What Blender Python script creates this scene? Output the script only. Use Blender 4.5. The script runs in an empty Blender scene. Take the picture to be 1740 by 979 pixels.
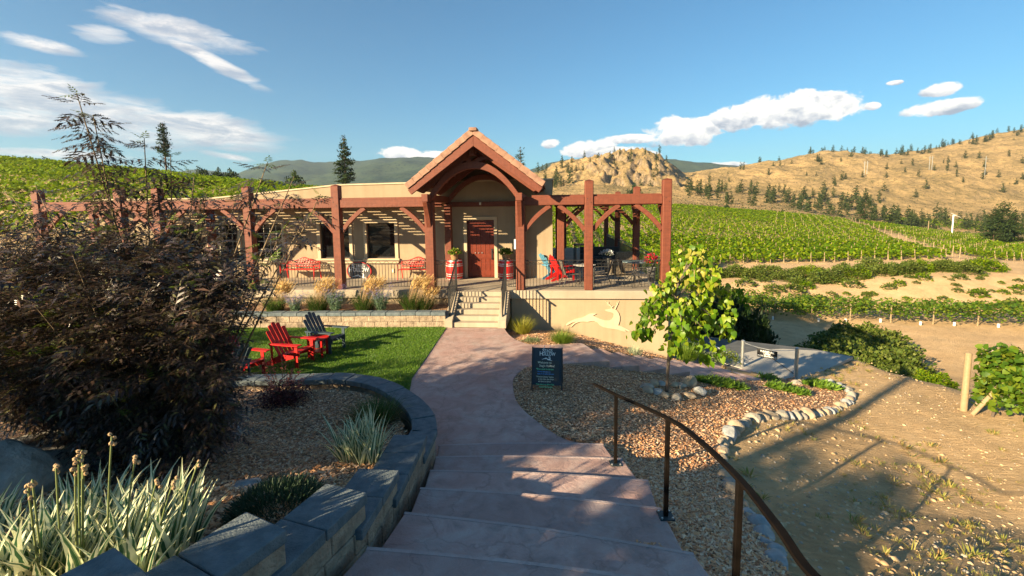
# Winery terrace seen from the garden stairs: built object by object.
import bpy, math, random
import numpy as np
from mathutils import Vector, Matrix, geometry
rng = np.random.default_rng(7); random.seed(7)
PI = math.pi
SC = bpy.context.scene; COL = SC.collection
# ------------------------------------------------------------ survey helpers: a sight line meets a plane
F = 773.; PITCH = math.radians(5.8); ROLL = math.radians(.7); EYE = np.array([0, 0, 3.75])
V0 = 356. + F*math.tan(PITCH)
FW = np.array([0, math.cos(PITCH), -math.sin(PITCH)])
_u0 = np.array([0, math.sin(PITCH), math.cos(PITCH)]); _r0 = np.array([1., 0, 0])
RT = math.cos(ROLL)*_r0 - math.sin(ROLL)*_u0; UP = math.sin(ROLL)*_r0 + math.cos(ROLL)*_u0
def ray(u, v): return FW + RT*(u-870)/F - UP*(v-V0)/F
def P(u, v, z=0.):
    d = ray(u, v); return EYE + d*((z-EYE[2])/d[2])
def Q(u, v, y):
    d = ray(u, v); return EYE + d*(y/d[1])
def proj(p):
    q = np.asarray(p)-EYE; k = q@FW
    return 870+F*(q@RT)/k, V0-F*(q@UP)/k
TH = math.atan(.087); E1 = np.array([math.cos(TH), -math.sin(TH), 0]); E2 = np.array([math.sin(TH), math.cos(TH), 0]); OB = np.array([0, 15.8, 0])
def B2W(p): return OB + E1*p[0] + E2*p[1] + np.array([0, 0, p[2]])
def BQ(u, v, b):
    d = ray(u, v); k = (b - (EYE-OB)@E2)/(d@E2); w = EYE+d*k-OB
    return np.array([w@E1, b, w[2]])
def BZ(u, v, z):
    w = P(u, v, z)-OB; return np.array([w@E1, w@E2, z])
# ------------------------------------------------------------ numpy noise
def _h(i, j, s):
    n = (i.astype(np.int64)*374761393 + j.astype(np.int64)*668265263 + s*982451653) & 0xffffffff
    n = ((n ^ (n >> 13))*1274126177) & 0xffffffff
    return ((n ^ (n >> 16)) & 0xffff)/65535.
def vnoise(x, y, s=0):
    x = np.asarray(x, float); y = np.asarray(y, float)
    i = np.floor(x); j = np.floor(y); fx = x-i; fy = y-j; fx = fx*fx*(3-2*fx); fy = fy*fy*(3-2*fy)
    a = _h(i, j, s); b = _h(i+1, j, s); c = _h(i, j+1, s); d = _h(i+1, j+1, s)
    return (a*(1-fx)+b*fx)*(1-fy) + (c*(1-fx)+d*fx)*fy - .5
def fbm(x, y, o=4, s=0):
    r = 0; a = 1.
    for k in range(o):
        r = r + a*vnoise(x*2**k+17*k, y*2**k-9*k, s+k); a *= .5
    return r
def sstep(a, b, x):
    t = np.clip((np.asarray(x, float)-a)/(b-a), 0, 1); return t*t*(3-2*t)
# ------------------------------------------------------------ objects
ORG = {}
def setp(o, label=None, cat=None, group=None, kind=None):
    if label: o['label'] = label
    if cat: o['category'] = cat
    if group: o['group'] = group
    if kind: o['kind'] = kind
    return o
def place(o, org, frame, rotz=0):
    w = B2W(org) if frame == 'B' else org
    o.location = tuple(float(c) for c in w); o.rotation_euler = (0, 0, (-TH if frame == 'B' else 0)+rotz)
def thing(name, label, cat, org=(0, 0, 0), frame='W', group=None, rotz=0):
    o = bpy.data.objects.new(name, None); o.empty_display_size = .2; COL.objects.link(o)
    place(o, org, frame, rotz); ORG[o.name] = np.array(org, float)
    return setp(o, label, cat, group)
def link_mesh(me, name, mat, parent=None, org=None, frame='W', smooth=False, bevel=0, seg=2):
    me.materials.append(mat)
    o = bpy.data.objects.new(name, me); COL.objects.link(o)
    if parent is not None:
        o.parent = parent; ORG[o.name] = ORG.get(parent.name, np.zeros(3))
    else:
        org = (0, 0, 0) if org is None else org
        place(o, org, frame); ORG[o.name] = np.array(org, float)
    if smooth: me.polygons.foreach_set('use_smooth', np.ones(len(me.polygons), bool))
    if bevel:
        b = o.modifiers.new('bev', 'BEVEL'); b.width = bevel; b.segments = seg; b.limit_method = 'ANGLE'; b.angle_limit = .6
    return o
def np_mesh(V, Fs, name='m'):
    V = np.asarray(V, np.float32).reshape(-1, 3)
    if not isinstance(Fs, (list, tuple)): Fs = [Fs]
    Fs = [np.asarray(f, np.int32) for f in Fs if len(f)]
    me = bpy.data.meshes.new(name); me.vertices.add(len(V)); me.vertices.foreach_set('co', V.ravel())
    loops = np.concatenate([f.ravel() for f in Fs]); tot = np.concatenate([np.full(len(f), f.shape[1], np.int32) for f in Fs])
    st = np.concatenate([[0], np.cumsum(tot)[:-1]]).astype(np.int32)
    me.loops.add(len(loops)); me.loops.foreach_set('vertex_index', loops)
    me.polygons.add(len(tot)); me.polygons.foreach_set('loop_start', st)
    try: me.polygons.foreach_set('loop_total', tot)
    except Exception: pass
    me.update(calc_edges=True); me.validate()
    return me
def npobj(V, Fs, name, mat, parent=None, org=None, frame='W', smooth=False):
    o_ = ORG.get(parent.name, np.zeros(3)) if parent is not None else (np.zeros(3) if org is None else np.array(org, float))
    V = np.asarray(V, float).reshape(-1, 3) - o_
    return link_mesh(np_mesh(V, Fs, name), name, mat, parent, org, frame, smooth)
def Rz(a):
    c, s = math.cos(a), math.sin(a); return np.array([[c, -s, 0], [s, c, 0], [0, 0, 1.]])
def Rx(a):
    c, s = math.cos(a), math.sin(a); return np.array([[1., 0, 0], [0, c, -s], [0, s, c]])
def Ry(a):
    c, s = math.cos(a), math.sin(a); return np.array([[c, 0, s], [0, 1., 0], [-s, 0, c]])
class MB:
    def __init__(s): s.v = []; s.f = []
    def add(s, V, Fc):
        n = len(s.v); s.v += [tuple(map(float, p)) for p in V]; s.f += [tuple(n+i for i in f) for f in Fc]; return s
    def box(s, c, d, R=None):
        x, y, z = [k/2 for k in d]
        V = np.array([(-x,-y,-z),(x,-y,-z),(x,y,-z),(-x,y,-z),(-x,-y,z),(x,-y,z),(x,y,z),(-x,y,z)])
        if R is not None: V = V@R.T
        return s.add(V+np.array(c), [(3,2,1,0),(4,5,6,7),(0,1,5,4),(1,2,6,5),(2,3,7,6),(3,0,4,7)])
    def bx(s, lo, hi):
        lo = np.array(lo, float); hi = np.array(hi, float); return s.box((lo+hi)/2, hi-lo)
    def beam(s, p, q, w, h, up=(0, 0, 1)):
        p = np.array(p, float); q = np.array(q, float); d = q-p; L = np.linalg.norm(d); d = d/L
        up = np.array(up, float); x = np.cross(d, up)
        if np.linalg.norm(x) < 1e-4: x = np.cross(d, (1., 0, 0))
        x /= np.linalg.norm(x); z = np.cross(x, d)
        return s.box((p+q)/2, (w, L, h), np.stack([x, d, z], 1))
    def prism(s, poly, fr, ext):
        """poly: 2-D outline; fr: maps (a,b) to 3-D; ext: extrusion vector"""
        A = np.array([fr(*p) for p in poly]); Bv = A+np.array(ext); n = len(poly)
        f = [tuple(range(n)), tuple(range(2*n-1, n-1, -1))] + [((i+1) % n, i, i+n, (i+1) % n+n) for i in range(n)]
        return s.add(np.vstack([A, Bv]), f)
    def tube(s, pts, r, n=8, cap=True):
        pts = np.array(pts, float); m = len(pts); r = np.full(m, r) if np.isscalar(r) else np.array(r)
        T = np.gradient(pts, axis=0); T /= np.linalg.norm(T, axis=1)[:, None]+1e-9
        x = np.cross(T[0], (0, 0, 1.));
        if np.linalg.norm(x) < .1: x = np.cross(T[0], (1., 0, 0))
        V = []
        for i in range(m):
            x = x-T[i]*(x@T[i]); x /= np.linalg.norm(x)+1e-9; y = np.cross(T[i], x)
            for k in range(n):
                a = 2*PI*k/n; V.append(pts[i]+r[i]*(x*math.cos(a)+y*math.sin(a)))
        f = [(i*n+k, i*n+(k+1) % n, (i+1)*n+(k+1) % n, (i+1)*n+k) for i in range(m-1) for k in range(n)]
        if cap: f += [tuple(range(n-1, -1, -1)), tuple(range((m-1)*n, m*n))]
        return s.add(V, f)
    def lathe(s, prof, c=(0, 0, 0), n=20):
        V = []
        for r, z in prof:
            for k in range(n): V.append((c[0]+r*math.cos(2*PI*k/n), c[1]+r*math.sin(2*PI*k/n), c[2]+z))
        m = len(prof); f = [(i*n+k, i*n+(k+1) % n, (i+1)*n+(k+1) % n, (i+1)*n+k) for i in range(m-1) for k in range(n)]
        f += [tuple(range(n-1, -1, -1)), tuple(range((m-1)*n, m*n))]
        return s.add(V, f)
    def rock(s, c, r, seed=0, sub=2, sq=(1, 1, 1), rz=0, rough=.3):
        import bmesh
        bm = bmesh.new(); bmesh.ops.create_icosphere(bm, subdivisions=sub, radius=1)
        V = np.array([v.co[:] for v in bm.verts]); Fc = [tuple(v.index for v in f.verts) for f in bm.faces]; bm.free()
        g = np.random.default_rng(seed)
        for k in range(9):   # cut flat faces
            d = g.normal(size=3); d /= np.linalg.norm(d); h = g.uniform(.62, .9)
            e = V@d-h; V = V-np.outer(np.maximum(e, 0)*.85, d)
        V = V*(1+rough*.3*fbm(V[:, 0]*2+seed, V[:, 1]*2+V[:, 2]*1.7, 3, seed)[:, None])
        V = V*np.array(sq)*r@Rz(rz).T
        return s.add(V+np.array(c), Fc)
    def build(s, name, mat, parent=None, org=None, frame='W', smooth=False, bevel=0, seg=2):
        o_ = ORG.get(parent.name, np.zeros(3)) if parent is not None else (np.zeros(3) if org is None else np.array(org, float))
        me = bpy.data.meshes.new(name); me.from_pydata([tuple(np.array(v)-o_) for v in s.v], [], s.f); me.update()
        return link_mesh(me, name, mat, parent, org, frame, smooth, bevel, seg)
KIDS = {}
def dup(t, loc=None, rotz=None, scale=None, label=None, group=None, parent=None):
    c = t.copy(); COL.objects.link(c)
    if parent is not None: c.parent = parent
    if loc is not None: c.location = tuple(float(k) for k in loc)
    if rotz is not None: c.rotation_euler = (0, 0, rotz)
    if scale is not None: c.scale = (scale,)*3 if np.isscalar(scale) else scale
    if label: c['label'] = label
    if group: c['group'] = group
    for ch in t.children: dup(ch, parent=c)
    return c
def inst(tv, tf, pos, R, s):
    """copies of a small template: positions (n,3), rotations (n,3,3), scales (n,) or (n,3)"""
    tv = np.asarray(tv, float); tf = np.asarray(tf); n = len(pos); s = np.asarray(s, float)
    if s.ndim == 1: s = s[:, None]
    W = np.einsum('nij,nkj->nki', R, tv[None]*s[:, None, :]) + np.asarray(pos)[:, None, :]
    Fc = tf[None]+(np.arange(n)*len(tv))[:, None, None]
    return W.reshape(-1, 3), Fc.reshape(-1, tf.shape[1])
def cat(parts):
    V = []; Fc = []; n = 0
    for v, f in parts: V.append(v); Fc.append(f+n); n += len(v)
    return np.vstack(V), np.vstack(Fc)
def frames(d, up=None, roll=None):
    """rotation matrices whose local +Y follows d, local Z near up"""
    d = np.asarray(d, float); d = d/(np.linalg.norm(d, axis=1)[:, None]+1e-9); n = len(d)
    up = np.tile([0, 0, 1.], (n, 1)) if up is None else np.asarray(up, float)
    x = np.cross(d, up); l = np.linalg.norm(x, axis=1); x[l < 1e-3] = (1, 0, 0); x /= np.linalg.norm(x, axis=1)[:, None]
    z = np.cross(x, d)
    if roll is not None:
        c = np.cos(roll)[:, None]; s = np.sin(roll)[:, None]; x, z = x*c+z*s, z*c-x*s
    return np.stack([x, d, z], 2)
def rdir(n, zlo=-1, zhi=1, g=None):
    g = g or rng
    z = g.uniform(zlo, zhi, n); a = g.uniform(0, 2*PI, n); r = np.sqrt(1-z*z)
    return np.stack([r*np.cos(a), r*np.sin(a), z], 1)
def inpoly(x, y, poly):
    x = np.asarray(x); y = np.asarray(y); r = np.zeros(x.shape, bool); n = len(poly); j = n-1
    for i in range(n):
        xi, yi = poly[i][:2]; xj, yj = poly[j][:2]
        r ^= ((yi > y) != (yj > y)) & (x < (xj-xi)*(y-yi)/((yj-yi)+1e-12)+xi); j = i
    return r
def sheet(name, poly, zf, step, mat, parent=None, skirt=0., **kw):
    """clean-edged sheet over an outline, following zf(x,y)"""
    poly = [tuple(map(float, p[:2])) for p in poly]; pts = []
    for i in range(len(poly)):
        a = np.array(poly[i]); b = np.array(poly[(i+1) % len(poly)]); k = max(1, int(np.linalg.norm(b-a)/step))
        pts += [tuple(a+(b-a)*j/k) for j in range(k)]
    nb = len(pts); xs = [p[0] for p in pts]; ys = [p[1] for p in pts]
    gx, gy = np.meshgrid(np.arange(min(xs), max(xs), step), np.arange(min(ys), max(ys), step))
    gx = (gx+rng.uniform(-.2, .2, gx.shape)*step).ravel(); gy = (gy+rng.uniform(-.2, .2, gy.shape)*step).ravel(); m = inpoly(gx, gy, pts)
    allp = [Vector(p) for p in pts]+[Vector((a, b)) for a, b in zip(gx[m], gy[m])]
    v, e, f, *_ = geometry.delaunay_2d_cdt(allp, [(i, (i+1) % nb) for i in range(nb)], [tuple(range(nb))], 1, 1e-5)
    x = np.array([p[0] for p in v]); y = np.array([p[1] for p in v]); z = zf(x, y)+np.zeros_like(x)
    V = [tuple(p) for p in np.stack([x, y, z], 1)]; Fc = [tuple(t) for t in f]
    if Fc:
        a, b, c = [np.array(V[i]) for i in Fc[0][:3]]
        if np.cross(b-a, c-a)[2] < 0: Fc = [t[::-1] for t in Fc]
    if skirt:
        idx = {}
        for t in Fc:
            for i in range(len(t)):
                k = (t[i], t[(i+1) % len(t)]); idx[k] = 1
        bd = [k for k in idx if (k[1], k[0]) not in idx]
        for a, b in bd:
            n = len(V); V += [(V[a][0], V[a][1], V[a][2]-skirt), (V[b][0], V[b][1], V[b][2]-skirt)]; Fc.append((b, a, n, n+1))
    me = bpy.data.meshes.new(name); me.from_pydata(V, [], Fc); me.update()
    return link_mesh(me, name, mat, parent, smooth=False, **kw)
def spline(pts, n=8):
    pts = [np.array(p, float) for p in pts]; o = []
    for i in range(len(pts)-1):
        p0 = pts[max(i-1, 0)]; p1 = pts[i]; p2 = pts[i+1]; p3 = pts[min(i+2, len(pts)-1)]
        for k in range(n):
            t = k/n; o.append(.5*((2*p1)+(-p0+p2)*t+(2*p0-5*p1+4*p2-p3)*t*t+(-p0+3*p1-3*p2+p3)*t**3))
    o.append(pts[-1]); return np.array(o)
# ------------------------------------------------------------ materials
def _mat(name):
    m = bpy.data.materials.new(name); m.use_nodes = True; nt = m.node_tree; nt.nodes.clear()
    out = nt.nodes.new('ShaderNodeOutputMaterial'); return m, nt, out
def rgb(c): return (c[0], c[1], c[2], 1)
def ramp(nt, stops):
    r = nt.nodes.new('ShaderNodeValToRGB'); e = r.color_ramp.elements
    while len(e) < len(stops): e.new(.5)
    for i, (p, c) in enumerate(stops): e[i].position = p; e[i].color = rgb(c)
    return r
def coords(nt, kind='Object', sc=(1, 1, 1)):
    mp = nt.nodes.new('ShaderNodeMapping'); mp.inputs['Scale'].default_value = sc
    if kind == 'World':
        g = nt.nodes.new('ShaderNodeNewGeometry'); nt.links.new(g.outputs['Position'], mp.inputs[0])
    else:
        t = nt.nodes.new('ShaderNodeTexCoord'); nt.links.new(t.outputs[kind], mp.inputs[0])
    return mp.outputs[0]
def nz(nt, vec, scale, detail=5, rough=.55, dist=0):
    n = nt.nodes.new('ShaderNodeTexNoise'); n.inputs['Scale'].default_value = scale; n.inputs['Detail'].default_value = detail
    n.inputs['Roughness'].default_value = rough; n.inputs['Distortion'].default_value = dist; nt.links.new(vec, n.inputs['Vector']); return n.outputs[0]
def mixc(nt, f, a, b, mode='MIX'):
    m = nt.nodes.new('ShaderNodeMix'); m.data_type = 'RGBA'; m.blend_type = mode
    for sock, val in ((m.inputs[0], f), (m.inputs[6], a), (m.inputs[7], b)):
        if hasattr(val, 'links'): nt.links.new(val, sock)
        elif isinstance(val, (int, float)): sock.default_value = val
        else: sock.default_value = rgb(val)
    return m.outputs[2]
def mth(nt, op, a, b=None, c=None, clamp=False):
    m = nt.nodes.new('ShaderNodeMath'); m.operation = op; m.use_clamp = clamp
    for i, val in enumerate((a, b, c)):
        if val is None: continue
        if hasattr(val, 'links'): nt.links.new(val, m.inputs[i])
        else: m.inputs[i].default_value = val
    return m.outputs[0]
def bump(nt, h, strength, dist, prev=None):
    b = nt.nodes.new('ShaderNodeBump'); b.inputs['Strength'].default_value = strength; b.inputs['Distance'].default_value = dist
    nt.links.new(h, b.inputs['Height'])
    if prev is not None: nt.links.new(prev, b.inputs['Normal'])
    return b.outputs[0]
def princ(nt, out, col, rough=.6, nrm=None, metal=0., spec=.5):
    p = nt.nodes.new('ShaderNodeBsdfPrincipled')
    for nm, val in (('Base Color', col), ('Roughness', rough)):
        if hasattr(val, 'links'): nt.links.new(val, p.inputs[nm])
        else: p.inputs[nm].default_value = rgb(val) if nm == 'Base Color' else val
    p.inputs['Metallic'].default_value = metal; p.inputs['Specular IOR Level'].default_value = spec
    if nrm is not None: nt.links.new(nrm, p.inputs['Normal'])
    nt.links.new(p.outputs[0], out.inputs[0]); return p
def simple(name, c1, c2=None, scale=6, rough=.6, bs=.3, bd=.01, bscale=40, metal=0, spec=.5, kind='Object', sc=(1, 1, 1), det=5, spread=.18):
    m, nt, out = _mat(name); vec = coords(nt, kind, sc); c2 = c2 or c1
    n = nz(nt, vec, scale, det); r = ramp(nt, [(.5-spread, c1), (.5+spread, c2)]); nt.links.new(n, r.inputs[0])
    nrm = bump(nt, nz(nt, vec, bscale, 4), bs, bd) if bs else None
    princ(nt, out, r.outputs[0], rough, nrm, metal, spec); return m
def leafmat(name, cols, rough=.5, trans=.3, spec=.4, tcol=None, noise=0.):
    """foliage: colour differs leaf by leaf, thin and partly translucent"""
    m, nt, out = _mat(name); g = nt.nodes.new('ShaderNodeNewGeometry')
    k = len(cols); r = ramp(nt, [(i/(k-1) if k > 1 else 0, c) for i, c in enumerate(cols)])
    f = g.outputs['Random Per Island']
    if noise:
        f = mth(nt, 'ADD', mth(nt, 'MULTIPLY', f, 1-noise), mth(nt, 'MULTIPLY', nz(nt, coords(nt, 'World'), 1.2, 3), noise))
    nt.links.new(f, r.inputs[0])
    p = princ(nt, out, r.outputs[0], rough, None, 0, spec)
    if trans:
        t = nt.nodes.new('ShaderNodeBsdfTranslucent'); mx = nt.nodes.new('ShaderNodeMixShader'); mx.inputs[0].default_value = trans
        tc = mixc(nt, .6, r.outputs[0], tcol) if tcol else r.outputs[0]
        nt.links.new(tc, t.inputs[0]); nt.links.new(p.outputs[0], mx.inputs[1]); nt.links.new(t.outputs[0], mx.inputs[2]); nt.links.new(mx.outputs[0], out.inputs[0])
    return m
M = {}
def wood(name, c1, c2, rough=.65):
    m, nt, out = _mat(name); vec = coords(nt, 'Object')
    g = nz(nt, coords(nt, 'Object', (9, 9, 9)), 1, 6, .6, .6)
    lng = nz(nt, coords(nt, 'Object', (30, 30, 1.2)), 1, 5, .6)
    lngx = nz(nt, coords(nt, 'Object', (1.2, 30, 30)), 1, 5, .6)
    lg = mth(nt, 'MULTIPLY', mth(nt, 'ADD', lng, lngx), .5)
    r = ramp(nt, [(.3, c1), (.7, c2)]); nt.links.new(mth(nt, 'ADD', mth(nt, 'MULTIPLY', g, .35), mth(nt, 'MULTIPLY', lg, .65)), r.inputs[0])
    nb = bump(nt, g, .35, .02, bump(nt, lg, .5, .008))
    princ(nt, out, r.outputs[0], rough, nb, 0, .4); return m
M['timber'] = wood('red stained timber', (.085, .021, .011), (.21, .056, .027))
M['door'] = wood('door wood', (.09, .014, .006), (.20, .036, .015), .4)
M['post_wood'] = wood('weathered post', (.22, .15, .08), (.36, .27, .16), .8)
M['basket'] = wood('basket', (.2, .11, .05), (.36, .22, .1), .8)
def stucco(name, c1, c2):
    m, nt, out = _mat(name); vec = coords(nt, 'Object')
    r = ramp(nt, [(.35, c1), (.65, c2)]); nt.links.new(nz(nt, vec, .9, 6, .6), r.inputs[0])
    fine = nz(nt, vec, 60, 3); st = nz(nt, coords(nt, 'Object', (5, 5, .35)), 1, 4)
    c = mixc(nt, mth(nt, 'MULTIPLY', mth(nt, 'SUBTRACT', st, .48, clamp=True), 1.2), r.outputs[0], (c1[0]*.72, c1[1]*.7, c1[2]*.66))
    princ(nt, out, c, .9, bump(nt, fine, .5, .006), 0, .2); return m
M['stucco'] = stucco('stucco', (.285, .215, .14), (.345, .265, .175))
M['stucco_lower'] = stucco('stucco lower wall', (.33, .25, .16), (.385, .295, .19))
M['trim'] = stucco('stucco trim', (.46, .365, .245), (.52, .42, .29))
M['relief'] = stucco('relief plaster', (.47, .375, .26), (.53, .43, .30))
M['concrete'] = stucco('concrete', (.31, .255, .19), (.40, .335, .25))
def stamped(edge_light=0):
    m, nt, out = _mat('stamped concrete'); vec = coords(nt, 'World')
    big = nz(nt, vec, .7, 5, .6, .4); mid = nz(nt, vec, 3.2, 8, .65, .8); fine = nz(nt, vec, 34, 5, .6)
    r = ramp(nt, [(.30, (.26, .20, .18)), (.5, (.47, .32, .28)), (.7, (.56, .43, .39))]); nt.links.new(mid, r.inputs[0])
    c = mixc(nt, mth(nt, 'MULTIPLY', mth(nt, 'SUBTRACT', big, .42, clamp=True), 2.2), r.outputs[0], (.40, .20, .165))
    vo = nt.nodes.new('ShaderNodeTexVoronoi'); vo.feature = 'DISTANCE_TO_EDGE'; vo.inputs['Scale'].default_value = 1.1
    wv = nt.nodes.new('ShaderNodeVectorMath'); wv.operation = 'ADD'; nn = nt.nodes.new('ShaderNodeTexNoise'); nn.inputs['Scale'].default_value = 2.5; nn.inputs['Detail'].default_value = 6
    nt.links.new(vec, nn.inputs['Vector']); sc_ = nt.nodes.new('ShaderNodeVectorMath'); sc_.operation = 'SCALE'; sc_.inputs['Scale'].default_value = .9
    nt.links.new(nn.outputs['Color'], sc_.inputs[0]); nt.links.new(vec, wv.inputs[0]); nt.links.new(sc_.outputs[0], wv.inputs[1]); nt.links.new(wv.outputs[0], vo.inputs['Vector'])
    cr = mth(nt, 'SUBTRACT', 1., mth(nt, 'MULTIPLY', vo.outputs[0], 38., clamp=True), clamp=True)
    c = mixc(nt, mth(nt, 'MULTIPLY', cr, .4), c, (.16, .11, .095))
    wr = nz(nt, vec, 9, 7, .7, 2.2)
    sp = mth(nt, 'GREATER_THAN', nz(nt, vec, 90, 2), .72)
    c = mixc(nt, mth(nt, 'MULTIPLY', sp, .5), c, (.07, .05, .045))
    oi = nt.nodes.new('ShaderNodeObjectInfo'); c = mixc(nt, mth(nt, 'MULTIPLY', oi.outputs['Random'], .55), c, (.24, .16, .145)); ed = mth(nt, 'MULTIPLY', mth(nt, 'SUBTRACT', nz(nt, vec, 1.7, 6, .7, .4), .5, clamp=True), 2.); c = mixc(nt, ed, c, (.50, .46, .43))
    if edge_light: c = mixc(nt, edge_light, c, (.50, .43, .41))  # lighter tone painted in, standing in for the shading that separates the treads
    n1 = bump(nt, cr, .35, -.006); n2 = bump(nt, wr, .8, .016, n1); n3 = bump(nt, fine, .3, .003, n2)
    ro = ramp(nt, [(.3, (.5,)*3), (.7, (.72,)*3)]); nt.links.new(mid, ro.inputs[0])
    princ(nt, out, c, ro.outputs[0], n3, 0, .35); return m
M['stamped'] = stamped()
def chipground(name, dark, cols, scale):
    m, nt, out = _mat(name); vec = coords(nt, 'World')
    vo = nt.nodes.new('ShaderNodeTexVoronoi'); vo.inputs['Scale'].default_value = scale; vo.inputs['Randomness'].default_value = 1
    wv = nt.nodes.new('ShaderNodeVectorMath'); wv.operation = 'ADD'; nn = nt.nodes.new('ShaderNodeTexNoise'); nn.inputs['Scale'].default_value = 9
    nt.links.new(vec, nn.inputs['Vector']); sc_ = nt.nodes.new('ShaderNodeVectorMath'); sc_.operation = 'SCALE'; sc_.inputs['Scale'].default_value = .12
    nt.links.new(nn.outputs['Color'], sc_.inputs[0]); nt.links.new(vec, wv.inputs[0]); nt.links.new(sc_.outputs[0], wv.inputs[1]); nt.links.new(wv.outputs[0], vo.inputs['Vector'])
    sep = nt.nodes.new('ShaderNodeSeparateColor'); nt.links.new(vo.outputs['Color'], sep.inputs[0])
    r = ramp(nt, [(i/(len(cols)-1), c) for i, c in enumerate(cols)]); nt.links.new(sep.outputs[0], r.inputs[0])
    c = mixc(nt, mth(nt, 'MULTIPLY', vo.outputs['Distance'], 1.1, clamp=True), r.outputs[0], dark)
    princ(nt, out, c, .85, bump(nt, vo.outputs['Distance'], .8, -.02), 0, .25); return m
CH = [(.32, .14, .07), (.62, .31, .14), (.74, .46, .24), (.52, .31, .19), (.80, .58, .36)]
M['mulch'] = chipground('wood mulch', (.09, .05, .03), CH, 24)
M['chips'] = leafmat('wood chips', [(.32, .14, .07), (.62, .29, .12), (.76, .44, .22), (.52, .33, .22), (.82, .60, .38), (.44, .22, .11)], .8, 0)
M['pebbles'] = leafmat('pebbles', [(.3, .24, .17), (.42, .35, .27), (.36, .27, .18), (.5, .44, .36)], .85, 0)
def dirt():
    m, nt, out = _mat('dry dirt'); vec = coords(nt, 'World')
    a = nz(nt, vec, .35, 6, .6); b = nz(nt, vec, 4, 7, .65); c = nz(nt, vec, 28, 5, .7)
    r = ramp(nt, [(.3, (.42, .27, .135)), (.5, (.58, .385, .20)), (.7, (.68, .48, .27))]); nt.links.new(mth(nt, 'ADD', mth(nt, 'MULTIPLY', a, .5), mth(nt, 'MULTIPLY', b, .5)), r.inputs[0])
    col = mixc(nt, mth(nt, 'MULTIPLY', mth(nt, 'SUBTRACT', nz(nt, vec, .9, 6, .7), .5, clamp=True), 2.4), r.outputs[0], (.31, .22, .12))
    # far off, dry yellow grass with scrub
    far = nt.nodes.new('ShaderNodeVectorMath'); far.operation = 'LENGTH'; nt.links.new(vec, far.inputs[0])
    fr = mth(nt, 'MULTIPLY', mth(nt, 'SUBTRACT', far.outputs['Value'], 190), .02, clamp=True)
    col = mixc(nt, fr, col, (.27, .19, .085))
    gr = bump(nt, nz(nt, coords(nt, 'World', (1, 3.5, 1)), 3.2, 8, .72, .6), .9, .13); n2 = bump(nt, c, .7, .012, gr)
    princ(nt, out, col, .95, n2, 0, .15); return m
M['dirt'] = dirt()
M['lawn'] = simple('lawn', (.055, .12, .008), (.11, .18, .014), 2.5, .8, .8, .03, 60, kind='World')
M['grassblade'] = leafmat('grass blades', [(.05, .14, .008), (.10, .21, .012), (.17, .26, .02)], .5, .35)
M['cap'] = simple('charcoal cap stone', (.075, .10, .11), (.15, .175, .185), 9, .8, .9, .012, 60)
M['block'] = simple('split face block', (.22, .16, .11), (.42, .32, .225), 7, .9, 1., .03, 22)
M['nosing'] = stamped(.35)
M['clod'] = leafmat('dirt clods', [(.36, .23, .12), (.5, .34, .18), (.6, .43, .25)], .95, 0)
M['asphalt'] = simple('asphalt', (.06, .065, .07), (.10, .105, .11), 3, .9, .4, .004, 160, kind='World')
M['pad'] = simple('light concrete pad', (.33, .31, .275), (.42, .39, .345), 1.5, .85, .3, .004, 90, kind='World')
M['paint_line'] = simple('white paint', (.6, .6, .58), (.75, .75, .72), 9, .7, 0)
M['joint'] = simple('pad joint', (.12, .11, .1), None, 3, .9, 0)
M['rock'] = simple('garden rock', (.19, .17, .14), (.42, .375, .31), 3.5, .85, .7, .03, 14)
M['rockb'] = simple('warm rock', (.27, .20, .13), (.46, .37, .26), 4, .85, .7, .03, 14)
M['rockg'] = simple('grey rock', (.19, .20, .20), (.42, .42, .41), 4, .85, .7, .03, 14)
M['boulder'] = simple('boulder', (.16, .155, .14), (.42, .38, .32), 2.6, .85, 1., .05, 6, det=9)
M['iron'] = simple('black iron', (.012, .012, .013), (.02, .02, .02), 9, .45, .1, .002, 60)
M['bronze'] = simple('bronze paint', (.0065, .005, .0042), (.010, .0075, .006), 9, .6, .15, .002, 90, spec=.03)
M['plate'] = simple('base plate paint', (.012, .024, .028), (.02, .035, .04), 9, .5, .1, .002, 60)
M['steel'] = simple('galvanised steel', (.42, .42, .40), (.6, .6, .57), 12, .4, .1, .002, 60, metal=.8)
M['redpaint'] = simple('red paint', (.42, .006, .006), (.55, .012, .01), 5, .42, .2, .004, 30)
M['redmetal'] = simple('red enamel', (.52, .01, .008), (.62, .02, .012), 5, .35, 0)
M['navy'] = simple('dark slate blue paint', (.022, .045, .062), (.035, .065, .085), 5, .5, .2, .004, 30)
M['bluepaint'] = simple('blue paint', (.06, .2, .3), (.09, .26, .38), 5, .5, .1, .004, 30)
M['hoop'] = simple('barrel hoop', (.55, .53, .52), (.7, .68, .66), 5, .45, 0, metal=.3)
M['glass'] = simple('dark window glass', (.006, .007, .008), (.012, .013, .014), .8, .04, 0, spec=.8)
M['frame'] = simple('window frame', (.03, .022, .018), None, 3, .5, 0)
M['muntin'] = simple('window muntin', (.5, .45, .36), None, 3, .5, 0)
M['tile'] = simple('clay tile', (.20, .105, .07), (.36, .20, .135), 4, .8, .5, .01, 40)
M['roofedge'] = simple('roof edge', (.05, .035, .028), None, 3, .7, 0)
M['blackboard'] = simple('chalkboard', (.02, .02, .019), (.035, .034, .032), 2, .45, 0)
M['signnavy'] = simple('sign navy', (.012, .018, .03), (.018, .026, .04), 4, .45, 0)
M['slate'] = simple('oval sign face', (.035, .035, .04), (.06, .06, .065), 6, .6, .2, .004, 50)
M['white'] = simple('white lettering', (.75, .74, .70), None, 4, .6, 0)
M['chalkw'] = simple('cream chalk', (.72, .66, .5), None, 4, .9, 0)
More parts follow.
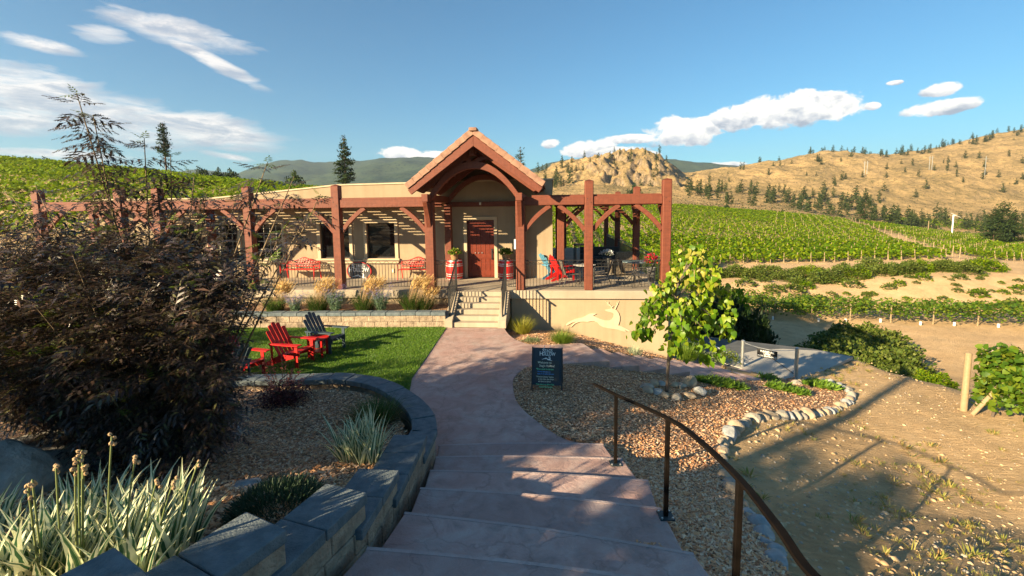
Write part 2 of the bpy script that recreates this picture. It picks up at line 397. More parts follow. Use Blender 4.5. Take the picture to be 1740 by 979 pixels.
M['chalkg'] = simple('green chalk', (.2, .62, .32), None, 4, .9, 0)
M['chalkb'] = simple('blue chalk', (.1, .3, .62), None, 4, .9, 0)
M['black'] = simple('black sign', (.012, .011, .01), None, 4, .5, 0)
M['signwood'] = simple('weathered sign board', (.3, .22, .2), (.42, .33, .3), 9, .8, .3, .004, 30)
M['wicker'] = chipground('wicker', (.06, .045, .03), [(.2, .15, .1), (.3, .24, .17), (.26, .2, .14)], 34)
M['chairmetal'] = simple('patio chair metal', (.022, .02, .018), (.035, .03, .028), 5, .5, 0)
M['sling'] = simple('sling fabric', (.10, .085, .07), (.16, .135, .11), 30, .8, .3, .003, 120)
M['tableglass'] = simple('table top', (.16, .22, .24), (.2, .27, .29), 2, .12, 0)
M['cushion'] = simple('dark cushion', (.02, .024, .026), (.035, .04, .04), 5, .8, .2, .004, 60)
M['pot'] = simple('grey pot', (.09, .09, .085), (.14, .135, .125), 5, .6, .2, .004, 40)
M['bark'] = simple('bark', (.055, .04, .03), (.13, .10, .075), 6, .9, 1., .02, 18, sc=(1, 1, .3))
M['barkred'] = simple('pine bark', (.10, .055, .035), (.2, .12, .08), 6, .9, 1., .02, 12, sc=(1, 1, .3))
M['stem'] = simple('stem', (.10, .065, .035), (.22, .15, .08), 9, .8, .5, .008, 20)
M['elder'] = leafmat('dark lace leaves', [(.024, .018, .021), (.042, .032, .034), (.085, .06, .052), (.04, .038, .024), (.14, .08, .055), (.045, .035, .034), (.15, .145, .045)], .30, .2, .55)
M['elderyoung'] = leafmat('young lace leaves', [(.11, .17, .02), (.17, .24, .03), (.10, .12, .02)], .45, .4)
M['eldergold'] = leafmat('half green lace leaves', [(.06, .055, .012), (.11, .09, .02), (.045, .035, .012)], .45, .3)
M['sapleaf'] = leafmat('sapling leaves', [(.06, .15, .006), (.11, .23, .008), (.19, .30, .01), (.30, .35, .02)], .42, .5, .4, (.3, .4, .02))
M['sapyoung'] = leafmat('young sapling leaves', [(.34, .36, .04), (.48, .42, .08), (.36, .33, .06)], .45, .45)
M['vine'] = leafmat('vine leaves', [(.03, .075, .006), (.055, .12, .008), (.085, .16, .011), (.13, .19, .014), (.19, .21, .02)], .5, .35, .3, (.25, .34, .02))
M['vinefar'] = leafmat('vineyard foliage', [(.045, .105, .002), (.09, .17, .002), (.15, .22, .003), (.23, .27, .005)], .6, .38, .2, (.25, .34, .02))
M['bush'] = leafmat('bush leaves', [(.04, .075, .01), (.08, .12, .015), (.12, .155, .022), (.16, .18, .035)], .6, .3, .3)
M['bushdark'] = leafmat('dark bush leaves', [(.012, .03, .008), (.022, .045, .01), (.035, .06, .014)], .6, .25, .3)
M['needle'] = leafmat('conifer needles', [(.018, .036, .010), (.032, .055, .014), (.05, .075, .018)], .7, .15, .2)
M['needlefar'] = leafmat('far conifer needles', [(.028, .045, .015), (.045, .062, .02), (.065, .08, .026)], .8, .1, .1)
M['shadeleaf'] = leafmat('tree leaves', [(.03, .07, .01), (.05, .1, .015)], .6, .2, .2)
M['flax'] = leafmat('flower stalk', [(.12, .17, .05), (.2, .22, .08)], .6, .2)
M['seed'] = leafmat('dry seed head', [(.32, .2, .1), (.45, .3, .16)], .8, .1)
M['fgrass'] = leafmat('green grass clump', [(.03, .075, .008), (.05, .11, .012), (.09, .14, .02)], .55, .3)
M['ygrass'] = leafmat('yellow grass clump', [(.22, .24, .02), (.35, .34, .04), (.42, .36, .06)], .55, .35)
M['lgrass'] = leafmat('light green grass', [(.09, .17, .015), (.16, .25, .02), (.22, .3, .04)], .55, .35)
M['wheat'] = leafmat('feather seed heads', [(.5, .33, .12), (.66, .45, .18), (.42, .27, .1)], .8, .35)
M['sage'] = leafmat('sage stems', [(.10, .17, .09), (.15, .22, .12)], .7, .2)
M['sageflower'] = leafmat('lavender flowers', [(.19, .15, .36), (.28, .23, .45)], .8, .2)
M['barberry'] = leafmat('barberry leaves', [(.05, .008, .012), (.09, .014, .018), (.03, .006, .01)], .5, .25)
M['barberrytip'] = leafmat('barberry tips', [(.42, .09, .07), (.55, .16, .12)], .5, .35)
M['rosemary'] = leafmat('lavender mound leaves', [(.018, .045, .018), (.035, .07, .03), (.05, .09, .045)], .6, .15)
M['juniper'] = leafmat('juniper sprays', [(.10, .2, .012), (.17, .28, .02), (.06, .14, .012)], .6, .25)
M['yucca'] = leafmat('pale yucca leaves', [(.3, .36, .22), (.42, .45, .28)], .6, .3)
M['thyme'] = leafmat('grey green herb', [(.12, .16, .07), (.2, .23, .1)], .7, .2)
M['flowerred'] = leafmat('crimson flowers', [(.5, .01, .04), (.65, .03, .08), (.4, .01, .02)], .5, .3)
M['flowerwhite'] = leafmat('white flowers', [(.7, .7, .68), (.8, .8, .8)], .6, .3)
M['flowerpink'] = leafmat('small pink flowers', [(.5, .08, .04), (.65, .2, .12), (.6, .3, .08)], .6, .3)
M['weed'] = leafmat('weeds', [(.15, .18, .02), (.24, .25, .04), (.38, .30, .09), (.42, .22, .08), (.20, .24, .03), (.5, .4, .16)], .7, .25)
def iris_mat():
    m, nt, out = _mat('striped iris leaf'); uv = nt.nodes.new('ShaderNodeUVMap'); sep = nt.nodes.new('ShaderNodeSeparateXYZ'); nt.links.new(uv.outputs[0], sep.inputs[0])
    g = nt.nodes.new('ShaderNodeNewGeometry')
    off = mth(nt, 'MULTIPLY', mth(nt, 'SUBTRACT', g.outputs['Random Per Island'], .5), .7)
    st = mth(nt, 'ABSOLUTE', mth(nt, 'SUBTRACT', mth(nt, 'ADD', sep.outputs[0], off), .5))
    w = mth(nt, 'SINE', mth(nt, 'MULTIPLY', sep.outputs[0], 47.))
    e = mth(nt, 'ADD', st, mth(nt, 'MULTIPLY', w, .05))
    r = ramp(nt, [(.12, (.05, .14, .06)), (.17, (.12, .24, .11)), (.22, (.78, .78, .52)), (1, (.7, .72, .46))]); nt.links.new(e, r.inputs[0])
    tip = mixc(nt, mth(nt, 'MULTIPLY', mth(nt, 'SUBTRACT', sep.outputs[1], .86, clamp=True), 3.), r.outputs[0], (.45, .33, .1))
    p = princ(nt, out, tip, .45, None, 0, .4); t = nt.nodes.new('ShaderNodeBsdfTranslucent'); mx = nt.nodes.new('ShaderNodeMixShader'); mx.inputs[0].default_value = .3
    nt.links.new(tip, t.inputs[0]); nt.links.new(p.outputs[0], mx.inputs[1]); nt.links.new(t.outputs[0], mx.inputs[2]); nt.links.new(mx.outputs[0], out.inputs[0]); return m
M['iris'] = iris_mat()
def hillmat(name, dry, dark, rock, green=None, gs=.02, sc=.012, rockz=.5, forest=0):
    m, nt, out = _mat(name); vec = coords(nt, 'World'); geo = nt.nodes.new('ShaderNodeNewGeometry')
    a = nz(nt, vec, sc, 8, .65); b = nz(nt, vec, sc*9, 6, .7)
    r = ramp(nt, [(.42, dark), (.56, dry), (.68, tuple(k*1.2 for k in dry))]); nt.links.new(mth(nt, 'ADD', mth(nt, 'MULTIPLY', a, .5), mth(nt, 'MULTIPLY', b, .5)), r.inputs[0])
    sep = nt.nodes.new('ShaderNodeSeparateXYZ'); nt.links.new(geo.outputs['Normal'], sep.inputs[0])
    steep = mth(nt, 'MULTIPLY', mth(nt, 'SUBTRACT', rockz, sep.outputs[2]), 5., clamp=True)
    rr = ramp(nt, [(.38, tuple(k*.38 for k in rock)), (.62, tuple(k*1.15 for k in rock))]); nt.links.new(nz(nt, coords(nt, 'World', (1, 1, .5)), sc*14, 7, .7, .5), rr.inputs[0])
    c = mixc(nt, steep, r.outputs[0], rr.outputs[0])
    if green:
        vo = nt.nodes.new('ShaderNodeTexVoronoi'); vo.inputs['Scale'].default_value = gs; vo.inputs['Randomness'].default_value = 1; nt.links.new(vec, vo.inputs['Vector'])
        d = mth(nt, 'SUBTRACT', 1., mth(nt, 'MULTIPLY', vo.outputs['Distance'], 3.2, clamp=True), clamp=True)
        k = mth(nt, 'GREATER_THAN', d, .35 if not forest else .02)
        k = mth(nt, 'MULTIPLY', k, mth(nt, 'GREATER_THAN', nz(nt, vec, sc*3, 5), .47 if not forest else .40))
        c = mixc(nt, k, c, green)
    n1 = bump(nt, b, .8, 3.); n2 = bump(nt, nz(nt, vec, sc*30, 6, .75), .9, 2., n1)
    princ(nt, out, c, .95, n2, 0, .1); return m
M['hill'] = hillmat('dry hillside', (.53, .355, .165), (.25, .185, .085), (.38, .28, .18), (.07, .08, .03), .34, .02, .88)
M['mount'] = hillmat('forested mountain', (.05, .072, .035), (.022, .045, .028), (.08, .085, .055), (.008, .024, .016), .05, .0012, .3, 1)
# ------------------------------------------------------------ camera, sun, sky
cd = bpy.data.cameras.new('camera'); cam = bpy.data.objects.new('camera', cd); COL.objects.link(cam); SC.camera = cam
cd.sensor_width = 36; cd.lens = 36*F/1740; cd.shift_y = -(489.5-V0)/1740; cd.clip_start = .05; cd.clip_end = 30000
mw = Matrix.Identity(4)
for i, ax in enumerate((RT, UP, -FW)):
    for j in range(3): mw[j][i] = ax[j]
mw.translation = Vector(EYE); cam.matrix_world = mw
SUN_AZ = math.radians(38.); SUN_EL = math.radians(20.)      # direction the shadows run (from +X towards +Y), and height
TS = np.array([-math.cos(SUN_AZ)*math.cos(SUN_EL), -math.sin(SUN_AZ)*math.cos(SUN_EL), math.sin(SUN_EL)])
sl = bpy.data.lights.new('sun', 'SUN'); sl.energy = 5.0; sl.angle = math.radians(.53); sl.color = (1., .80, .50)
so = bpy.data.objects.new('sun', sl); COL.objects.link(so); so.rotation_euler = Vector(TS).to_track_quat('Z', 'Y').to_euler()
W = bpy.data.worlds.new('World'); SC.world = W; W.use_nodes = True; nt = W.node_tree; nt.nodes.clear()
wo = nt.nodes.new('ShaderNodeOutputWorld'); bg = nt.nodes.new('ShaderNodeBackground'); bg.inputs['Strength'].default_value = .05; nt.links.new(bg.outputs[0], wo.inputs[0])
sky = nt.nodes.new('ShaderNodeTexSky'); sky.sky_type = 'NISHITA'; sky.sun_disc = False; sky.sun_elevation = SUN_EL
sky.sun_rotation = math.atan2(TS[0], TS[1]) % (2*PI); sky.altitude = 400; sky.air_density = 1.2; sky.dust_density = .25; sky.ozone_density = 6
tc = nt.nodes.new('ShaderNodeTexCoord'); dv = tc.outputs['Generated']
sp = nt.nodes.new('ShaderNodeSeparateXYZ'); nt.links.new(dv, sp.inputs[0])
az = mth(nt, 'ARCTAN2', sp.outputs[0], sp.outputs[1]); el = mth(nt, 'ARCSINE', sp.outputs[2])
def ang(u, v):
    d = ray(u, v); d = d/np.linalg.norm(d); return math.atan2(d[0], d[1]), math.asin(d[2])
def blobs(lst):
    m = None; h = None
    for u, v, ru, rv, rot in lst:
        a0, e0 = ang(u, v); a1, _ = ang(u+ru, v); _, e1 = ang(u, v-rv); ra = abs(a1-a0); re = abs(e1-e0)
        c, s = math.cos(rot), math.sin(rot)
        da = mth(nt, 'SUBTRACT', az, a0); de = mth(nt, 'SUBTRACT', el, e0)
        x = mth(nt, 'MULTIPLY', mth(nt, 'ADD', mth(nt, 'MULTIPLY', da, c), mth(nt, 'MULTIPLY', de, s)), 1/ra)
        y = mth(nt, 'MULTIPLY', mth(nt, 'SUBTRACT', mth(nt, 'MULTIPLY', de, c), mth(nt, 'MULTIPLY', da, s)), 1/re)
        k = mth(nt, 'SUBTRACT', 1., mth(nt, 'ADD', mth(nt, 'MULTIPLY', x, x), mth(nt, 'MULTIPLY', y, y)))
        if m is None: m, h = k, y
        else:
            g = mth(nt, 'GREATER_THAN', k, m); h = mth(nt, 'ADD', mth(nt, 'MULTIPLY', g, y), mth(nt, 'MULTIPLY', mth(nt, 'SUBTRACT', 1., g), h)); m = mth(nt, 'MAXIMUM', m, k)
    return m, h
def dirvec(sc=(1, 1, 1), loc=(0, 0, 0)):
    mp = nt.nodes.new('ShaderNodeMapping'); mp.inputs['Scale'].default_value = sc; mp.inputs['Location'].default_value = loc; nt.links.new(dv, mp.inputs[0]); return mp.outputs[0]
cm, chh = blobs([(1335, 188, 128, 30, 0), (1420, 186, 55, 22, 0), (1255, 200, 60, 24, 0), (1160, 224, 72, 27, 0), (1075, 236, 55, 9, 0), (1601, 153, 38, 13, 0), (1605, 181, 80, 14, .05), (1483, 180, 16, 7, 0),
                 (935, 244, 18, 9, 0), (1000, 252, 52, 15, .1), (1040, 258, 60, 10, 0), (690, 262, 46, 13, 0), (735, 266, 40, 9, 0), (1225, 281, 40, 6, 0), (1100, 264, 25, 8, 0), (1520, 141, 14, 4, 0)])
n1 = nz(nt, dirvec((1, 1, 1.5)), 22, 8, .62, .2); n2 = nz(nt, dirvec((1, 1, 1.5), (.012, .004, -.02)), 22, 8, .62, .2)
dens = mth(nt, 'ADD', cm, mth(nt, 'MULTIPLY', mth(nt, 'SUBTRACT', n1, .5), 3.1))
cmask = mth(nt, 'MULTIPLY', mth(nt, 'SUBTRACT', dens, -.06), 3.0, clamp=True)
lit = mth(nt, 'ADD', mth(nt, 'ADD', mth(nt, 'MULTIPLY', chh, .55), .72), mth(nt, 'MULTIPLY', mth(nt, 'SUBTRACT', n2, n1), 2.6), clamp=True)
cr = ramp(nt, [(0., (2.9, 3.3, 4.0)), (.4, (5.6, 5.7, 5.9)), (.75, (8.3, 8.0, 7.4))]); nt.links.new(lit, cr.inputs[0])
sm, shh = blobs([(300, 55, 130, 25, -.06), (345, 95, 110, 13, -.42), (60, 74, 70, 13, -.05), (175, 58, 55, 18, .1), (225, 40, 60, 12, -.2), (40, 150, 190, 42, -.12), (170, 195, 210, 44, -.12), (330, 218, 150, 30, -.1), (20, 205, 130, 26, 0), (385, 266, 45, 6, -.15), (90, 262, 120, 9, 0)])
s1 = nz(nt, dirvec((1, 1, 4.5)), 9, 9, .66, .5); s2 = nz(nt, dirvec((1, 1, 4.5), (.02, .005, -.05)), 9, 9, .66, .5)
sd = mth(nt, 'ADD', sm, mth(nt, 'MULTIPLY', mth(nt, 'SUBTRACT', s1, .5), 4.2))
smask = mth(nt, 'MULTIPLY', mth(nt, 'MULTIPLY', mth(nt, 'SUBTRACT', sd, -.25), .95, clamp=True), .88)
sl_ = mth(nt, 'ADD', mth(nt, 'ADD', mth(nt, 'MULTIPLY', shh, .25), .55), mth(nt, 'MULTIPLY', mth(nt, 'SUBTRACT', s2, s1), 4.), clamp=True)
sr = ramp(nt, [(0., (3.1, 3.5, 4.2)), (.5, (4.9, 4.9, 5.1)), (.9, (7.4, 6.9, 6.5))]); nt.links.new(sl_, sr.inputs[0])
skc = mixc(nt, 1., sky.outputs[0], (.64, 1.0, .96), 'MULTIPLY')
c = mixc(nt, smask, skc, sr.outputs[0]); c = mixc(nt, cmask, c, cr.outputs[0]); nt.links.new(c, bg.inputs['Color'])
SC.view_settings.view_transform = 'Standard'; SC.view_settings.look = 'None'; SC.view_settings.exposure = 1.7; SC.view_settings.gamma = 1
SC.render.engine = 'CYCLES'; SC.cycles.max_bounces = 6; SC.cycles.transparent_max_bounces = 6; SC.cycles.volume_bounces = 0; SC.cycles.use_denoising = True
# ------------------------------------------------------------ lie of the land
def slope(x, y):
    x = np.asarray(x, float); y = np.asarray(y, float)
    h = -.2*np.clip(x-1.3, 0, 6.7) - .06*np.clip(x-8, 0, 8) - .06*np.clip(y-11, 0, 9)*sstep(0, 3, x)
    return h + .21*np.clip(6.6-y, 0, 8)
def bedz(x, y):
    x = np.asarray(x, float); y = np.asarray(y, float)
    return .40 + .24*np.clip(6.4-y, 0, 8) + .10*np.clip(-x-3.2, 0, 6)*np.clip((7.5-y)/2.5, 0, 1) + .03*fbm(x*1.3, y*1.3, 3, 5)
RING = [(-14, 9.6), (-9.5, 9.1), (-7, 8.85), (-5.14, 8.75), (-4.11, 8.76), (-3.31, 8.76), (-2.53, 8.46), (-1.79, 7.74), (-1.32, 6.98), (-1.16, 6.4)]
def near(x, y):
    x = np.asarray(x, float); y = np.asarray(y, float); h = slope(x, y)
    wl = sstep(-1.75, -2.1, x)*(1-sstep(8.0, 8.5, y)); flat = (1-sstep(1.2, 1.9, x))*(1-sstep(8.3, 8.4, y)*0)
    z = h - .14*flat
    z = z*(1-wl) + (bedz(x, y)-.08)*wl
    rough = sstep(2.5, 4.5, x)
    z = z + rough*(.035*fbm(x*1.1, y*2.6, 5, 3) + .02*fbm(x*5, y*9, 3, 9)*sstep(30, 8, y))
    return z
TC = [-3., -1.25, -1.1, -.74, -.4, -.09, .09, .246, .35, .466, .595, .737, .815, .97, 1.125, 1.33, 1.72]   # (u-870)/773
UC = [870+773*t for t in TC]
def zc(v, d, t, off=0.):
    u = 870+773*np.asarray(t); return 3.75-(np.asarray(v, float)-(356-.0122*(u-870)))*d/773-off
ROW = [(33, [1.5, 1.5, 1.2, 1., .6, 0, -1.5, -4, -6, -7.5, -8.2, -8.3, -8.3, -8.3, -8.3, -8.3, -8]),
       (46, [3.5, 3.5, 3.2, 2.5, 1.5, .3, -2.3, -4.8, -7, -8.8, -9.3, -9.3, -9.2, -9, -9, -9, -9]),
       (54, [5.5, 5.2, 5, 4, 2.5, .8, -2.6, -5, -7, -9.1, -9.4, -9.3, -9.2, -9, -9, -9, -9]),
       (64, [7.5, 7.2, 7, 5.5, 3.5, 1.5, -2.8, -5, -6.6, -6.9, -6.8, -6.75, -6.7, -6.6, -6.8, -7.2, -7.5]),
       (88, [12, 11.5, 11, 9, 6, 3, -2.8, -4.8, -6.4, -7.2, -7.1, -7, -7, -7.3, -8.2, -9, -9.5]),
       (150, [22, 21, 20.4, 14.9, 9.4, 6.5, 3, .3, -1.5, -3, -4.2, -5.5, -6.4, -9, -11.5, -12.5, -13]),
       (240, [24, 22, 20, 14, 8, 8.5, 9.1, 6.5, 4.4, 2.1, -.8, -4.3, -6.6, -12, -15.5, -17, -18]),
       (320, [15, 15, 14, 13, 9, 5, 5, 5, 3, 0, -3, -7, -9, -14, -17, -19, -19]),
       (900, [-5]*17), (9000, [-40]*17)]
CT = [-3, -1, 0, .25, .34, .38, .55, .74, .85, 1.02, 1.3, 2]; CD = [19, 22, 31, 31, 24, 19.9, 18.3, 17, 14.6, 12.6, 10.8, 8.5]
def terr(x, y):
    """height of the ground anywhere; y is depth away from the stairs"""
    x = np.asarray(x, float); y = np.asarray(y, float); yy = np.maximum(y, .5); t = np.clip(x/yy, -3, 1.72); dc = np.interp(t, CT, CD)
    zn = near(np.clip(x, -40, 40), np.clip(y, -8, 40)); r = np.hypot(x, y)
    z0 = near(np.clip(t*dc, -60, 60), dc)
    D = [dc] + [np.full_like(dc, d) for d, _ in ROW]; Z = [z0] + [np.interp(t, TC, zz) for _, zz in ROW]
    out = zn.copy()*1.0; L = np.log(yy)
    for k in range(len(D)-1):
        a = np.log(D[k]); b = np.log(D[k+1]); f = (L-a)/(b-a); s = f*f*(3-2*f)*.5+f*.5
        m = (yy > D[k]) & (yy <= D[k+1]); out = np.where(m, Z[k]*(1-s)+Z[k+1]*s, out)
    out = np.where(yy > 9000, -40, out)
    und = sstep(26, 60, yy)*.9*fbm(x/22, y/22, 4, 11) + sstep(19, 28, yy)*.25*fbm(x/3.5, y/3.5, 4, 21)
    out = out+und*(1-sstep(200, 400, yy)*.0)
    w = sstep(1.6, 2.6, np.abs(x)/yy)*sstep(6, 20, r)      # far to the sides and behind: plain level ground
    flat = np.where(x < 0, 1.5, np.clip(near(np.clip(x, -40, 40), np.clip(y, -8, 40)), -2.5, 2))
    out = out*(1-w)+flat*w
    return np.where((y < .5), zn, out)
th = np.concatenate([np.linspace(-180, -56, 90, endpoint=False), np.linspace(-56, -20, 150, endpoint=False), np.linspace(-20, 56, 470, endpoint=False), np.linspace(56, 180, 90, endpoint=False)])
th = np.radians(th); rr = np.concatenate([[0.], np.exp(np.linspace(math.log(.9), math.log(9000), 470))])
Tg, Rg = np.meshgrid(th, rr); gx = (Rg*np.sin(Tg)); gy = (Rg*np.cos(Tg)); gz = terr(gx.ravel(), gy.ravel()).reshape(gx.shape)
# the pad, the road and the terrace have their own surfaces: keep the soil beneath them
PADPOLY = [P(1186, 603, -1.72), P(1350, 652, -1.72), P(1449, 606, -1.72), P(1400, 596, -1.72), P(1330, 592, -1.72), P(1290, 594, -1.72), P(1240, 604, -1.72)]
ROADPOLY = [P(1120, 608, -1.76), P(1190, 640, -1.76), P(1350, 655, -1.76), P(1452, 606, -1.76), P(1380, 593, -1.76), P(1300, 584, -1.76), P(1200, 573, -1.76), P(1100, 570, -1.76), P(1080, 590, -1.76)]
low = inpoly(gx, gy, [(p[0], p[1]) for p in ROADPOLY]); gz = np.where(low, np.minimum(gz, -1.80), gz)
wlow = inpoly(gx, gy, [(-.4, 12.2), (2.2, 12.3), (6.6, 13.2), (6.6, 15.5), (-.4, 16.2)]); gz = np.where(wlow, np.minimum(gz, -.25-.18*np.clip(gy-13, 0, 3)-.27*np.clip(gx-1.7, 0, 6)), gz)
m = inpoly(gx, gy, [(p[0], p[1]) for p in [B2W((-18, .1, 0)), B2W((5.2, .1, 0)), B2W((5.2, 17.5, 0)), B2W((-18, 17.5, 0))]]); gz = np.where(m, np.minimum(gz, .5), gz)
n = len(th); k = len(rr); idx = np.arange(n*k).reshape(k, n); nxt = np.roll(idx, -1, axis=1)
Fq = np.stack([idx[:-1], nxt[:-1], nxt[1:], idx[1:]], -1).reshape(-1, 4)[:, ::-1]
g = npobj(np.stack([gx, gy, gz], -1).reshape(-1, 3), Fq, 'ground', M['dirt'], smooth=True); setp(g, kind='structure')
# lower and upper hills, each a sloping sheet of its own
def hillsheet(name, rows, us, mat, rough, nu=500, nd=90, curve=None):
    """rows: (distance, heights in sight-line terms at the given bearings)"""
    tt = np.linspace((us[0]-870)/773, (us[-1]-870)/773, nu); ut = 870+773*tt
    dd = np.exp(np.linspace(math.log(rows[0][0]), math.log(rows[-1][0]), nd)); Tm, Dm = np.meshgrid(tt, dd); Z = np.zeros_like(Tm)
    for i in range(len(rows)-1):
        d0, v0 = rows[i]; d1, v1 = rows[i+1]
        z0 = zc(np.interp(ut, us, v0), d0, tt); z1 = zc(np.interp(ut, us, v1), d1, tt)
        m = (Dm >= d0-.01) & (Dm <= d1+.01); f = (Dm-d0)/(d1-d0); f = np.clip(f, 0, 1); Z = np.where(m, z0[None]*(1-f)+z1[None]*f, Z)
    X = Tm*Dm; Y = Dm
    Z = Z + rough(X, Y, Dm, Tm)
    ix = np.arange(nu*nd).reshape(nd, nu); Fq = np.stack([ix[:-1, :-1], ix[:-1, 1:], ix[1:, 1:], ix[1:, :-1]], -1).reshape(-1, 4)
    o = npobj(np.stack([X, Y, Z], -1).reshape(-1, 3), Fq, name, mat, smooth=True); setp(o, kind='structure')
    return X, Y, Z
US = [840, 905, 940, 1000, 1060, 1110, 1140, 1162, 1200, 1260, 1300, 1330, 1400, 1460, 1500, 1560, 1620, 1680, 1740, 1850, 2050, 2300]
def hrough(X, Y, D, T):
    k = sstep(270, 360, D)
    e = (T > -.02)*(T < .40)*1.
    kn = np.exp(-((T-.27)/.13)**2)*sstep(395, 450, D)*sstep(560, 520, D)
    rg = fbm(X/38, Y/38, 6, 31)*7*k + fbm(X/9, Y/14, 4, 37)*1.6*k
    cl = (np.abs(fbm(X/14, Y/30, 6, 41)))*22*kn + np.floor(fbm(X/9, Y/20, 4, 43)*4)/4*5*kn
    return rg*(.55+.5*sstep(420, 520, D)) + cl - 4*kn
HX, HY, HZ = hillsheet('hills', [
    (262, [352, 350, 349, 348, 348, 350, 352, 353, 356, 362, 366, 369, 376, 384, 389, 398, 404, 408, 414, 420, 430, 440]),
    (380, [325, 324, 323, 322, 324, 326, 328, 330, 332, 338, 343, 346, 352, 357, 360, 366, 370, 374, 378, 380, 385, 390]),
    (440, [322, 318, 314, 310, 312, 314, 318, 320, 324, 328, 330, 330, 332, 334, 336, 340, 344, 346, 348, 350, 350, 350]),
    (500, [310, 300, 284, 274, 268, 272, 285, 305, 314, 312, 310, 309, 308, 308, 308, 308, 308, 308, 308, 306, 300, 300]),
    (540, [306, 293, 276, 267, 259, 265, 278, 298, 306, 302, 298, 298, 298, 300, 300, 298, 296, 296, 295, 290, 285, 280]),
    (640, [330, 318, 306, 298, 292, 292, 298, 298, 292, 286, 280, 276, 265, 270, 278, 276, 268, 262, 255, 250, 240, 230]),
    (820, [350, 340, 330, 325, 320, 315, 310, 302, 296, 287, 280, 273, 259, 263, 266, 257, 243, 231, 219, 205, 190, 180]),
    (1100, [356]*8+[340, 330, 320, 310, 300, 300, 295, 290, 280, 270, 262, 250, 240, 230])], US, M['hill'], hrough, 620, 170)
UM = [-400, 150, 250, 330, 380, 410, 450, 480, 520, 560, 600, 640, 700, 745, 800, 860, 900, 925, 980, 1040, 1100, 1150, 1200, 1260, 1330, 1500, 1800, 2300]
def mrough(X, Y, D, T): return fbm(X/420, Y/600, 6, 51)*70*sstep(1500, 2100, D)*sstep(3700, 2900, D) + fbm(X/130, Y/160, 4, 55)*16*sstep(1500, 1900, D)
hillsheet('mountains', [
    (1300, [366]*28), (1700, [356, 352, 350, 345, 345, 345, 342, 338, 335, 332, 330, 330, 330, 330, 330, 332, 335, 335, 338, 340, 340, 335, 330, 330, 330, 330, 330, 330]),
    (2300, [345, 335, 330, 320, 322, 320, 310, 308, 310, 308, 306, 302, 300, 298, 300, 305, 312, 310, 308, 306, 305, 300, 300, 300, 305, 310, 320, 320]),
    (3300, [330, 318, 302, 286, 291, 297, 284, 277, 273, 280, 275, 270, 269, 268, 266, 275, 289, 279, 271, 266, 270, 275, 280, 283, 290, 300, 320, 320]),
    (4000, [360]*28)], UM, M['mount'], mrough, 420, 80)
def hz_at(u, d):
    """ground height of the hills at bearing u and distance d"""
    t = (u-870)/773; j = int(np.argmin(abs(HY[:, 0]-d))); i = int(np.argmin(abs(HX[j]/HY[j]-t))); return HX[j, i], HY[j, i], HZ[j, i]
# ------------------------------------------------------------ path, stairs, lawn, beds, pad, road
ex = lambda *p: [np.array(q, float) for q in p]
PATHL = ex((-2.15, 14.3), (-2.2, 12), (-2.28, 9.83), (-2.2, 9.0), (-1.98, 8.1), (-1.5, 7.2), (-1.35, 6.3))
PIN = [P(u, v)[:2] for u, v in ((1028, 757), (960, 746), (905, 710), (880, 685), (872, 660), (875, 640), (900, 623), (960, 618), (1036, 613))]
PINs = spline(PIN, 6)
POUT = [P(u, v)[:2] for u, v in ((989, 583), (915, 586), (885, 581), (866, 570), (857, 558))]
PATH = [tuple(p) for p in PATHL] + [tuple(p) for p in PINs[:, :2]] + [tuple(p) for p in spline(POUT, 5)[:, :2]]
o = sheet('path', PATH, lambda x, y: .004*fbm(x*2, y*2, 3, 2), .3, M['stamped'], skirt=.16); setp(o, kind='structure')
LAWN = [(-30, 15.6), (-2.12, 14.36), (-2.2, 12), (-2.28, 9.9), (-2.15, 9.0), (-2.1, 8.3), (-2.5, 8.3), (-3.2, 8.72), (-5, 8.72), (-9, 9.05), (-14, 9.5), (-30, 10)]
o = sheet('lawn', LAWN, lambda x, y: .012+.01*fbm(x, y, 3, 4), .35, M['lawn'], skirt=.08); setp(o, kind='structure')
MULCHR = [tuple(p) for p in PINs[:, :2]]
FC = [P(1036, 613, 0), P(1087, 620.7, -.17), P(1132, 626, -.34), P(1173, 631, -.51), P(1210.4, 636, -.68), P(1241.6, 638.5, -.85), P(1269, 641, -1.02), P(1294, 643.5, -1.19), P(1316, 645.5, -1.36), P(1334, 647.5, -1.53), P(1350, 650, -1.70)]
BC = [P(989, 583, 0), P(1022, 592, -.17), P(1051, 598, -.34), P(1085, 603, -.51), P(1118, 607.5, -.68), P(1146, 611, -.85), P(1170, 614, -1.02), P(1192, 616.5, -1.19), P(1212, 619, -1.36), P(1230, 621, -1.53), P(1250, 623, -1.70)]
def gnd(u, v):
    for y in np.arange(1, 40, .02):
        p = Q(u, v, y)
        if p[2] < float(slope(p[0], p[1])): return p
    return p
BORDER = [gnd(u, v) for u, v in ((1350, 655), (1390, 648), (1420, 655), (1446, 668), (1445, 681), (1420, 697), (1380, 707), (1330, 710), (1280, 714), (1250, 727), (1230, 751), (1226, 780), (1236, 822), (1262, 866), (1300, 915), (1335, 975))]
BORDER.append(np.array([2.2, 2.2, 0])); BORDER.append(np.array([1.9, .5, 0]))
mp = [tuple(p[:2]) for p in PINs[::-1]]
poly = [tuple(p[:2]) for p in PINs[:, :2]] + [tuple(p[:2]) for p in FC[1:]] + [tuple(p[:2]) for p in spline([b[:2] for b in BORDER], 4)] + [(1.2, .3), (1.2, 3), (1.1, 5), (1.2, 6.6)]
MULCH_POLY = poly
mz = lambda x, y: slope(x, y)+.035+.03*fbm(x*1.5, y*1.5, 4, 6)*sstep(0, .6, np.abs(x-1.2))-.05*sstep(7.0, 7.4, y)*sstep(3.2, .5, x)
o = sheet('mulch_bed', poly, mz, .16, M['mulch'], skirt=.25); setp(o, kind='structure')
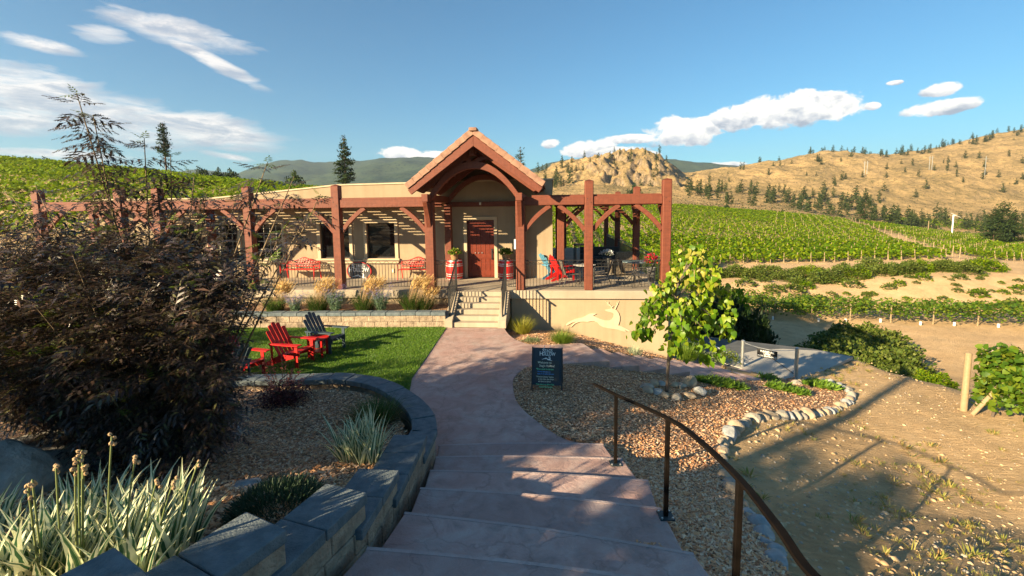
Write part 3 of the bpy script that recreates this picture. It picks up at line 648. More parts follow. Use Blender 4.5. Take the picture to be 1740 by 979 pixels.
BEDL = [(-1.62, 6.2), (-1.75, 6.9), (-2.25, 7.7), (-2.8, 8.15), (-3.4, 8.35), (-5, 8.35), (-9, 8.6), (-14, 9.1), (-14, -1), (-2.6, -1), (-2.3, 2), (-1.9, 3.4), (-1.7, 4.8)]
o = sheet('planter_bed', BEDL, bedz, .22, M['mulch'], skirt=.2); setp(o, kind='structure')
WB = [tuple(B2W((a, b, 0))[:2]) for a, b in ((-.2, .0), (5.3, .0), (5.3, -.6))]
BEDW = [tuple(p) for p in spline(POUT, 5)[:, :2][::-1]] + [tuple(p[:2]) for p in BC[1:8]] + [tuple(P(1160, 600, -1.2)[:2])] + [tuple(B2W((5.6, .1, 0))[:2]), tuple(B2W((-.2, .1, 0))[:2])]
def wz(x, y): return -.02 - .18*np.clip(y-13, 0, 3) - .27*np.clip(x-1.7, 0, 6) + .02*fbm(x*2, y*2, 3, 8)
o = sheet('wall_bed', BEDW, wz, .2, M['mulch'], skirt=.3); setp(o, kind='structure')
o = sheet('road', ROADPOLY, lambda x, y: -1.755+0*x, 1., M['asphalt']); setp(o, kind='structure')
o = sheet('parking_pad', PADPOLY, lambda x, y: -1.735+0*x, 1., M['pad'], skirt=.1); setp(o, kind='structure')
def strip(name, pts, w, z, mat):
    m_ = MB()
    for a, b in zip(pts[:-1], pts[1:]):
        a = np.array(a[:2]); b = np.array(b[:2]); d = (b-a)/np.linalg.norm(b-a); nn = np.array([-d[1], d[0]])*w/2
        m_.add([(*(a-nn), z), (*(b-nn), z), (*(b+nn), z), (*(a+nn), z)], [(0, 1, 2, 3)])
    return setp(m_.build(name, mat), kind='structure')
strip('painted_line', [P(1205, 583, -1.75), P(1272, 622, -1.75)], .07, -1.726, M['paint_line'])
strip('painted_line', [P(1196, 587, -1.75), P(1262, 622, -1.75)], .07, -1.722, M['paint_line'])
strip('pad_joint', [P(1306, 605, -1.74), P(1352, 638, -1.74)], .05, -1.727, M['joint'])
# haze
hb = MB().bx((-5500, -300, -60), (5500, 5200, 640))
hm, hnt, hout = _mat('haze'); pv = hnt.nodes.new('ShaderNodeVolumePrincipled'); pv.inputs['Color'].default_value = (.62, .76, .96, 1); pv.inputs['Density'].default_value = .00009; pv.inputs['Anisotropy'].default_value = .2
hnt.links.new(pv.outputs[0], hout.inputs['Volume'])
ho = hb.build('haze', hm); setp(ho, kind='stuff')
# ------------------------------------------------------------ the winery building and its terrace (a = along the front, b = back, z = up)
D = .95; WB_ = 2.75; BH = 3.88; BT = 4.16
FB = 'B'
bld = thing('winery_building', 'long low tan stucco winery building with red plank door behind the timber pergola', 'building', (-8, 2.75, 0), FB)
AL, AR = -18.6, 1.42
wins = [(BQ(545, 411, WB_), BQ(594, 439, WB_)), (BQ(622.5, 379, WB_), BQ(670, 439, WB_)), (BQ(436, 380, WB_), BQ(478, 438, WB_)), (BQ(357, 382, WB_), BQ(403, 441, WB_))]
W_ = [[BQ(545, 411, WB_)[0], BQ(594, 411, WB_)[0], 1.72, 3.25], [BQ(622.5, 379, WB_)[0], BQ(670, 379, WB_)[0], 1.72, 3.25],
      [BQ(432, 380, WB_)[0], BQ(478, 380, WB_)[0], 1.70, 3.25], [BQ(355, 380, WB_)[0], BQ(403, 380, WB_)[0], 1.70, 3.25], [-15.6, -14.0, 1.7, 3.25]]
zt = BQ(650, 379, WB_)[2]; zb = BQ(650, 439, WB_)[2]
for w in W_: w[2], w[3] = zb, zt
dl, dr = BQ(794, 420, WB_)[0], BQ(840, 420, WB_)[0]; dtop = BQ(817, 374, WB_)[2]
op = [(w[0], w[1], w[2], w[3]) for w in W_] + [(dl, dr, D, dtop)]
def ptop(a):   # raked parapet
    return float(np.interp(a, [-18.6, -13.2, -7.5, -4.2, 0], [BQ(150, 341, WB_)[2], BQ(330, 339, WB_)[2], BQ(560, 316, WB_)[2], BQ(700, 312, WB_)[2], BQ(700, 312, WB_)[2]+.05]))
mb = MB(); xs = sorted(set([AL, AR]+[o_[0] for o_ in op]+[o_[1] for o_ in op]+[-13.2, -7.5, -4.2])); FD = .3
for a0, a1 in zip(xs[:-1], xs[1:]):
    mid = (a0+a1)/2; cuts = [(z0, z1) for l, r, z0, z1 in op if l-1e-6 <= mid <= r+1e-6]; z = 0.
    segs = []
    for z0, z1 in sorted(cuts):
        if z0 > z: segs.append((z, z0, None))
        z = z1
    segs.append((z, None, 1))
    for s0, s1, t in segs:
        if t: mb.prism([(a0, s0), (a1, s0), (a1, ptop(a1)), (a0, ptop(a0))], lambda p, q: (p, WB_, q), (0, FD, 0))
        else: mb.bx((a0, WB_, s0), (a1, WB_+FD, s1))
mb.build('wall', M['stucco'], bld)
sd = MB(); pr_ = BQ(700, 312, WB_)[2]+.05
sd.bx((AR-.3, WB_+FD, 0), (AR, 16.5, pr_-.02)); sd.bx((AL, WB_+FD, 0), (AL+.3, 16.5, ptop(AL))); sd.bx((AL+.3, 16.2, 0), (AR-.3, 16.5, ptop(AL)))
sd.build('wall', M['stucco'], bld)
MB().bx((AL+.3, WB_+FD, 3.6), (AR-.3, 16.2, 3.7)).build('roof', M['roofedge'], bld)
MB().bx((AL+.3, WB_+FD+2.5, 0), (AR-.3, WB_+FD+2.6, 3.6)).build('inner_wall', M['frame'], bld)
cp = MB()
for a0, a1 in ((-18.65, -13.2), (-13.2, -7.5), (-7.5, -4.2), (-4.2, AR+.05)): cp.prism([(a0, ptop(a0)+.002), (a1, ptop(a1)+.002), (a1, ptop(a1)+.06), (a0, ptop(a0)+.06)], lambda p, q: (p, WB_-.04, q), (0, .38, 0))
cp.bx((AR-.34, WB_+.35, pr_), (AR+.04, 16.5, pr_+.06)); cp.build('parapet_cap', M['trim'], bld)
for i, w in enumerate(W_):
    l, r, z0, z1 = w; t = .14
    tr = MB().bx((l-t, WB_-.05, z0), (l, WB_+.12, z1)).bx((r, WB_-.05, z0), (r+t, WB_+.12, z1)).bx((l-t, WB_-.05, z1), (r+t, WB_+.12, z1+t+.02)).bx((l-t-.05, WB_-.09, z0-.12), (r+t+.05, WB_+.12, z0)).bx((l-t, WB_-.06, z0-.2), (r+t, WB_, z0-.12))
    wo_ = tr.build('window', M['trim'], bld, bevel=.008)
    k = .05; MB().bx((l, WB_+.1, z0), (l+k, WB_+.16, z1)).bx((r-k, WB_+.1, z0), (r, WB_+.16, z1)).bx((l+k, WB_+.1, z1-k), (r-k, WB_+.16, z1)).bx((l+k, WB_+.1, z0), (r-k, WB_+.16, z0+k)).build('frame', M['frame'], wo_)
    MB().bx((l+k, WB_+.125, z0+k), (r-k, WB_+.135, z1-k)).build('pane', M['glass'], wo_)
    if i in (2, 3, 4):
        mu = MB(); n = 4
        for j in range(1, n): x = l+k+(r-l-2*k)*j/n; mu.bx((x-.012, WB_+.108, z0+k), (x+.012, WB_+.122, z1-k))
        for j in range(1, 4): z = z0+k+(z1-z0-2*k)*j/4; mu.bx((l+k, WB_+.106, z-.012), (r-k, WB_+.12, z+.012))
        mu.build('muntin', M['muntin'], wo_)
t = .13
MB().bx((dl-t, WB_-.05, D), (dl, WB_+.14, dtop)).bx((dr, WB_-.05, D), (dr+t, WB_+.14, dtop)).bx((dl-t, WB_-.05, dtop), (dr+t, WB_+.14, dtop+.14)).build('door_frame', M['trim'], bld, bevel=.01)
dm = MB(); n = 6; wpl = (dr-dl)/n
for j in range(n): dm.bx((dl+j*wpl+.006, WB_+.08, D+.02), (dl+(j+1)*wpl-.006, WB_+.13, dtop))
dm.bx((dl, WB_+.1, D+.02), (dr, WB_+.14, dtop))
for z in (D+.1, D+.78, dtop-.32): dm.bx((dl+.02, WB_+.062, z), (dr-.02, WB_+.078, z+.2))
do = dm.build('door', M['door'], bld, bevel=.006)
hx = BQ(836, 437, WB_); MB().bx((hx[0]-.03, WB_+.045, 1.7), (hx[0]+.03, WB_+.07, 2.15)).tube([(hx[0], WB_+.03, 1.75), (hx[0], WB_-.02, 1.8), (hx[0], WB_-.02, 2.0), (hx[0], WB_+.03, 2.06)], .012).build('handle', M['iron'], do)
for k in (-.14, 0, .14): MB().box(((dl+dr)/2-.1+k, WB_+.055, 1.98), (.035, .03, .035)).build('clavo', M['steel'], do)
# ---------------------------------------------------- terrace
ter = thing('terrace', 'raised concrete terrace with pale slab edge and tan stucco wall below', 'terrace', (-2, .5, 0), FB)
s0a, s1a = BZ(771, 540, .3)[0]-.02, BZ(846, 540, .3)[0]+.02
sl_m = MB().bx((-18.5, -.2, .66), (5.42, 17.2, D)); sl_m.build('slab', M['concrete'], ter, bevel=.015)
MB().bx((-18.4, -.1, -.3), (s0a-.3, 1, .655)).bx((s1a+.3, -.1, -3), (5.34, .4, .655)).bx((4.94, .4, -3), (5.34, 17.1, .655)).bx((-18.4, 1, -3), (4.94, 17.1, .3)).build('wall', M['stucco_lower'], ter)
# leaping stag relief on the wall under the terrace
STAG = [(450, 415), (470, 395), (500, 378), (535, 364), (575, 356), (600, 345), (628, 328), (655, 322), (684, 324), (668, 332), (655, 340), (680, 350), (716, 366), (748, 374), (780, 376), (800, 368), (810, 350), (812, 330), (808, 318), (790, 312), (765, 306), (748, 298), (752, 291), (775, 288), (795, 284), (806, 284), (832, 294), (848, 315), (858, 345), (858, 375), (850, 405), (846, 412), (870, 420), (905, 436), (942, 458), (925, 458), (895, 447), (912, 462), (890, 460), (850, 447), (815, 442), (770, 436), (735, 428), (705, 412), (690, 392), (665, 380), (640, 382), (615, 388), (585, 386), (555, 388), (520, 402), (492, 430), (486, 432), (505, 408), (530, 386), (500, 394), (472, 410), (455, 418)]
ANT = [[(800, 284), (790, 262), (770, 245), (748, 226)], [(790, 262), (776, 258), (760, 254)], [(797, 275), (812, 262)], [(770, 245), (772, 230)], [(822, 290), (832, 270), (842, 248), (850, 226)], [(832, 270), (820, 258)], [(842, 248), (834, 236)]]
def stag(fr, ext, s, name, mat, parent, lines=True):
    """one outline used for the wall relief, the oval sign and the sandwich board"""
    pts = [((x-700)/492., -(y-345)/492.) for x, y in STAG]; mb_ = MB()
    v2 = [Vector((p[0], p[1], 0)) for p in pts]; tri = geometry.tessellate_polygon([v2]); n_ = len(pts)
    A = np.array([fr(p[0]*s, p[1]*s) for p in pts]); B = A+np.array(ext)
    area = sum(pts[i][0]*pts[(i+1) % n_][1]-pts[(i+1) % n_][0]*pts[i][1] for i in range(n_))
    mb_.add(np.vstack([A, B]), [tuple(int(i)+n_ for i in t) for t in tri]+[(i, (i+1) % n_, (i+1) % n_+n_, i+n_) for i in range(n_)])
    e = np.array(ext); el_ = np.linalg.norm(e)
    for ln in ANT:
        q = np.array([fr((x-700)/492.*s, -(y-345)/492.*s) for x, y in ln])+e*.5
        mb_.tube(q, np.linspace(.011, .005, len(q))*s, 5)
    return mb_.build(name, mat, parent)
def wcrop(x, y): return BQ(860+x/4.45, 460+y/4.45, -.1)
c0 = wcrop(700, 345); sc_ = (wcrop(942, 345)-wcrop(450, 345))[0]
stag(lambda x, y: (c0[0]+x, -.1, c0[2]+y), (0, -.035, 0), sc_, 'stag_relief', M['relief'], ter)
# ---------------------------------------------------- front steps
fs = thing('front_steps', 'six pale concrete steps with low side walls rising to the red door', 'steps', ((s0a+s1a)/2, -1, 0), FB)
fy = BZ(812, 557, 0)[1]; tr_ = (-.2-fy)/6
for k in range(6):
    MB().bx((s0a+.002, fy+tr_*k, k*.158), (s1a-.002, -.203, (k+1)*.158 if k < 5 else D-.004)).build('step', M['concrete'], fs, bevel=.012)
for a0, a1 in ((s0a-.26, s0a), (s1a, s1a+.26)):
    MB().prism([(fy-.06, 0), (-.2, 0), (-.2, D+.004), (-.45, D+.004), (fy-.06, .22)], lambda p, q: (a0, p, q), (a1-a0, 0, 0)).build('side_wall', M['concrete'], fs, bevel=.012)
def step_rail(a, lab):
    t_ = thing('step_handrail', lab, 'handrail', (a, fy+.2, 0), FB, 'black handrails of the front steps'); 
    MB().box((a, -.3, D+.53), (.045, .045, 1.06)).build('post', M['iron'], t_); MB().box((a, fy+.15, .32+.47), (.045, .045, .95)).build('post', M['iron'], t_)
    top = [(a, -.05, D+1.07), (a, -.32, D+1.06), (a, fy+.15, 1.28), (a, fy-.05, 1.24)]; m_ = MB()
    for p, q in zip(top[:-1], top[1:]): m_.beam(p, q, .045, .05)
    m_.build('top_rail', M['iron'], t_); m_ = MB().beam((a, -.32, D+.12), (a, fy+.15, .42), .02, .03); m_.build('bottom_rail', M['iron'], t_)
    for j in range(1, 11):
        f = j/11; b = -.3+(fy+.45)*f; MB().beam((a, b, D+.12+(.42-D-.12)*f), (a, b, D+1.04+(1.26-D-1.04)*f), .016, .016).build('baluster', M['iron'], t_)
    MB().box((a, -.3, D+.01), (.1, .1, .02)).build('base_plate', M['iron'], t_); MB().box((a, fy+.15, .3), (.1, .1, .03)).build('base_plate', M['iron'], t_)
step_rail(s0a-.13, 'black iron handrail on the left side of the front steps')
step_rail(s1a+.13, 'black iron handrail on the right side of the front steps')
# ---------------------------------------------------- timber pergola, left wing
PW = .29
def post(t_, a, b, ztop, w=PW, z0=D, lab=None):
    m_ = MB().box((a, b, (z0+ztop)/2), (w, w, ztop-z0)); v = m_.v; 
    m_.add([(a-w/2, b-w/2, ztop), (a+w/2, b-w/2, ztop), (a+w/2, b+w/2, ztop), (a-w/2, b+w/2, ztop), (a, b, ztop+.05)], [(0, 1, 4), (1, 2, 4), (2, 3, 4), (3, 0, 4)])
    return m_.build('post', M['timber'], t_, bevel=.022, seg=1)
def brace(t_, p_lo, p_hi, w=.11, th=.15, bow=.10):
    """curved knee brace from a post up to a beam"""
    p = np.array(p_lo, float); q = np.array(p_hi, float); d = q-p; L = np.linalg.norm(d); d /= L
    side = np.cross(d, (0, 0, 1.)); side /= np.linalg.norm(side); nrm = np.cross(side, d); 
    A = []; n = 7
    for i in range(n):
        f = i/(n-1); c = p+d*L*f+nrm*bow*(-4*(f-.5)**2+1)*-1*-.6; A.append(c)
    m_ = MB(); V = []
    for c in A: V += [c-side*w/2-nrm*th/2, c+side*w/2-nrm*th/2, c+side*w/2+nrm*th/2, c-side*w/2+nrm*th/2]
    f = [(i*4+k, i*4+(k+1) % 4, (i+1)*4+(k+1) % 4, (i+1)*4+k) for i in range(n-1) for k in range(4)] + [(3, 2, 1, 0), tuple((n-1)*4+k for k in range(4))]
    m_.add(V, f); return m_.build('brace', M['timber'], t_, bevel=.01, seg=1)
def pegs(t_, a, b, z):
    for dx, dz in ((-.06, .06), (.06, -.06)): MB().tube([(a+dx, b-PW/2-.012, z+dz), (a+dx, b-PW/2+.02, z+dz)], .014, 6).build('bolt', M['iron'], t_)
pl = thing('timber_pergola', 'long red timber pergola in front of the windows, left of the gabled porch', 'pergola', (-10.5, 0, D), FB)
PA = [BQ(430, 460, 0)[0], BQ(578, 460, 0)[0]]; GA0 = BQ(733, 460, 0)[0]; GA1 = BQ(885, 460, 0)[0]
PL = [-18.0, -15.7, -13.15] + PA; ztops = [4.58]*5
PL = [BQ(66, 345, 0)[0], BQ(204, 340, 0)[0], BQ(268, 335, 0)[0]] + PA
for a in PL:
    post(pl, a, 0, 4.66); pegs(pl, a, 0, 4.02)
    for s in (-1, 1):
        if a == PL[0] and s < 0: continue
        brace(pl, (a+s*PW/2, 0, 3.02), (a+s*(PW/2+.88), 0, BH-.02))
brace(pl, (GA0-PW/2, 0, 3.02), (GA0-PW/2-.88, 0, BH-.02))
nodes = PL+[GA0]
for a0, a1 in zip(nodes[:-1], nodes[1:]): MB().bx((a0+PW/2+.002, -.1, BH), (a1-PW/2-.002, .1, BT)).build('beam', M['timber'], pl, bevel=.014, seg=1)
for a in (PL[0]-.4, PL[2]+.1, GA0+.02): 
    if a < GA0: post(pl, a, WB_-.35, 4.1, .26)
MB().bx((PL[0], WB_-.14, BH+.02), (GA0-.2, WB_-.03, BT-.03)).build('ledger', M['timber'], pl)
js = MB(); a = PL[0]+.3
while a < GA0-.3: js.bx((a-.035, .11, BH+.06), (a+.035, WB_-.15, BT-.01)); a += 1.05
js.build('joists', M['timber'], pl)
sl2 = MB(); b = -.04
while b < WB_-.1: sl2.bx((PL[0]-.2, b-.02, BT+.002), (GA0-.28, b+.02, BT+.067)); b += .225
sl2.build('slats', M['timber'], pl)
# ---------------------------------------------------- pergola over the right wing of the terrace
prg = thing('timber_pergola', 'open red timber pergola over the patio furniture, right of the gabled porch', 'pergola', (3.8, 6, D), FB)
RA = [BQ(1000, 460, 0)[0], BQ(1130, 460, 0)[0]]; RB = [0, 5.4, 11.3, 16.8]
posts = [(RA[0], 0), (RA[1], 0)] + [(RA[1], b) for b in RB[1:]] + [(2.3, 16.8), (1.75, WB_-.05), (1.75, 9.5)]
for a, b in posts:
    post(prg, a, b, 4.68 if (b == 0 or (a == RA[1])) else 4.2); pegs(prg, a, b, 4.02)
for a in RA:
    for s in (-1, 1):
        if a == RA[1] and s > 0: continue
        brace(prg, (a+s*PW/2, 0, 3.02), (a+s*(PW/2+.88), 0, BH-.02))
brace(prg, (GA1+PW/2, 0, 3.02), (GA1+PW/2+.88, 0, BH-.02))
for b in RB:
    for s in (-1, 1):
        if (b == 0 and s < 0) or (b == RB[-1] and s > 0): continue
        brace(prg, (RA[1], b+s*PW/2, 3.02), (RA[1], b+s*(PW/2+.88), BH-.02))
for s in (-1, 1): brace(prg, (1.75, 9.5+s*.15, 3.02), (1.75, 9.5+s*1.03, BH-.02))
brace(prg, (2.3+.15, 16.8, 3.02), (3.33, 16.8, BH-.02)); brace(prg, (RA[1]-.15, 16.8, 3.02), (RA[1]-1.03, 16.8, BH-.02))
brace(prg, (1.9, WB_-.05, 3.0), (2.75, WB_-.05, BH-.02)); brace(prg, (RA[1]-.15, 5.4, 3.02), (RA[1]-1.03, 5.4, BH-.02)); brace(prg, (RA[1]-.15, 11.3, 3.02), (RA[1]-1.03, 11.3, BH-.02))
for a0, a1 in ((GA1, RA[0]), (RA[0], RA[1])): MB().bx((a0+PW/2+.002, -.1, BH), (a1-PW/2-.002, .1, BT)).build('beam', M['timber'], prg, bevel=.014, seg=1)
for b0, b1 in zip(RB[:-1], RB[1:]): MB().bx((RA[1]-.1, b0+PW/2+.002, BH), (RA[1]+.1, b1-PW/2-.002, BT)).build('beam', M['timber'], prg, bevel=.014, seg=1)
for b in (5.4, 11.3, 16.8): MB().bx((1.62, b-.08, BH+.003), (RA[1]-PW/2-.002, b+.08, BT-.02)).build('beam', M['timber'], prg)
MB().bx((1.6, WB_-.2, BH), (1.78, 16.9, BT-.022)).build('beam', M['timber'], prg)
js = MB(); a = 2.3
while a < RA[1]-.2: js.bx((a-.035, .12, BH+.08), (a+.035, 16.6, BT-.025)); a += .98
js.build('joists', M['timber'], prg)
sl3 = MB(); b = .02
while b < 17: sl3.bx((1.55 if b > WB_-.2 else GA1+.4, b-.02, BT+.002), (RA[1]+.28 if b > .3 else RA[1]-.2, b+.02, BT+.067)); b += .225
sl3.build('slats', M['timber'], prg)
# ---------------------------------------------------- gabled porch
gp = thing('gabled_porch', 'timber framed porch with arched truss and steep clay tile gable over the steps', 'porch', ((GA0+GA1)/2, 0, D), FB)
gc = (GA0+GA1)/2+.02
for a in (GA0, GA1): post(gp, a, 0, 4.05, .31); pegs(gp, a, 0, 3.7)
for a in (GA0+.1, GA1-.1): post(gp, a, WB_-.3, 4.0, .27)
zr = BQ(805, 223, -.7)[2]; el_a = BQ(694, 318, -.7); er_a = BQ(921, 322, -.7); ze = (el_a[2]+er_a[2])/2; hw = (er_a[0]-el_a[0])/2; gc = (er_a[0]+el_a[0])/2
FBp = -.72; slp = (zr-.12-ze)/hw; L_ = math.hypot(hw, zr-.12-ze); ang_ = math.atan(slp)
BK = 6.0
for s in (-1, 1):   # roof deck boards and tile courses
    def fr(a, z, s=s): return (gc+s*a, FBp, z)
    MB().prism([(0, zr-.10), (hw, ze), (hw, ze+.05), (0, zr-.04)], lambda p, q: (gc+s*p, FBp+.08, q), (0, BK, 0)).build('roof_deck', M['roofedge'], gp)
    tm = MB(); nc = 9; dirv = np.array([s*math.cos(ang_), 0, -math.sin(ang_)]); nv = np.array([s*math.sin(ang_), 0, math.cos(ang_)])
    R_ = np.stack([dirv, [0, 1., 0] if s > 0 else [0, 1., 0], nv], 1)
    for c_ in range(nc):
        l0 = L_*c_/nc; l1 = L_*(c_+1)/nc+.05; base = np.array([gc, 0, zr-.03]); nt_ = 20
        tilt = .05
        for j in range(nt_):
            y0 = FBp+.12+j*.30; wj = .29
            if j == 0: y0, wj = FBp+.10, .31
            mid = base+dirv*((l0+l1)/2)+nv*(.03+.012)+np.array([0, y0+wj/2, 0])
            dd = dirv*math.cos(tilt)+nv*math.sin(tilt); nn_ = nv*math.cos(tilt)-dirv*math.sin(tilt)
            tm.box(mid, (l1-l0, wj, .03), np.stack([dd, [0, 1., 0], nn_], 1))
    tm.build('roof_tiles', M['tile'], gp)
    rk = MB()   # rake tiles along the front edge
    for c_ in range(nc):
        l0 = L_*c_/nc+.0; l1 = L_*(c_+1)/nc+.06; mid = np.array([gc, FBp, zr-.03])+dirv*(l0+l1)/2+nv*.035+np.array([0, .03, 0])
        dd = dirv*math.cos(.06)+nv*math.sin(.06); nn_ = nv*math.cos(.06)-dirv*math.sin(.06)
        rk.box(mid, (l1-l0-.02, .18, .20), np.stack([dd, [0, 1., 0], nn_], 1))
    rk.build('rake_tiles', M['tile'], gp, bevel=.012)
    # barge board, principal rafter behind it, purlins
    b1, b2 = .36, .22
    MB().prism([(0, zr-.12), (hw+.02, ze-.02), (hw-.10, ze-.02-.16), (0, zr-.12-b1)], lambda p, q: (gc+s*p, FBp-.02, q), (0, .09, 0)).build('barge_board', M['timber'], gp, bevel=.01, seg=1)
    MB().prism([(0, zr-.16), (hw-.05, ze-.02), (hw-.30, ze-.12), (0, zr-.16-.42)], lambda p, q: (gc+s*p, -.1, q), (0, .2, 0)).build('rafter', M['timber'], gp, bevel=.012, seg=1)
    MB().prism([(0, zr-.16), (hw-.05, ze-.02), (hw-.30, ze-.12), (0, zr-.16-.42)], lambda p, q: (gc+s*p, 2.35, q), (0, .16, 0)).build('rafter', M['timber'], gp)
    for k in range(1, 7): l = L_*k/7; pz = np.array([gc, 0, zr-.24])+dirv*l; MB().bx((pz[0]-.03, FBp+.1, pz[2]-.02), (pz[0]+.03, WB_+.3, pz[2]+.07)).build('purlin', M['timber'], gp)
    a_ = GA1 if s > 0 else GA0
    MB().bx((a_-.11, FBp+.12, 4.04), (a_+.11, WB_, 4.30)).build('plate_beam', M['timber'], gp, bevel=.012, seg=1)
    # bracket under the overhanging plate, on the face of the post
    MB().prism([(-.155, 3.15), (-.155, 4.03), (-.62, 4.03), (-.5, 3.85), (-.33, 3.55)], lambda p, q: (a_-.08, p, q), (.16, 0, 0)).build('bracket', M['timber'], gp, bevel=.01, seg=1)
MB().box((gc, FBp+.1, zr+.05), (.26, .44, .11)).box((gc, 2.3, zr+.05), (.24, 3.9, .10)).build('ridge_tiles', M['tile'], gp, bevel=.02)
def arc(y0, y1, z_spring, z_crown, th_, name):
    h = GA1-GA0-.1; m_ = MB(); n_ = 16; lo = []; up = []
    for i in range(n_+1):
        x = -1+2*i/n_; lo.append((x*h/2, z_spring+(z_crown-z_spring)*(1-abs(x)**2.1))); up.append((x*h/2*1.0, z_spring+th_*1.15+(z_crown-z_spring)*(1-abs(x)**2.1)*.96+.02))
    m_.prism(lo+up[::-1], lambda p, q: ((GA0+GA1)/2+p, y0, q), (0, y1-y0, 0)); return m_.build(name, M['timber'], gp, bevel=.01, seg=1)
zcrown = BQ(805, 287, 0)[2]; arc(-.14, .12, 4.02, zcrown, .24, 'arched_collar'); arc(WB_-.25, WB_-.06, 3.95, zcrown-.2, .2, 'arched_collar')
MB().bx(((GA0+GA1)/2-.09, -.34, zcrown+.42), ((GA0+GA1)/2+.09, -.16, zr-.3)).build('king_post', M['timber'], gp, bevel=.012, seg=1)
for s in (-1, 1):
    c = (GA0+GA1)/2; MB().beam((c+s*.08, -.02, zcrown+.25), (c+s*.78, -.02, zcrown+.52), .12, .14).build('strut', M['timber'], gp, bevel=.01, seg=1)
MB().bx((GA0, WB_-.13, 3.88), (GA1, WB_-.03, 4.08)).build('wall_beam', M['timber'], gp)
MB().prism([(-hw+.25, 4.0), (hw-.25, 4.0), (hw-.3, ze), (0, zr-.25), (-hw+.3, ze)], lambda p, q: (gc+p, WB_+.32, q), (0, .12, 0)).build('gable_wall', M['stucco'], gp)
lt = thing('porch_light', 'tiny white lamp on the dark beam above the red door', 'lamp', (0, WB_-.2, 3.98), FB); la = BQ(816, 346, WB_-.15)
MB().bx((la[0]-.04, WB_-.17, la[2]-.06), (la[0]+.04, WB_-.132, la[2]+.06)).build('housing', M['trim'], lt); MB().bx((la[0]-.025, WB_-.2, la[2]-.04), (la[0]+.025, WB_-.172, la[2]+.03)).build('lens', M['white'], lt)

# ---------------------------------------------------- railings
def railing(p, q, lab, n=None, z=D):
    p = np.array(p, float); q = np.array(q, float); L = np.linalg.norm(q-p); d = (q-p)/L; n = n or max(4, int(L/.112)); c = (p+q)/2
    t_ = thing('iron_railing', lab, 'railing', (c[0], c[1], z), FB, 'black iron railings round the terrace')
    up = np.array([0, 0, 1.])
    v = lambda s, h: np.array([*(p+d*s)[:2], z+h])
    MB().beam(v(0, 1.03), v(L, 1.03), .04, .022).build('top_rail', M['iron'], t_); MB().beam(v(0, .90), v(L, .90), .022, .018).build('middle_rail', M['iron'], t_); MB().beam(v(0, .1), v(L, .1), .022, .018).build('bottom_rail', M['iron'], t_)
    k = int(L/.3); m_ = MB(); s = np.linspace(.04, L-.04, k*12); w = np.stack([v(a_, .965+.042*math.sin(a_/.15*PI)) for a_ in s]); m_.tube(w, .006, 4, False); m_.build('scrollwork', M['iron'], t_)
    bm_ = None
    for j in range(n):
        s_ = L*(j+.5)/n
        if bm_ is None: bm_ = MB().box((c[0], c[1], z+.5), (.014, .014, .8)).build('baluster', M['iron'], t_); o_ = bm_
        else: o_ = bm_.copy(); COL.objects.link(o_)
        dd = v(s_, 0)-np.array([c[0], c[1], z]); o_.location = tuple(dd)
    return t_
G = PW/2+.01
railing((PL[2]+G, 0), (PL[3]-G, 0), 'railing section at the far left, mostly behind the dark lacy shrub'); railing((PL[1]+G, 0), (PL[2]-G, 0), 'leftmost short railing section behind the dark shrub', 12)
railing((PL[0]+G, 0), (PL[1]-G, 0), 'end railing section under the leftmost pergola bay behind the shrub')
railing((PL[3]+G, 0), (PL[4]-G, 0), 'railing section in front of the first red bench and grid window')
railing((PL[4]+G, 0), (GA0-G, 0), 'railing section in front of the oval sign and second red bench')
railing((GA0+G, 0), (s0a-.17, 0), 'short railing section between the left porch post and the steps'); railing((s1a+.17, 0), (GA1-G, 0), 'short railing section between the steps and the right porch post')
railing((GA1+G, 0), (RA[0]-G, 0), 'railing section in front of the red adirondack chair on the terrace'); railing((RA[0]+G, 0), (RA[1]-G, 0), 'railing section in front of the wicker chair and crimson flowers')
for i, (b0, b1) in enumerate(zip(RB[:-1], RB[1:])): railing((RA[1], b0+G), (RA[1], b1-G), ['side railing nearest the front corner, beside the crimson flowers', 'side railing behind the wicker chair, middle bay', 'side railing along the farthest bay of the patio'][i])
railing((2.3+G, 16.8), (RA[1]-G, 16.8), 'back railing at the far end of the patio against the vines')
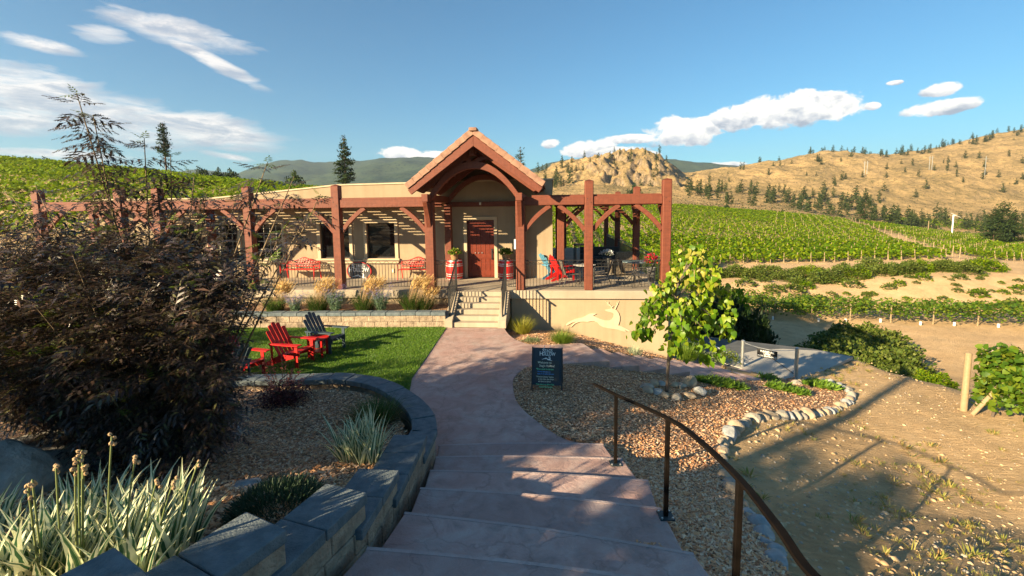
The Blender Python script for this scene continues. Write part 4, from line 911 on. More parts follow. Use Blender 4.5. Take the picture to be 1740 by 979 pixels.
# ------------------------------------------------------------ garden stairs and retaining walls
gs = thing('garden_stairs', 'wide shaded flight of stamped concrete stairs curving down to the path', 'stairs', (.2, 3, 0))
NL = [P(745, 757, .15), P(740, 777, .3), P(730, 800, .45), P(721, 830, .6), P(687, 872, .75), P(623, 932, .9)]; NR = [P(1025, 755, .15), P(1058, 780, .3), P(1102, 817, .45), P(1124, 865, .6), P(1179, 942, .75), P(1260, 1010, .9)]
NL = [np.array([min(p[0], -1.08), p[1], p[2]]) for p in NL]
for k in range(6): NL.append(np.array([-1.52-.3*k, 2.95-.66*k, 1.05+.15*k])); NR.append(np.array([1.74+.04*k, 2.42-.68*k, 1.05+.15*k]))
for k in range(len(NL)):
    L0, R0 = NL[k], NR[k]
    if k+1 < len(NL): L1, R1 = NL[k+1], NR[k+1]
    else: L1 = L0+np.array([-.3, -1.6, 0]); R1 = R0+np.array([.1, -1.6, 0])
    n = 8; front = [L0+(R0-L0)*i/n + np.array([0, .05*math.sin(PI*i/n), 0]) for i in range(n+1)]; back = [L1+(R1-L1)*i/n + np.array([0, .05*math.sin(PI*i/n)-.07, 0]) for i in range(n+1)]
    m_ = MB(); z1 = L0[2]; z0 = z1-.42 if k else -.1; poly = [p[:2] for p in front]+[p[:2] for p in back[::-1]]
    m_.prism([tuple(p) for p in poly], lambda a, b: (a, b, z0), (0, 0, z1-z0)); m_.build('step', M['stamped'], gs, bevel=.018, seg=3)
    V = []
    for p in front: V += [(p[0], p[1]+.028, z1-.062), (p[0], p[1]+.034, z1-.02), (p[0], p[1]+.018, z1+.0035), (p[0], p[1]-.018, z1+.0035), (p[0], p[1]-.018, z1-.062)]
    nf = len(front); MB().add(V, [(i*5+j, i*5+(j+1) % 5, (i+1)*5+(j+1) % 5, (i+1)*5+j) for i in range(nf-1) for j in range(5)]+[(4, 3, 2, 1, 0), tuple((nf-1)*5+j for j in range(5))]).build('nosing', M['nosing'], gs, smooth=False)  # added lip in the lightened tone, so each step edge shows in the shade
def offs(path, d):
    path = np.array(path, float)[:, :2]; T = np.gradient(path, axis=0); T /= np.linalg.norm(T, axis=1)[:, None]; return path+np.stack([-T[:, 1], T[:, 0]], 1)*d
def cut(path, n):   # resample to n equal pieces
    path = np.array(path, float); s = np.concatenate([[0], np.cumsum(np.linalg.norm(np.diff(path, axis=0), axis=1))]); t = np.linspace(0, s[-1], n+1)
    return np.stack([np.interp(t, s, path[:, i]) for i in range(2)], 1), s[-1]
def capstones(t_, path, z, w, side, L=.44, th=.10, over=.03, rough=1):
    n = max(1, int(round(cut(path, 1)[1]/L))); pts, tot = cut(path, n*4); inn = offs(pts, side*w); out = offs(pts, -side*over)
    for i in range(n):
        a, b = i*4, i*4+4; g_ = .006
        o_ = [out[j] for j in range(a, b+1)]; q_ = [inn[j] for j in range(a, b+1)]
        d = (o_[-1]-o_[0]); d = d/np.linalg.norm(d)*g_; o_[0] = o_[0]+d; q_[0] = q_[0]+d; o_[-1] = o_[-1]-d; q_[-1] = q_[-1]-d
        dz = .004*((i*7) % 3-1); MB().prism([tuple(p) for p in o_]+[tuple(p) for p in q_[::-1]], lambda x, y: (x, y, z-th+dz), (0, 0, th)).build('cap_stone', M['cap'], t_, bevel=.012, seg=2)
def blockface(t_, path, z0, z1, side, w=.25, hb=.2, L=.40):
    m_ = MB(); r = 0; z = z1
    while z > z0+.02:
        zb_ = max(z0, z-hb); n = max(1, int(round(cut(path, 1)[1]/L))); pts, tot = cut(path, n*2+1 if r % 2 else n*2)
        i = 0; first = r % 2
        while i < len(pts)-1:
            j = min(len(pts)-1, i+(1 if (first and i == 0) else 2)); seg_ = pts[i:j+1]; jit = .006*math.sin(i*12.9+r*7.1)
            inn = offs(np.array([seg_[0], seg_[-1]]), side*w); o_ = offs(np.array([seg_[0], seg_[-1]]), -side*jit); d = (seg_[-1]-seg_[0]); l = np.linalg.norm(d)
            if l > .02:
                d = d/l*.004; m_.prism([tuple(o_[0]+d), tuple(o_[1]-d), tuple(inn[1]-d), tuple(inn[0]+d)], lambda x, y: (x, y, zb_+.004), (0, 0, z-zb_-.008))
            i = j
        z -= hb; r += 1
    return m_.build('block_face', M['block'], t_, bevel=.008, seg=1)
rw = thing('garden_wall', 'stepped curved block retaining wall with charcoal caps left of the garden stairs', 'retaining wall', (-1.6, 6, 0))
RS = spline([(x, y) for x, y in RING], 5)
capstones(rw, RS, .55, .34, -1, .46); blockface(rw, RS, -.15, .449, -1)
LV = [((-1.16, 6.38), (-1.19, 5.80), .55), ((-1.19, 5.80), (-1.25, 4.58), .78), ((-1.25, 4.58), (-1.33, 3.81), 1.02), ((-1.33, 3.81), (-1.62, 2.99), 1.28), ((-1.62, 2.99), (-1.98, 2.28), 1.55), ((-1.98, 2.28), (-2.45, 1.45), 1.82), ((-2.45, 1.45), (-3.0, .5), 2.08), ((-3.0, .5), (-3.6, -.6), 2.3)]
for i, (a, b, z) in enumerate(LV):
    a = np.array(a); b = np.array(b); d = (b-a)/np.linalg.norm(b-a)
    if i: capstones(rw, [a-d*.0, (a+b)/2, b+d*.16], z, .42, -1, .5)
    else: capstones(rw, [a-d*.01, (a+b)/2, b+d*.16], z, .36, -1, .6)
    blockface(rw, [a, (a+b)/2, b], z-1.05, z-.101, -1, .3)
lw = thing('terrace_planter_wall', 'low straight block wall with charcoal caps along the back of the lawn', 'retaining wall', (-8, 14.4, 0))
lp = [(-2.16, 14.34), (-8, 14.5), (-19.5, 15.1)]
a_, b_, c_ = [np.array(p) for p in lp]
capstones(lw, cut([a_, b_, c_], 60)[0], .50, .32, -1, .48, .11); blockface(lw, cut([a_, b_, c_], 60)[0], -.05, .389, -1, .25, .2, .42)
PLW = [(-2.18, 14.6), (-8, 14.76), (-19.4, 15.36)] + [tuple(B2W((a, -.08, 0))[:2]) for a in (-18.3, -10, -2.2)]
o = sheet('terrace_bed', PLW, lambda x, y: .42+.015*fbm(x*2, y*2, 3, 5), .3, M['mulch'], skirt=.1); setp(o, kind='structure')
ss = thing('side_stairs', 'long flight of shallow stamped steps running down to the parking pad at the right', 'stairs', (5, 12, -.9))
FC2 = FC; BC2 = BC
for k in range(10):
    zt_ = -.17*k; a, b, c, d = FC2[k], FC2[k+1], BC2[k+1], BC2[k]
    if k == 0: continue
    a, b, c, d = [np.array([p[0], p[1]]) for p in (FC2[k-1], FC2[k], BC2[k], BC2[k-1])]; e = (b-a); e = e/np.linalg.norm(e)*.06
    MB().prism([tuple(a-e), tuple(b), tuple(c), tuple(d-e)], lambda x, y: (x, y, zt_-.6), (0, 0, .6)).build('step', M['stamped'], ss, bevel=.015, seg=2)
a, b, c, d = [np.array(p[:2]) for p in (FC2[9], P(1352, 652, -1.7), P(1262, 626, -1.7), BC2[9])]
MB().prism([tuple(a-(b-a)*.02), tuple(b), tuple(c), tuple(d)], lambda x, y: (x, y, -2.2), (0, 0, .5)).build('landing', M['stamped'], ss, bevel=.01)
# ------------------------------------------------------------ foreground handrail
hr = thing('garden_handrail', 'curved dark bronze steel handrail on posts along the garden stairs', 'handrail', (1.5, 4, .6))
hp = [Q(1010, 653, 6.5), Q(1047, 671, 5.86), Q(1135, 711, 4.37), Q(1190, 750, 3.66), Q(1257, 815, 2.98), Q(1320, 893, 2.42), Q(1395, 990, 1.98), np.array([1.42, 1.35, 2.28]), np.array([1.48, .5, 2.5])]
hs = spline(hp, 8); m_ = MB(); V = []; T = np.gradient(hs, axis=0); T /= np.linalg.norm(T, axis=1)[:, None]
for c, t in zip(hs, T):
    s_ = np.cross(t, (0, 0, 1.)); s_ /= np.linalg.norm(s_); n_ = np.cross(s_, t)
    for a, b in ((-.026, -.013), (.026, -.013), (.026, .013), (-.026, .013)): V.append(c+s_*a+n_*b)
n_ = len(hs); m_.add(V, [(i*4+k, i*4+(k+1) % 4, (i+1)*4+(k+1) % 4, (i+1)*4+k) for i in range(n_-1) for k in range(4)]+[(3, 2, 1, 0), tuple((n_-1)*4+k for k in range(4))]); m_.build('top_rail', M['bronze'], hr, bevel=.005, seg=2)
for u, vb, z0, top in ((1047, 785, .30, hp[1]), (1132, 876, .60, hp[2]), (1253, 0, .9, hp[4]), (None, 0, 1.3, hp[7])):
    x, y = top[0], top[1]
    po = MB().box((x, y, (z0+top[2]-.014)/2), (.042, .042, top[2]-.014-z0)).build('post', M['bronze'], hr, bevel=.004)
    bp = MB().box((x, y, z0+.006), (.15, .15, .012)).build('base_plate', M['plate'], po, bevel=.003)
    for sx in (-1, 1):
        for sy in (-1, 1): MB().lathe([(.011, 0), (.011, .012), (.006, .018)], (x+sx*.055, y+sy*.055, z0+.0125), 6).build('bolt', M['steel'], po)
# ------------------------------------------------------------ lettering
def text(s, size, mat, parent, R, loc, name='lettering', align='CENTER', sx=1., ext=.002, bold=0.):
    cu = bpy.data.curves.new('t', 'FONT'); cu.body = s; cu.size = size; cu.align_x = align; cu.extrude = ext; cu.offset = bold; cu.resolution_u = 3
    o_ = bpy.data.objects.new('t', cu); COL.objects.link(o_); dg = bpy.context.evaluated_depsgraph_get(); me = bpy.data.meshes.new_from_object(o_.evaluated_get(dg)); bpy.data.objects.remove(o_)
    co = np.empty(len(me.vertices)*3); me.vertices.foreach_get('co', co); co = co.reshape(-1, 3); co[:, 0] *= sx
    co = co@np.asarray(R).T + np.asarray(loc, float) - ORG.get(parent.name, np.zeros(3)); me.vertices.foreach_set('co', co.ravel().astype(np.float32)); me.materials.clear(); me.update()
    return link_mesh(me, name, mat, parent)
UPR = Rx(PI/2)   # text plane standing up, facing -Y
# sandwich board
bl = P(906, 658, -.03); br = P(955, 661, -.04); tz = Q(930, 588, (bl[1]+br[1])/2+.05)[2]; c = (bl+br)/2; wd = np.linalg.norm((br-bl)[:2])-.02; yaw = math.atan2(br[1]-bl[1], br[0]-bl[0])
z0 = float(slope(c[0], c[1]))+.02; Hs = tz-z0
ab = thing('sandwich_board', 'black sandwich board with coloured chalk writing standing in the mulch by the path', 'sign', (c[0], c[1], z0))
ab.rotation_euler = (0, 0, yaw); O = ORG[ab.name] = np.zeros(3)
lean = .20; RF = Rx(-math.atan(lean/ (2*Hs))*1.0); 
def pan(y0, lean_sign, front):
    R = Rx(-lean_sign*math.atan(.22/Hs)); 
    return R, np.array([0, y0, 0])
Rf, of = pan(-.22, 1, True); Rb, ob = pan(.22, -1, False)
tr3 = lambda R, o_, p: R@np.array(p)+o_
def pbox(m_, R, o_, lo, hi): lo = np.array(lo, float); hi = np.array(hi, float); m_.box(tr3(R, o_, (lo+hi)/2), hi-lo, R)
m_ = MB(); pbox(m_, Rf, of, (-wd/2, -.012, .09), (wd/2, .012, Hs)); fp = m_.build('front_panel', M['signnavy'], ab, bevel=.004)
m_ = MB(); pbox(m_, Rb, ob, (-wd/2, -.012, .09), (wd/2, .012, Hs-.005)); m_.build('back_panel', M['signnavy'], ab, bevel=.004)
for R, o_, sg in ((Rf, of, 1), (Rb, ob, -1)):
    for s in (-1, 1): m_ = MB(); pbox(m_, R, o_, (s*(wd/2+.013)-.012, -.018, 0), (s*(wd/2+.013)+.012, .018, Hs-.0+.01)); m_.build('leg', M['iron'], ab)
cw = wd*.84; m_ = MB(); pbox(m_, Rf, of, (-cw/2, -.0165, .17), (cw/2, -.0125, Hs*.70)); m_.build('chalkboard', M['blackboard'], ab)
for s in (-.1, .1): MB().tube([(s*.6, -.03, Hs-.02), (s*.6, 0, Hs+.03), (s*.6, .03, Hs-.02)], .005, 5).build('hinge', M['steel'], ab)
RT_ = Rf@UPR
def ft(s, size, z, mat, x=0, align='CENTER', sx=.9, bold=.0): text(s, size, mat, fp, RT_, tr3(Rf, of, (x, -.019, z)), align=align, sx=sx, ext=.001, bold=bold)
ORG[fp.name] = np.zeros(3)
ft("S", .125, Hs*.885, M['white'], -.075, sx=.9, bold=.002); ft("TAG'S", .085, Hs*.90, M['white'], .028, sx=.72, bold=.0015); ft("H", .12, Hs*.815, M['white'], -.125, sx=.85, bold=.002); ft("OLLOW", .095, Hs*.82, M['white'], .035, sx=.78, bold=.002)
q0 = tr3(Rf, of, (0.0, -.017, Hs*.755)); ax_ = Rf@np.array([1., 0, 0]); az_ = Rf@np.array([0, 0, 1.]); ay_ = Rf@np.array([0, 1., 0])
stag(lambda x, y: q0+ax_*x+az_*y, -ay_*.003, .22, 'stag_emblem', M['white'], fp)
ln = [("Welcome to", .066, 'chalkw', -.05, 0), ("Stag's Hollow!", .066, 'chalkw', -.0, 0), ("*Bring a picnic for the lawn", .045, 'chalkg', -.225, 1), ("We have deli items, to", .040, 'chalkb', -.20, 1), ("enjoy on the patio with wine", .040, 'chalkb', -.20, 1),
      ("* Premium Seminar Tastings", .043, 'chalkw', -.225, 1), ("at 1pm, 2pm, 3pm & 4pm", .043, 'chalkw', -.18, 1), ("ask about an option!", .043, 'chalkw', -.18, 1), ("* Ask about our Wine Club", .045, 'chalkg', -.225, 1), ("Membership Benefits.", .045, 'chalkg', -.16, 1)]
zz = Hs*.70-.065
for i, (s, sz, mt, x, al) in enumerate(ln):
    ft(s, sz*1.0, zz, M[mt], x, 'LEFT' if al else 'CENTER', .74 if al else .85, .0008); zz -= (.066, .062, .05, .044, .062, .046, .046, .062, .05, .05)[i]
# oval winery sign leaning on the wall
oc = BQ(610.7, 460.5, WB_-.12); ow = (BQ(631.5, 460, WB_-.1)[0]-BQ(590, 460, WB_-.1)[0])/2; oh = (BQ(611, 444.5, WB_-.1)[2]-BQ(611, 476, WB_-.1)[2])/2
ov = thing('oval_sign', 'oval dark grey winery sign with red rim leaning against the stucco wall', 'sign', (oc[0], WB_-.15, D), FB); yb = WB_-.16
el2 = lambda s: [(oc[0]+ow*s*math.cos(2*PI*k/48), oc[2]+oh*s*math.sin(2*PI*k/48)) for k in range(48)]
MB().prism(el2(.95), lambda a, b: (a, yb, b), (0, .04, 0)).build('face', M['slate'], ov)
rim = MB(); E_o = el2(1.0); E_i = el2(.945); V = [(a, yb-.012, b) for a, b in E_o]+[(a, yb-.012, b) for a, b in E_i]+[(a, yb+.045, b) for a, b in E_o]+[(a, yb+.045, b) for a, b in E_i]
rim.add(V, [(k, (k+1) % 48, 48+(k+1) % 48, 48+k) for k in range(48)]+[(k, 96+k, 96+(k+1) % 48, (k+1) % 48) for k in range(48)]+[(48+k, 48+(k+1) % 48, 144+(k+1) % 48, 144+k) for k in range(48)]).build('rim', M['redpaint'], ov)
for s, sz, dx, dz, sx in (("S", .27, -.24, .14, .9), ("TAG'S", .2, .06, .16, .75), ("H", .26, -.36, -.03, .85), ("OLLOW", .23, .08, -.02, .82)): text(s, sz, M['white'], ov, UPR, (oc[0]+dx*ow*1.0/.52, yb-.006, oc[2]+dz), sx=sx*1.0, ext=.003, bold=.005)
stag(lambda x, y: (oc[0]+.02+x, yb-.002, oc[2]-.17+y), (0, -.006, 0), .62, 'stag_emblem', M['white'], ov)
# bollards, chain and its sign
bo = []
for (u, vb, vt, lab) in ((1261, 622, 580, 'galvanised bollard at the inner end of the chain, nearer the building'), (1352, 640, 593, 'galvanised bollard at the foot of the side stairs, nearer the rock border')):
    p = P(u, vb, -1.70); q = Q(u, vt, p[1]); t_ = thing('bollard', lab, 'bollard', (p[0], p[1], -1.7), group='bollards at the foot of the side stairs'); h = q[2]+1.7
    MB().lathe([(.055, 0), (.055, h)], (p[0], p[1], -1.7), 16).build('pipe', M['steel'], t_, smooth=False); MB().lathe([(.062, h), (.062, h+.02), (.03, h+.045), (.001, h+.05)], (p[0], p[1], -1.7), 16).build('cap', M['steel'], t_); bo.append((p, h))
(pA, hA), (pB, hB) = bo; A = np.array([pA[0], pA[1], -1.7+hA-.03]); B = np.array([pB[0], pB[1], -1.7+hB-.03]); dAB = (B-A); lAB = np.linalg.norm(dAB[:2])
ch = thing('barrier_chain', 'thin chain slung between the two bollards', 'chain', tuple((A+B)/2-np.array([0, 0, .2])))
s = np.linspace(0, 1, 26); pts = A+np.outer(s, dAB); pts[:, 2] -= .13*4*s*(1-s); MB().tube(pts, .009, 5).build('links', M['steel'], ch)
cs = thing('chain_sign', 'small black sign with white lettering hung on the chain between bollards', 'sign', tuple(A+dAB*.47+np.array([0, 0, -.35])))
yw = math.atan2(dAB[1], dAB[0]); Rc = Rz(yw); cc = A+dAB*.47+np.array([0, 0, -.13-.16]); MB().box(cc, (.60, .012, .27), Rc).build('board', M['black'], cs)
for s_, sz, dz in (("PLEASE USE", .085, .045), ("UPPER", .075, -.03), ("MAIN ENTRANCE", .075, -.105)): text(s_, sz, M['white'], cs, Rc@UPR, cc+Rc@np.array([0, -.0085, dz]), sx=.95, ext=.001, bold=.002)
for s_ in (-.25, .25): MB().tube([cc+Rc@np.array([s_, 0, .13]), cc+Rc@np.array([s_, 0, .17])], .006, 5).build('hook', M['steel'], cs)
# ------------------------------------------------------------ adirondack chairs and table
def adirondack(name, lab, mat, loc, rz, group=None):
    t_ = thing(name, lab, 'chair', (0, 0, 0), group=group); t_.location = loc; t_.rotation_euler = (0, 0, rz)
    for k in range(6): x = .34-.088*k; MB().box((x, 0, .395-.105*(k/5)), (.08, .54, .022), Ry(.19)).build('seat_slat', mat, t_, bevel=.004, seg=1)
    for s in (-1, 1):
        MB().prism([(.38, .40), (.38, .28), (-.55, 0), (-.63, 0), (-.63, .06), (-.2, .28)], lambda p, q: (p, s*.265-.012, q), (0, .024, 0)).build('side_rail', mat, t_)
        MB().box((.31, s*.29, .28), (.09, .024, .56)).build('leg', mat, t_, bevel=.004, seg=1)
        MB().prism([(.46, s*.25), (.44, s*.40), (.1, s*.41), (-.4, s*.36), (-.42, s*.29), (.1, s*.25)][::s], lambda p, q: (p, q, .562), (0, 0, .024)).build('armrest', mat, t_, bevel=.004, seg=1)
        MB().box((-.36, s*.30, .30), (.05, .024, .54)).build('rear_upright', mat, t_)
    for k, (y, h) in enumerate(((-.24, .66), (-.12, .78), (0, .83), (.12, .78), (.24, .66))):
        n = 6; w = .054; top = [(y+w*math.cos(PI*i/n), h+.03*math.sin(PI*i/n)) for i in range(n+1)]
        a = .46; Rk = Ry(-a); poly = [(y-w*.8, 0), (y+w*.8, 0)]+top; MB().prism(poly, lambda p, q: tuple(Rk@np.array([0, p*(1+.14*q), q])+np.array([-.16, 0, .26])), tuple(Rk@np.array([-.018, 0, 0]))).build('back_slat', mat, t_, bevel=.003, seg=1)
    MB().box((-.39, 0, .545), (.03, .64, .06)).build('back_brace', mat, t_)
    return t_
G_ = 'adirondack chairs on the lawn'
c1 = P(512, 624, 0); r1 = adirondack('adirondack_chair', 'red adirondack chair in the middle, beside the red side table', M['redpaint'], (c1[0]-.28, c1[1]+.22, .015), -.22, G_)
r2 = dup(r1, (c1[0]-1.0, c1[1]-.72, .015), -.3, None, 'red adirondack chair nearest the dark shrub, half hidden behind the curved wall', G_)
c3 = P(566, 601, 0); r3 = adirondack('adirondack_chair', 'dark slate blue adirondack chair standing alone nearest the terrace wall', M['navy'], (c3[0]-.26, c3[1]+.28, .015), -.28, G_)
c4 = P(455, 640, .56); dup(r3, (c4[0]-1.35, c4[1]+.75, .015), 2.9, None, 'dark blue adirondack chair mostly hidden by the shrub, one arm showing', G_)
ct = P(541, 606, .0); tb = thing('side_table', 'small red wooden side table on the lawn beside the red adirondack chairs', 'table', (ct[0], ct[1], .012))
m_ = MB()
MB().prism([(ct[0]+.29*math.cos(2*PI*k/20), ct[1]+.26*math.sin(2*PI*k/20)) for k in range(20)], lambda a, b: (a, b, .50), (0, 0, .024)).build('tabletop', M['redpaint'], tb, bevel=.004)
for sx in (-1, 1):
    for sy in (-1, 1): MB().box((ct[0]+sx*.17, ct[1]+sy*.16, .255), (.055, .03, .488)).build('leg', M['redpaint'], tb, bevel=.004, seg=1)
MB().box((ct[0], ct[1], .16), (.36, .34, .022)).build('shelf', M['redpaint'], tb)
# on the terrace: blue and red pair by the building corner
for mt, nm, (u, v), rz, lab in ((M['bluepaint'], 'adirondack_chair', (938, 472), .5, 'blue adirondack chair tucked beside the building corner on the terrace'), (M['redpaint'], 'adirondack_chair', (957, 476), .35, 'red adirondack chair on the terrace beside the building corner post')):
    p = P(u, v, D); t_ = adirondack(nm, lab, mt, (p[0], p[1]+.1, D+.001), rz, 'adirondack chairs on the terrace')
# ------------------------------------------------------------ red iron benches
def bench(lab, u0, u1):
    bq = WB_-.5; a0 = BQ(u0, 460, bq)[0]; a1 = BQ(u1, 460, bq)[0]; c = (a0+a1)/2; w = (a1-a0)/2
    t_ = thing('iron_bench', lab, 'bench', (c, bq, D), FB, 'ornate red iron benches by the wall'); mt = M['redmetal']
    for k in range(5): MB().bx((c-w+.03, bq-.25+.09*k, D+.42), (c+w-.03, bq-.25+.09*k+.06, D+.44)).build('seat_slat', mt, t_)
    for s in (-1, 1):
        x = c+s*(w-.02)
        MB().tube([(x, bq-.32, D), (x, bq-.26, D+.42), (x, bq-.27, D+.63)], .022, 8).build('front_leg', mt, t_); MB().tube([(x, bq+.30, D), (x, bq+.2, D+.42), (x, bq+.28, D+.75)], .022, 8).build('rear_leg', mt, t_)
        MB().tube(spline([(x, bq-.27, D+.60), (x, bq-.3, D+.655), (x, bq-.1, D+.66), (x, bq+.26, D+.66)], 5), .022, 8).build('armrest', mt, t_); MB().tube([(x, bq-.28, D+.41), (x, bq+.22, D+.41)], .018, 6).build('side_bar', mt, t_)
    bk = lambda x, h: (c+x, bq+.2+(h-.42)*.25, D+h)
    n = 24; MB().tube([bk(-w+.02+(2*w-.04)*i/n, .74+.15*math.exp(-((i/n-.5)/.2)**2)) for i in range(n+1)], .022, 8).build('back_rail', mt, t_); MB().tube([bk(-w+.02, .52), bk(w-.02, .52)], .016, 6).build('lower_rail', mt, t_)
    m_ = MB()
    nn = 13
    for i in range(nn):
        x = -w+.08+(2*w-.16)*i/(nn-1); top = .73+.15*math.exp(-((x/(2*w))/.2)**2); r = .045
        m_.tube([bk(x+r*math.cos(t), .60+r*1.1*math.sin(t)) for t in np.linspace(0, 2*PI, 12)], .009, 4, False); m_.tube([bk(x+r*.8*math.cos(t), (.66+top)/2+(top-.66)/2*math.sin(t)) for t in np.linspace(0, 2*PI, 12)], .009, 4, False)
        m_.tube([bk(x-.05, .53), bk(x+.05, top-.02)], .007, 4, False); m_.tube([bk(x+.05, .53), bk(x-.05, top-.02)], .007, 4, False)
    m_.build('lattice', mt, t_); return t_
bench('red iron bench between the gridded window and the dark window', 482, 540); bench('red iron bench beside the porch post, right of the oval sign', 679, 737)
# ------------------------------------------------------------ barrels with pots
def barrel(u0, u1, lab, potlab, seed):
    bq = WB_-.42; a0 = BQ(u0, 460, bq)[0]; a1 = BQ(u1, 460, bq)[0]; c = (a0+a1)/2; r = (a1-a0)/2; H = BQ(800, 441, bq)[2]-D
    t_ = thing('wine_barrel', lab, 'barrel', (c, bq, D), FB, 'red wine barrels either side of the door')
    pr = lambda z: r*(1-.16*abs(2*z/H-1)**2.2)
    MB().lathe([(pr(z)*.985, z) for z in np.linspace(0, H, 15)]+[(pr(H)*.88, H), (pr(H)*.88, H-.03)], (c, bq, D), 32).build('staves', M['redpaint'], t_, smooth=True)
    for f in (.04, .2, .3, .71, .8, .965):
        z = H*f; MB().lathe([(pr(z-.013)+.001, z-.015), (pr(z-.013)+.007, z-.013), (pr(z+.013)+.007, z+.013), (pr(z+.013)+.001, z+.015)], (c, bq, D), 32).build('hoop', M['hoop'], t_)
    q = thing('flower_basket', potlab, 'flower pot', (c, bq, D+H), FB, 'planted baskets on the barrels')
    MB().lathe([(.12, .002), (.17, .2), (.18, .22), (.15, .22), (.14, .15)], (c, bq, D+H), 18).build('pot', M['basket'], q)
    g2 = np.random.default_rng(seed); n = 420; d = rdir(n, -.1, 1, g2); pos = np.array([c, bq, D+H+.24])+d*g2.uniform(.08, .24, n)[:, None]*np.array([1.15, 1, .8])
    tv = [(0, 0, 0), (.5, .5, .08), (0, 1.1, 0), (-.5, .5, .08)]; V, Fc = inst(tv, [(0, 1, 2, 3)], pos, frames(d+rdir(n, -.6, .8, g2)*.8, None, g2.uniform(-1, 1, n)), g2.uniform(.05, .085, n)); npobj(V, Fc, 'foliage', M['lgrass'], q)
    n = 26; d = rdir(n, .1, 1, g2); pos = np.array([c, bq, D+H+.26])+d*.24*np.array([1.15, 1, .8]); V, Fc = inst(tv, [(0, 1, 2, 3)], pos, frames(rdir(n, 0, 1, g2), None, g2.uniform(-1, 1, n)), g2.uniform(.035, .05, n)); npobj(V, Fc, 'flowers', M['flowerpink'], q)
barrel(758.5, 787, 'red wine barrel with pale hoops left of the door', 'planted basket standing on the left barrel', 1); barrel(846, 873, 'red wine barrel with pale hoops right of the door, beside the porch post', 'planted basket standing on the right barrel', 2)
# ------------------------------------------------------------ patio furniture
def patio_chair(lab, loc, rz, grp='black metal patio chairs'):
    t_ = thing('patio_chair', lab, 'chair', group=grp); t_.location = loc; t_.rotation_euler = (0, 0, rz); mt = M['chairmetal']
    MB().prism([(-.25, .42), (.25, .44), (.25, .455), (-.25, .435)], lambda p, q: (p, -.24, q), (0, .48, 0)).build('seat', M['sling'], t_)
    MB().prism([(-.24, .44), (-.40, .92), (-.385, .925), (-.225, .44)], lambda p, q: (p, -.22, q), (0, .44, 0)).build('backrest', M['sling'], t_)
    MB().tube(spline([(-.24, -.235, .43), (-.38, -.235, .85), (-.42, -.15, .95), (-.42, .15, .95), (-.38, .235, .85), (-.24, .235, .43)], 5), .016, 6).build('back_frame', mt, t_)
    for s in (-1, 1):
        MB().tube(spline([(.30, s*.27, 0), (.26, s*.27, .35), (.24, s*.28, .6), (.1, s*.28, .66), (-.32, s*.25, .67)], 4), .015, 6).build('arm_and_leg', mt, t_); MB().tube(spline([(-.38, s*.25, 0), (-.26, s*.25, .3), (-.2, s*.25, .43)], 4), .015, 6).build('leg', mt, t_)
        MB().tube([(-.22, s*.245, .43), (.26, s*.245, .44)], .013, 6).build('side_bar', mt, t_)
    return t_
def dk(u, v): return P(u, v, D)
p = dk(972, 488); pc = patio_chair('black metal patio chair with fabric back, nearest the red adirondack chair', (p[0], p[1]+.25, D+.001), .15)
p = dk(1024, 488); dup(pc, (p[0], p[1]+.3, D+.001), PI-.15, None, 'black metal patio chair facing left, just right of the second pergola post', 'black metal patio chairs')
p = dk(1072, 484); dup(pc, (p[0], p[1]+.2, D+.001), .1, None, 'black metal patio chair in front of the round glass table', 'black metal patio chairs')
p = dk(1094, 490); dup(pc, (p[0], p[1]+.2, D+.001), PI-.4, None, 'black metal patio chair beside the crimson flowers at the corner post', 'black metal patio chairs')
def gtable(u, v, lab, r=.5, h=.72, mat='tableglass'):
    p = dk(u, v); t_ = thing('patio_table', lab, 'table', (p[0], p[1], D), group=None)
    MB().lathe([(r, h), (r, h+.02)], (p[0], p[1], D), 28).build('tabletop', M[mat], t_)
    MB().lathe([(.03, .05), (.03, h-.002)], (p[0], p[1], D), 10).build('column', M['chairmetal'], t_)
    for k in range(4): a = PI/4+k*PI/2; MB().tube(spline([(p[0], p[1], D+.2), (p[0]+r*.35*math.cos(a), p[1]+r*.35*math.sin(a), D+.16), (p[0]+r*.75*math.cos(a), p[1]+r*.75*math.sin(a), D+.012)], 4), .014, 6).build('leg', M['chairmetal'], t_)
gtable(1078, 476, 'round glass patio table behind the black chairs near the corner', .52); gtable(993, 481, 'pale round patio table behind the second pergola post', .42, .68, 'pad')
def wicker(u, v, rz, lab):
    p = dk(u, v); t_ = thing('wicker_armchair', lab, 'armchair'); t_.location = (p[0], p[1]+.2, D+.001); t_.rotation_euler = (0, 0, rz); w = M['wicker']
    MB().bx((-.36, -.36, .06), (.36, .36, .34)).build('seat_base', w, t_, bevel=.02); MB().bx((-.36, -.36, .342), (-.24, .36, 1.0)).build('backrest', w, t_, bevel=.02)
    for s in (-1, 1): MB().bx((-.238, s*.36-(.10 if s > 0 else 0), .342), (.36, s*.36+(.10 if s < 0 else 0), .6)).build('armrest', w, t_, bevel=.02)
    MB().bx((-.235, -.255, .342), (.35, .255, .46)).build('cushion', M['cushion'], t_, bevel=.03)
    for sx in (-1, 1):
        for sy in (-1, 1): MB().bx((sx*.31-.025, sy*.31-.025, 0), (sx*.31+.025, sy*.31+.025, .06)).build('foot', M['chairmetal'], t_)
wicker(1057, 468, PI/2+.15, 'high backed brown wicker armchair seen from behind on the terrace')
p = dk(1020, 455); so_ = thing('dark_sofa', 'dark wicker sofa in the shade behind the second pergola post', 'sofa'); so_.location = (p[0]+.1, p[1]+.6, D+.001); so_.rotation_euler = (0, 0, -.1)
MB().bx((-.95, -.4, .05), (.95, .4, .34)).build('base', M['cushion'], so_, bevel=.02); MB().bx((-.95, .25, .342), (.95, .42, .92)).build('backrest', M['cushion'], so_, bevel=.03)
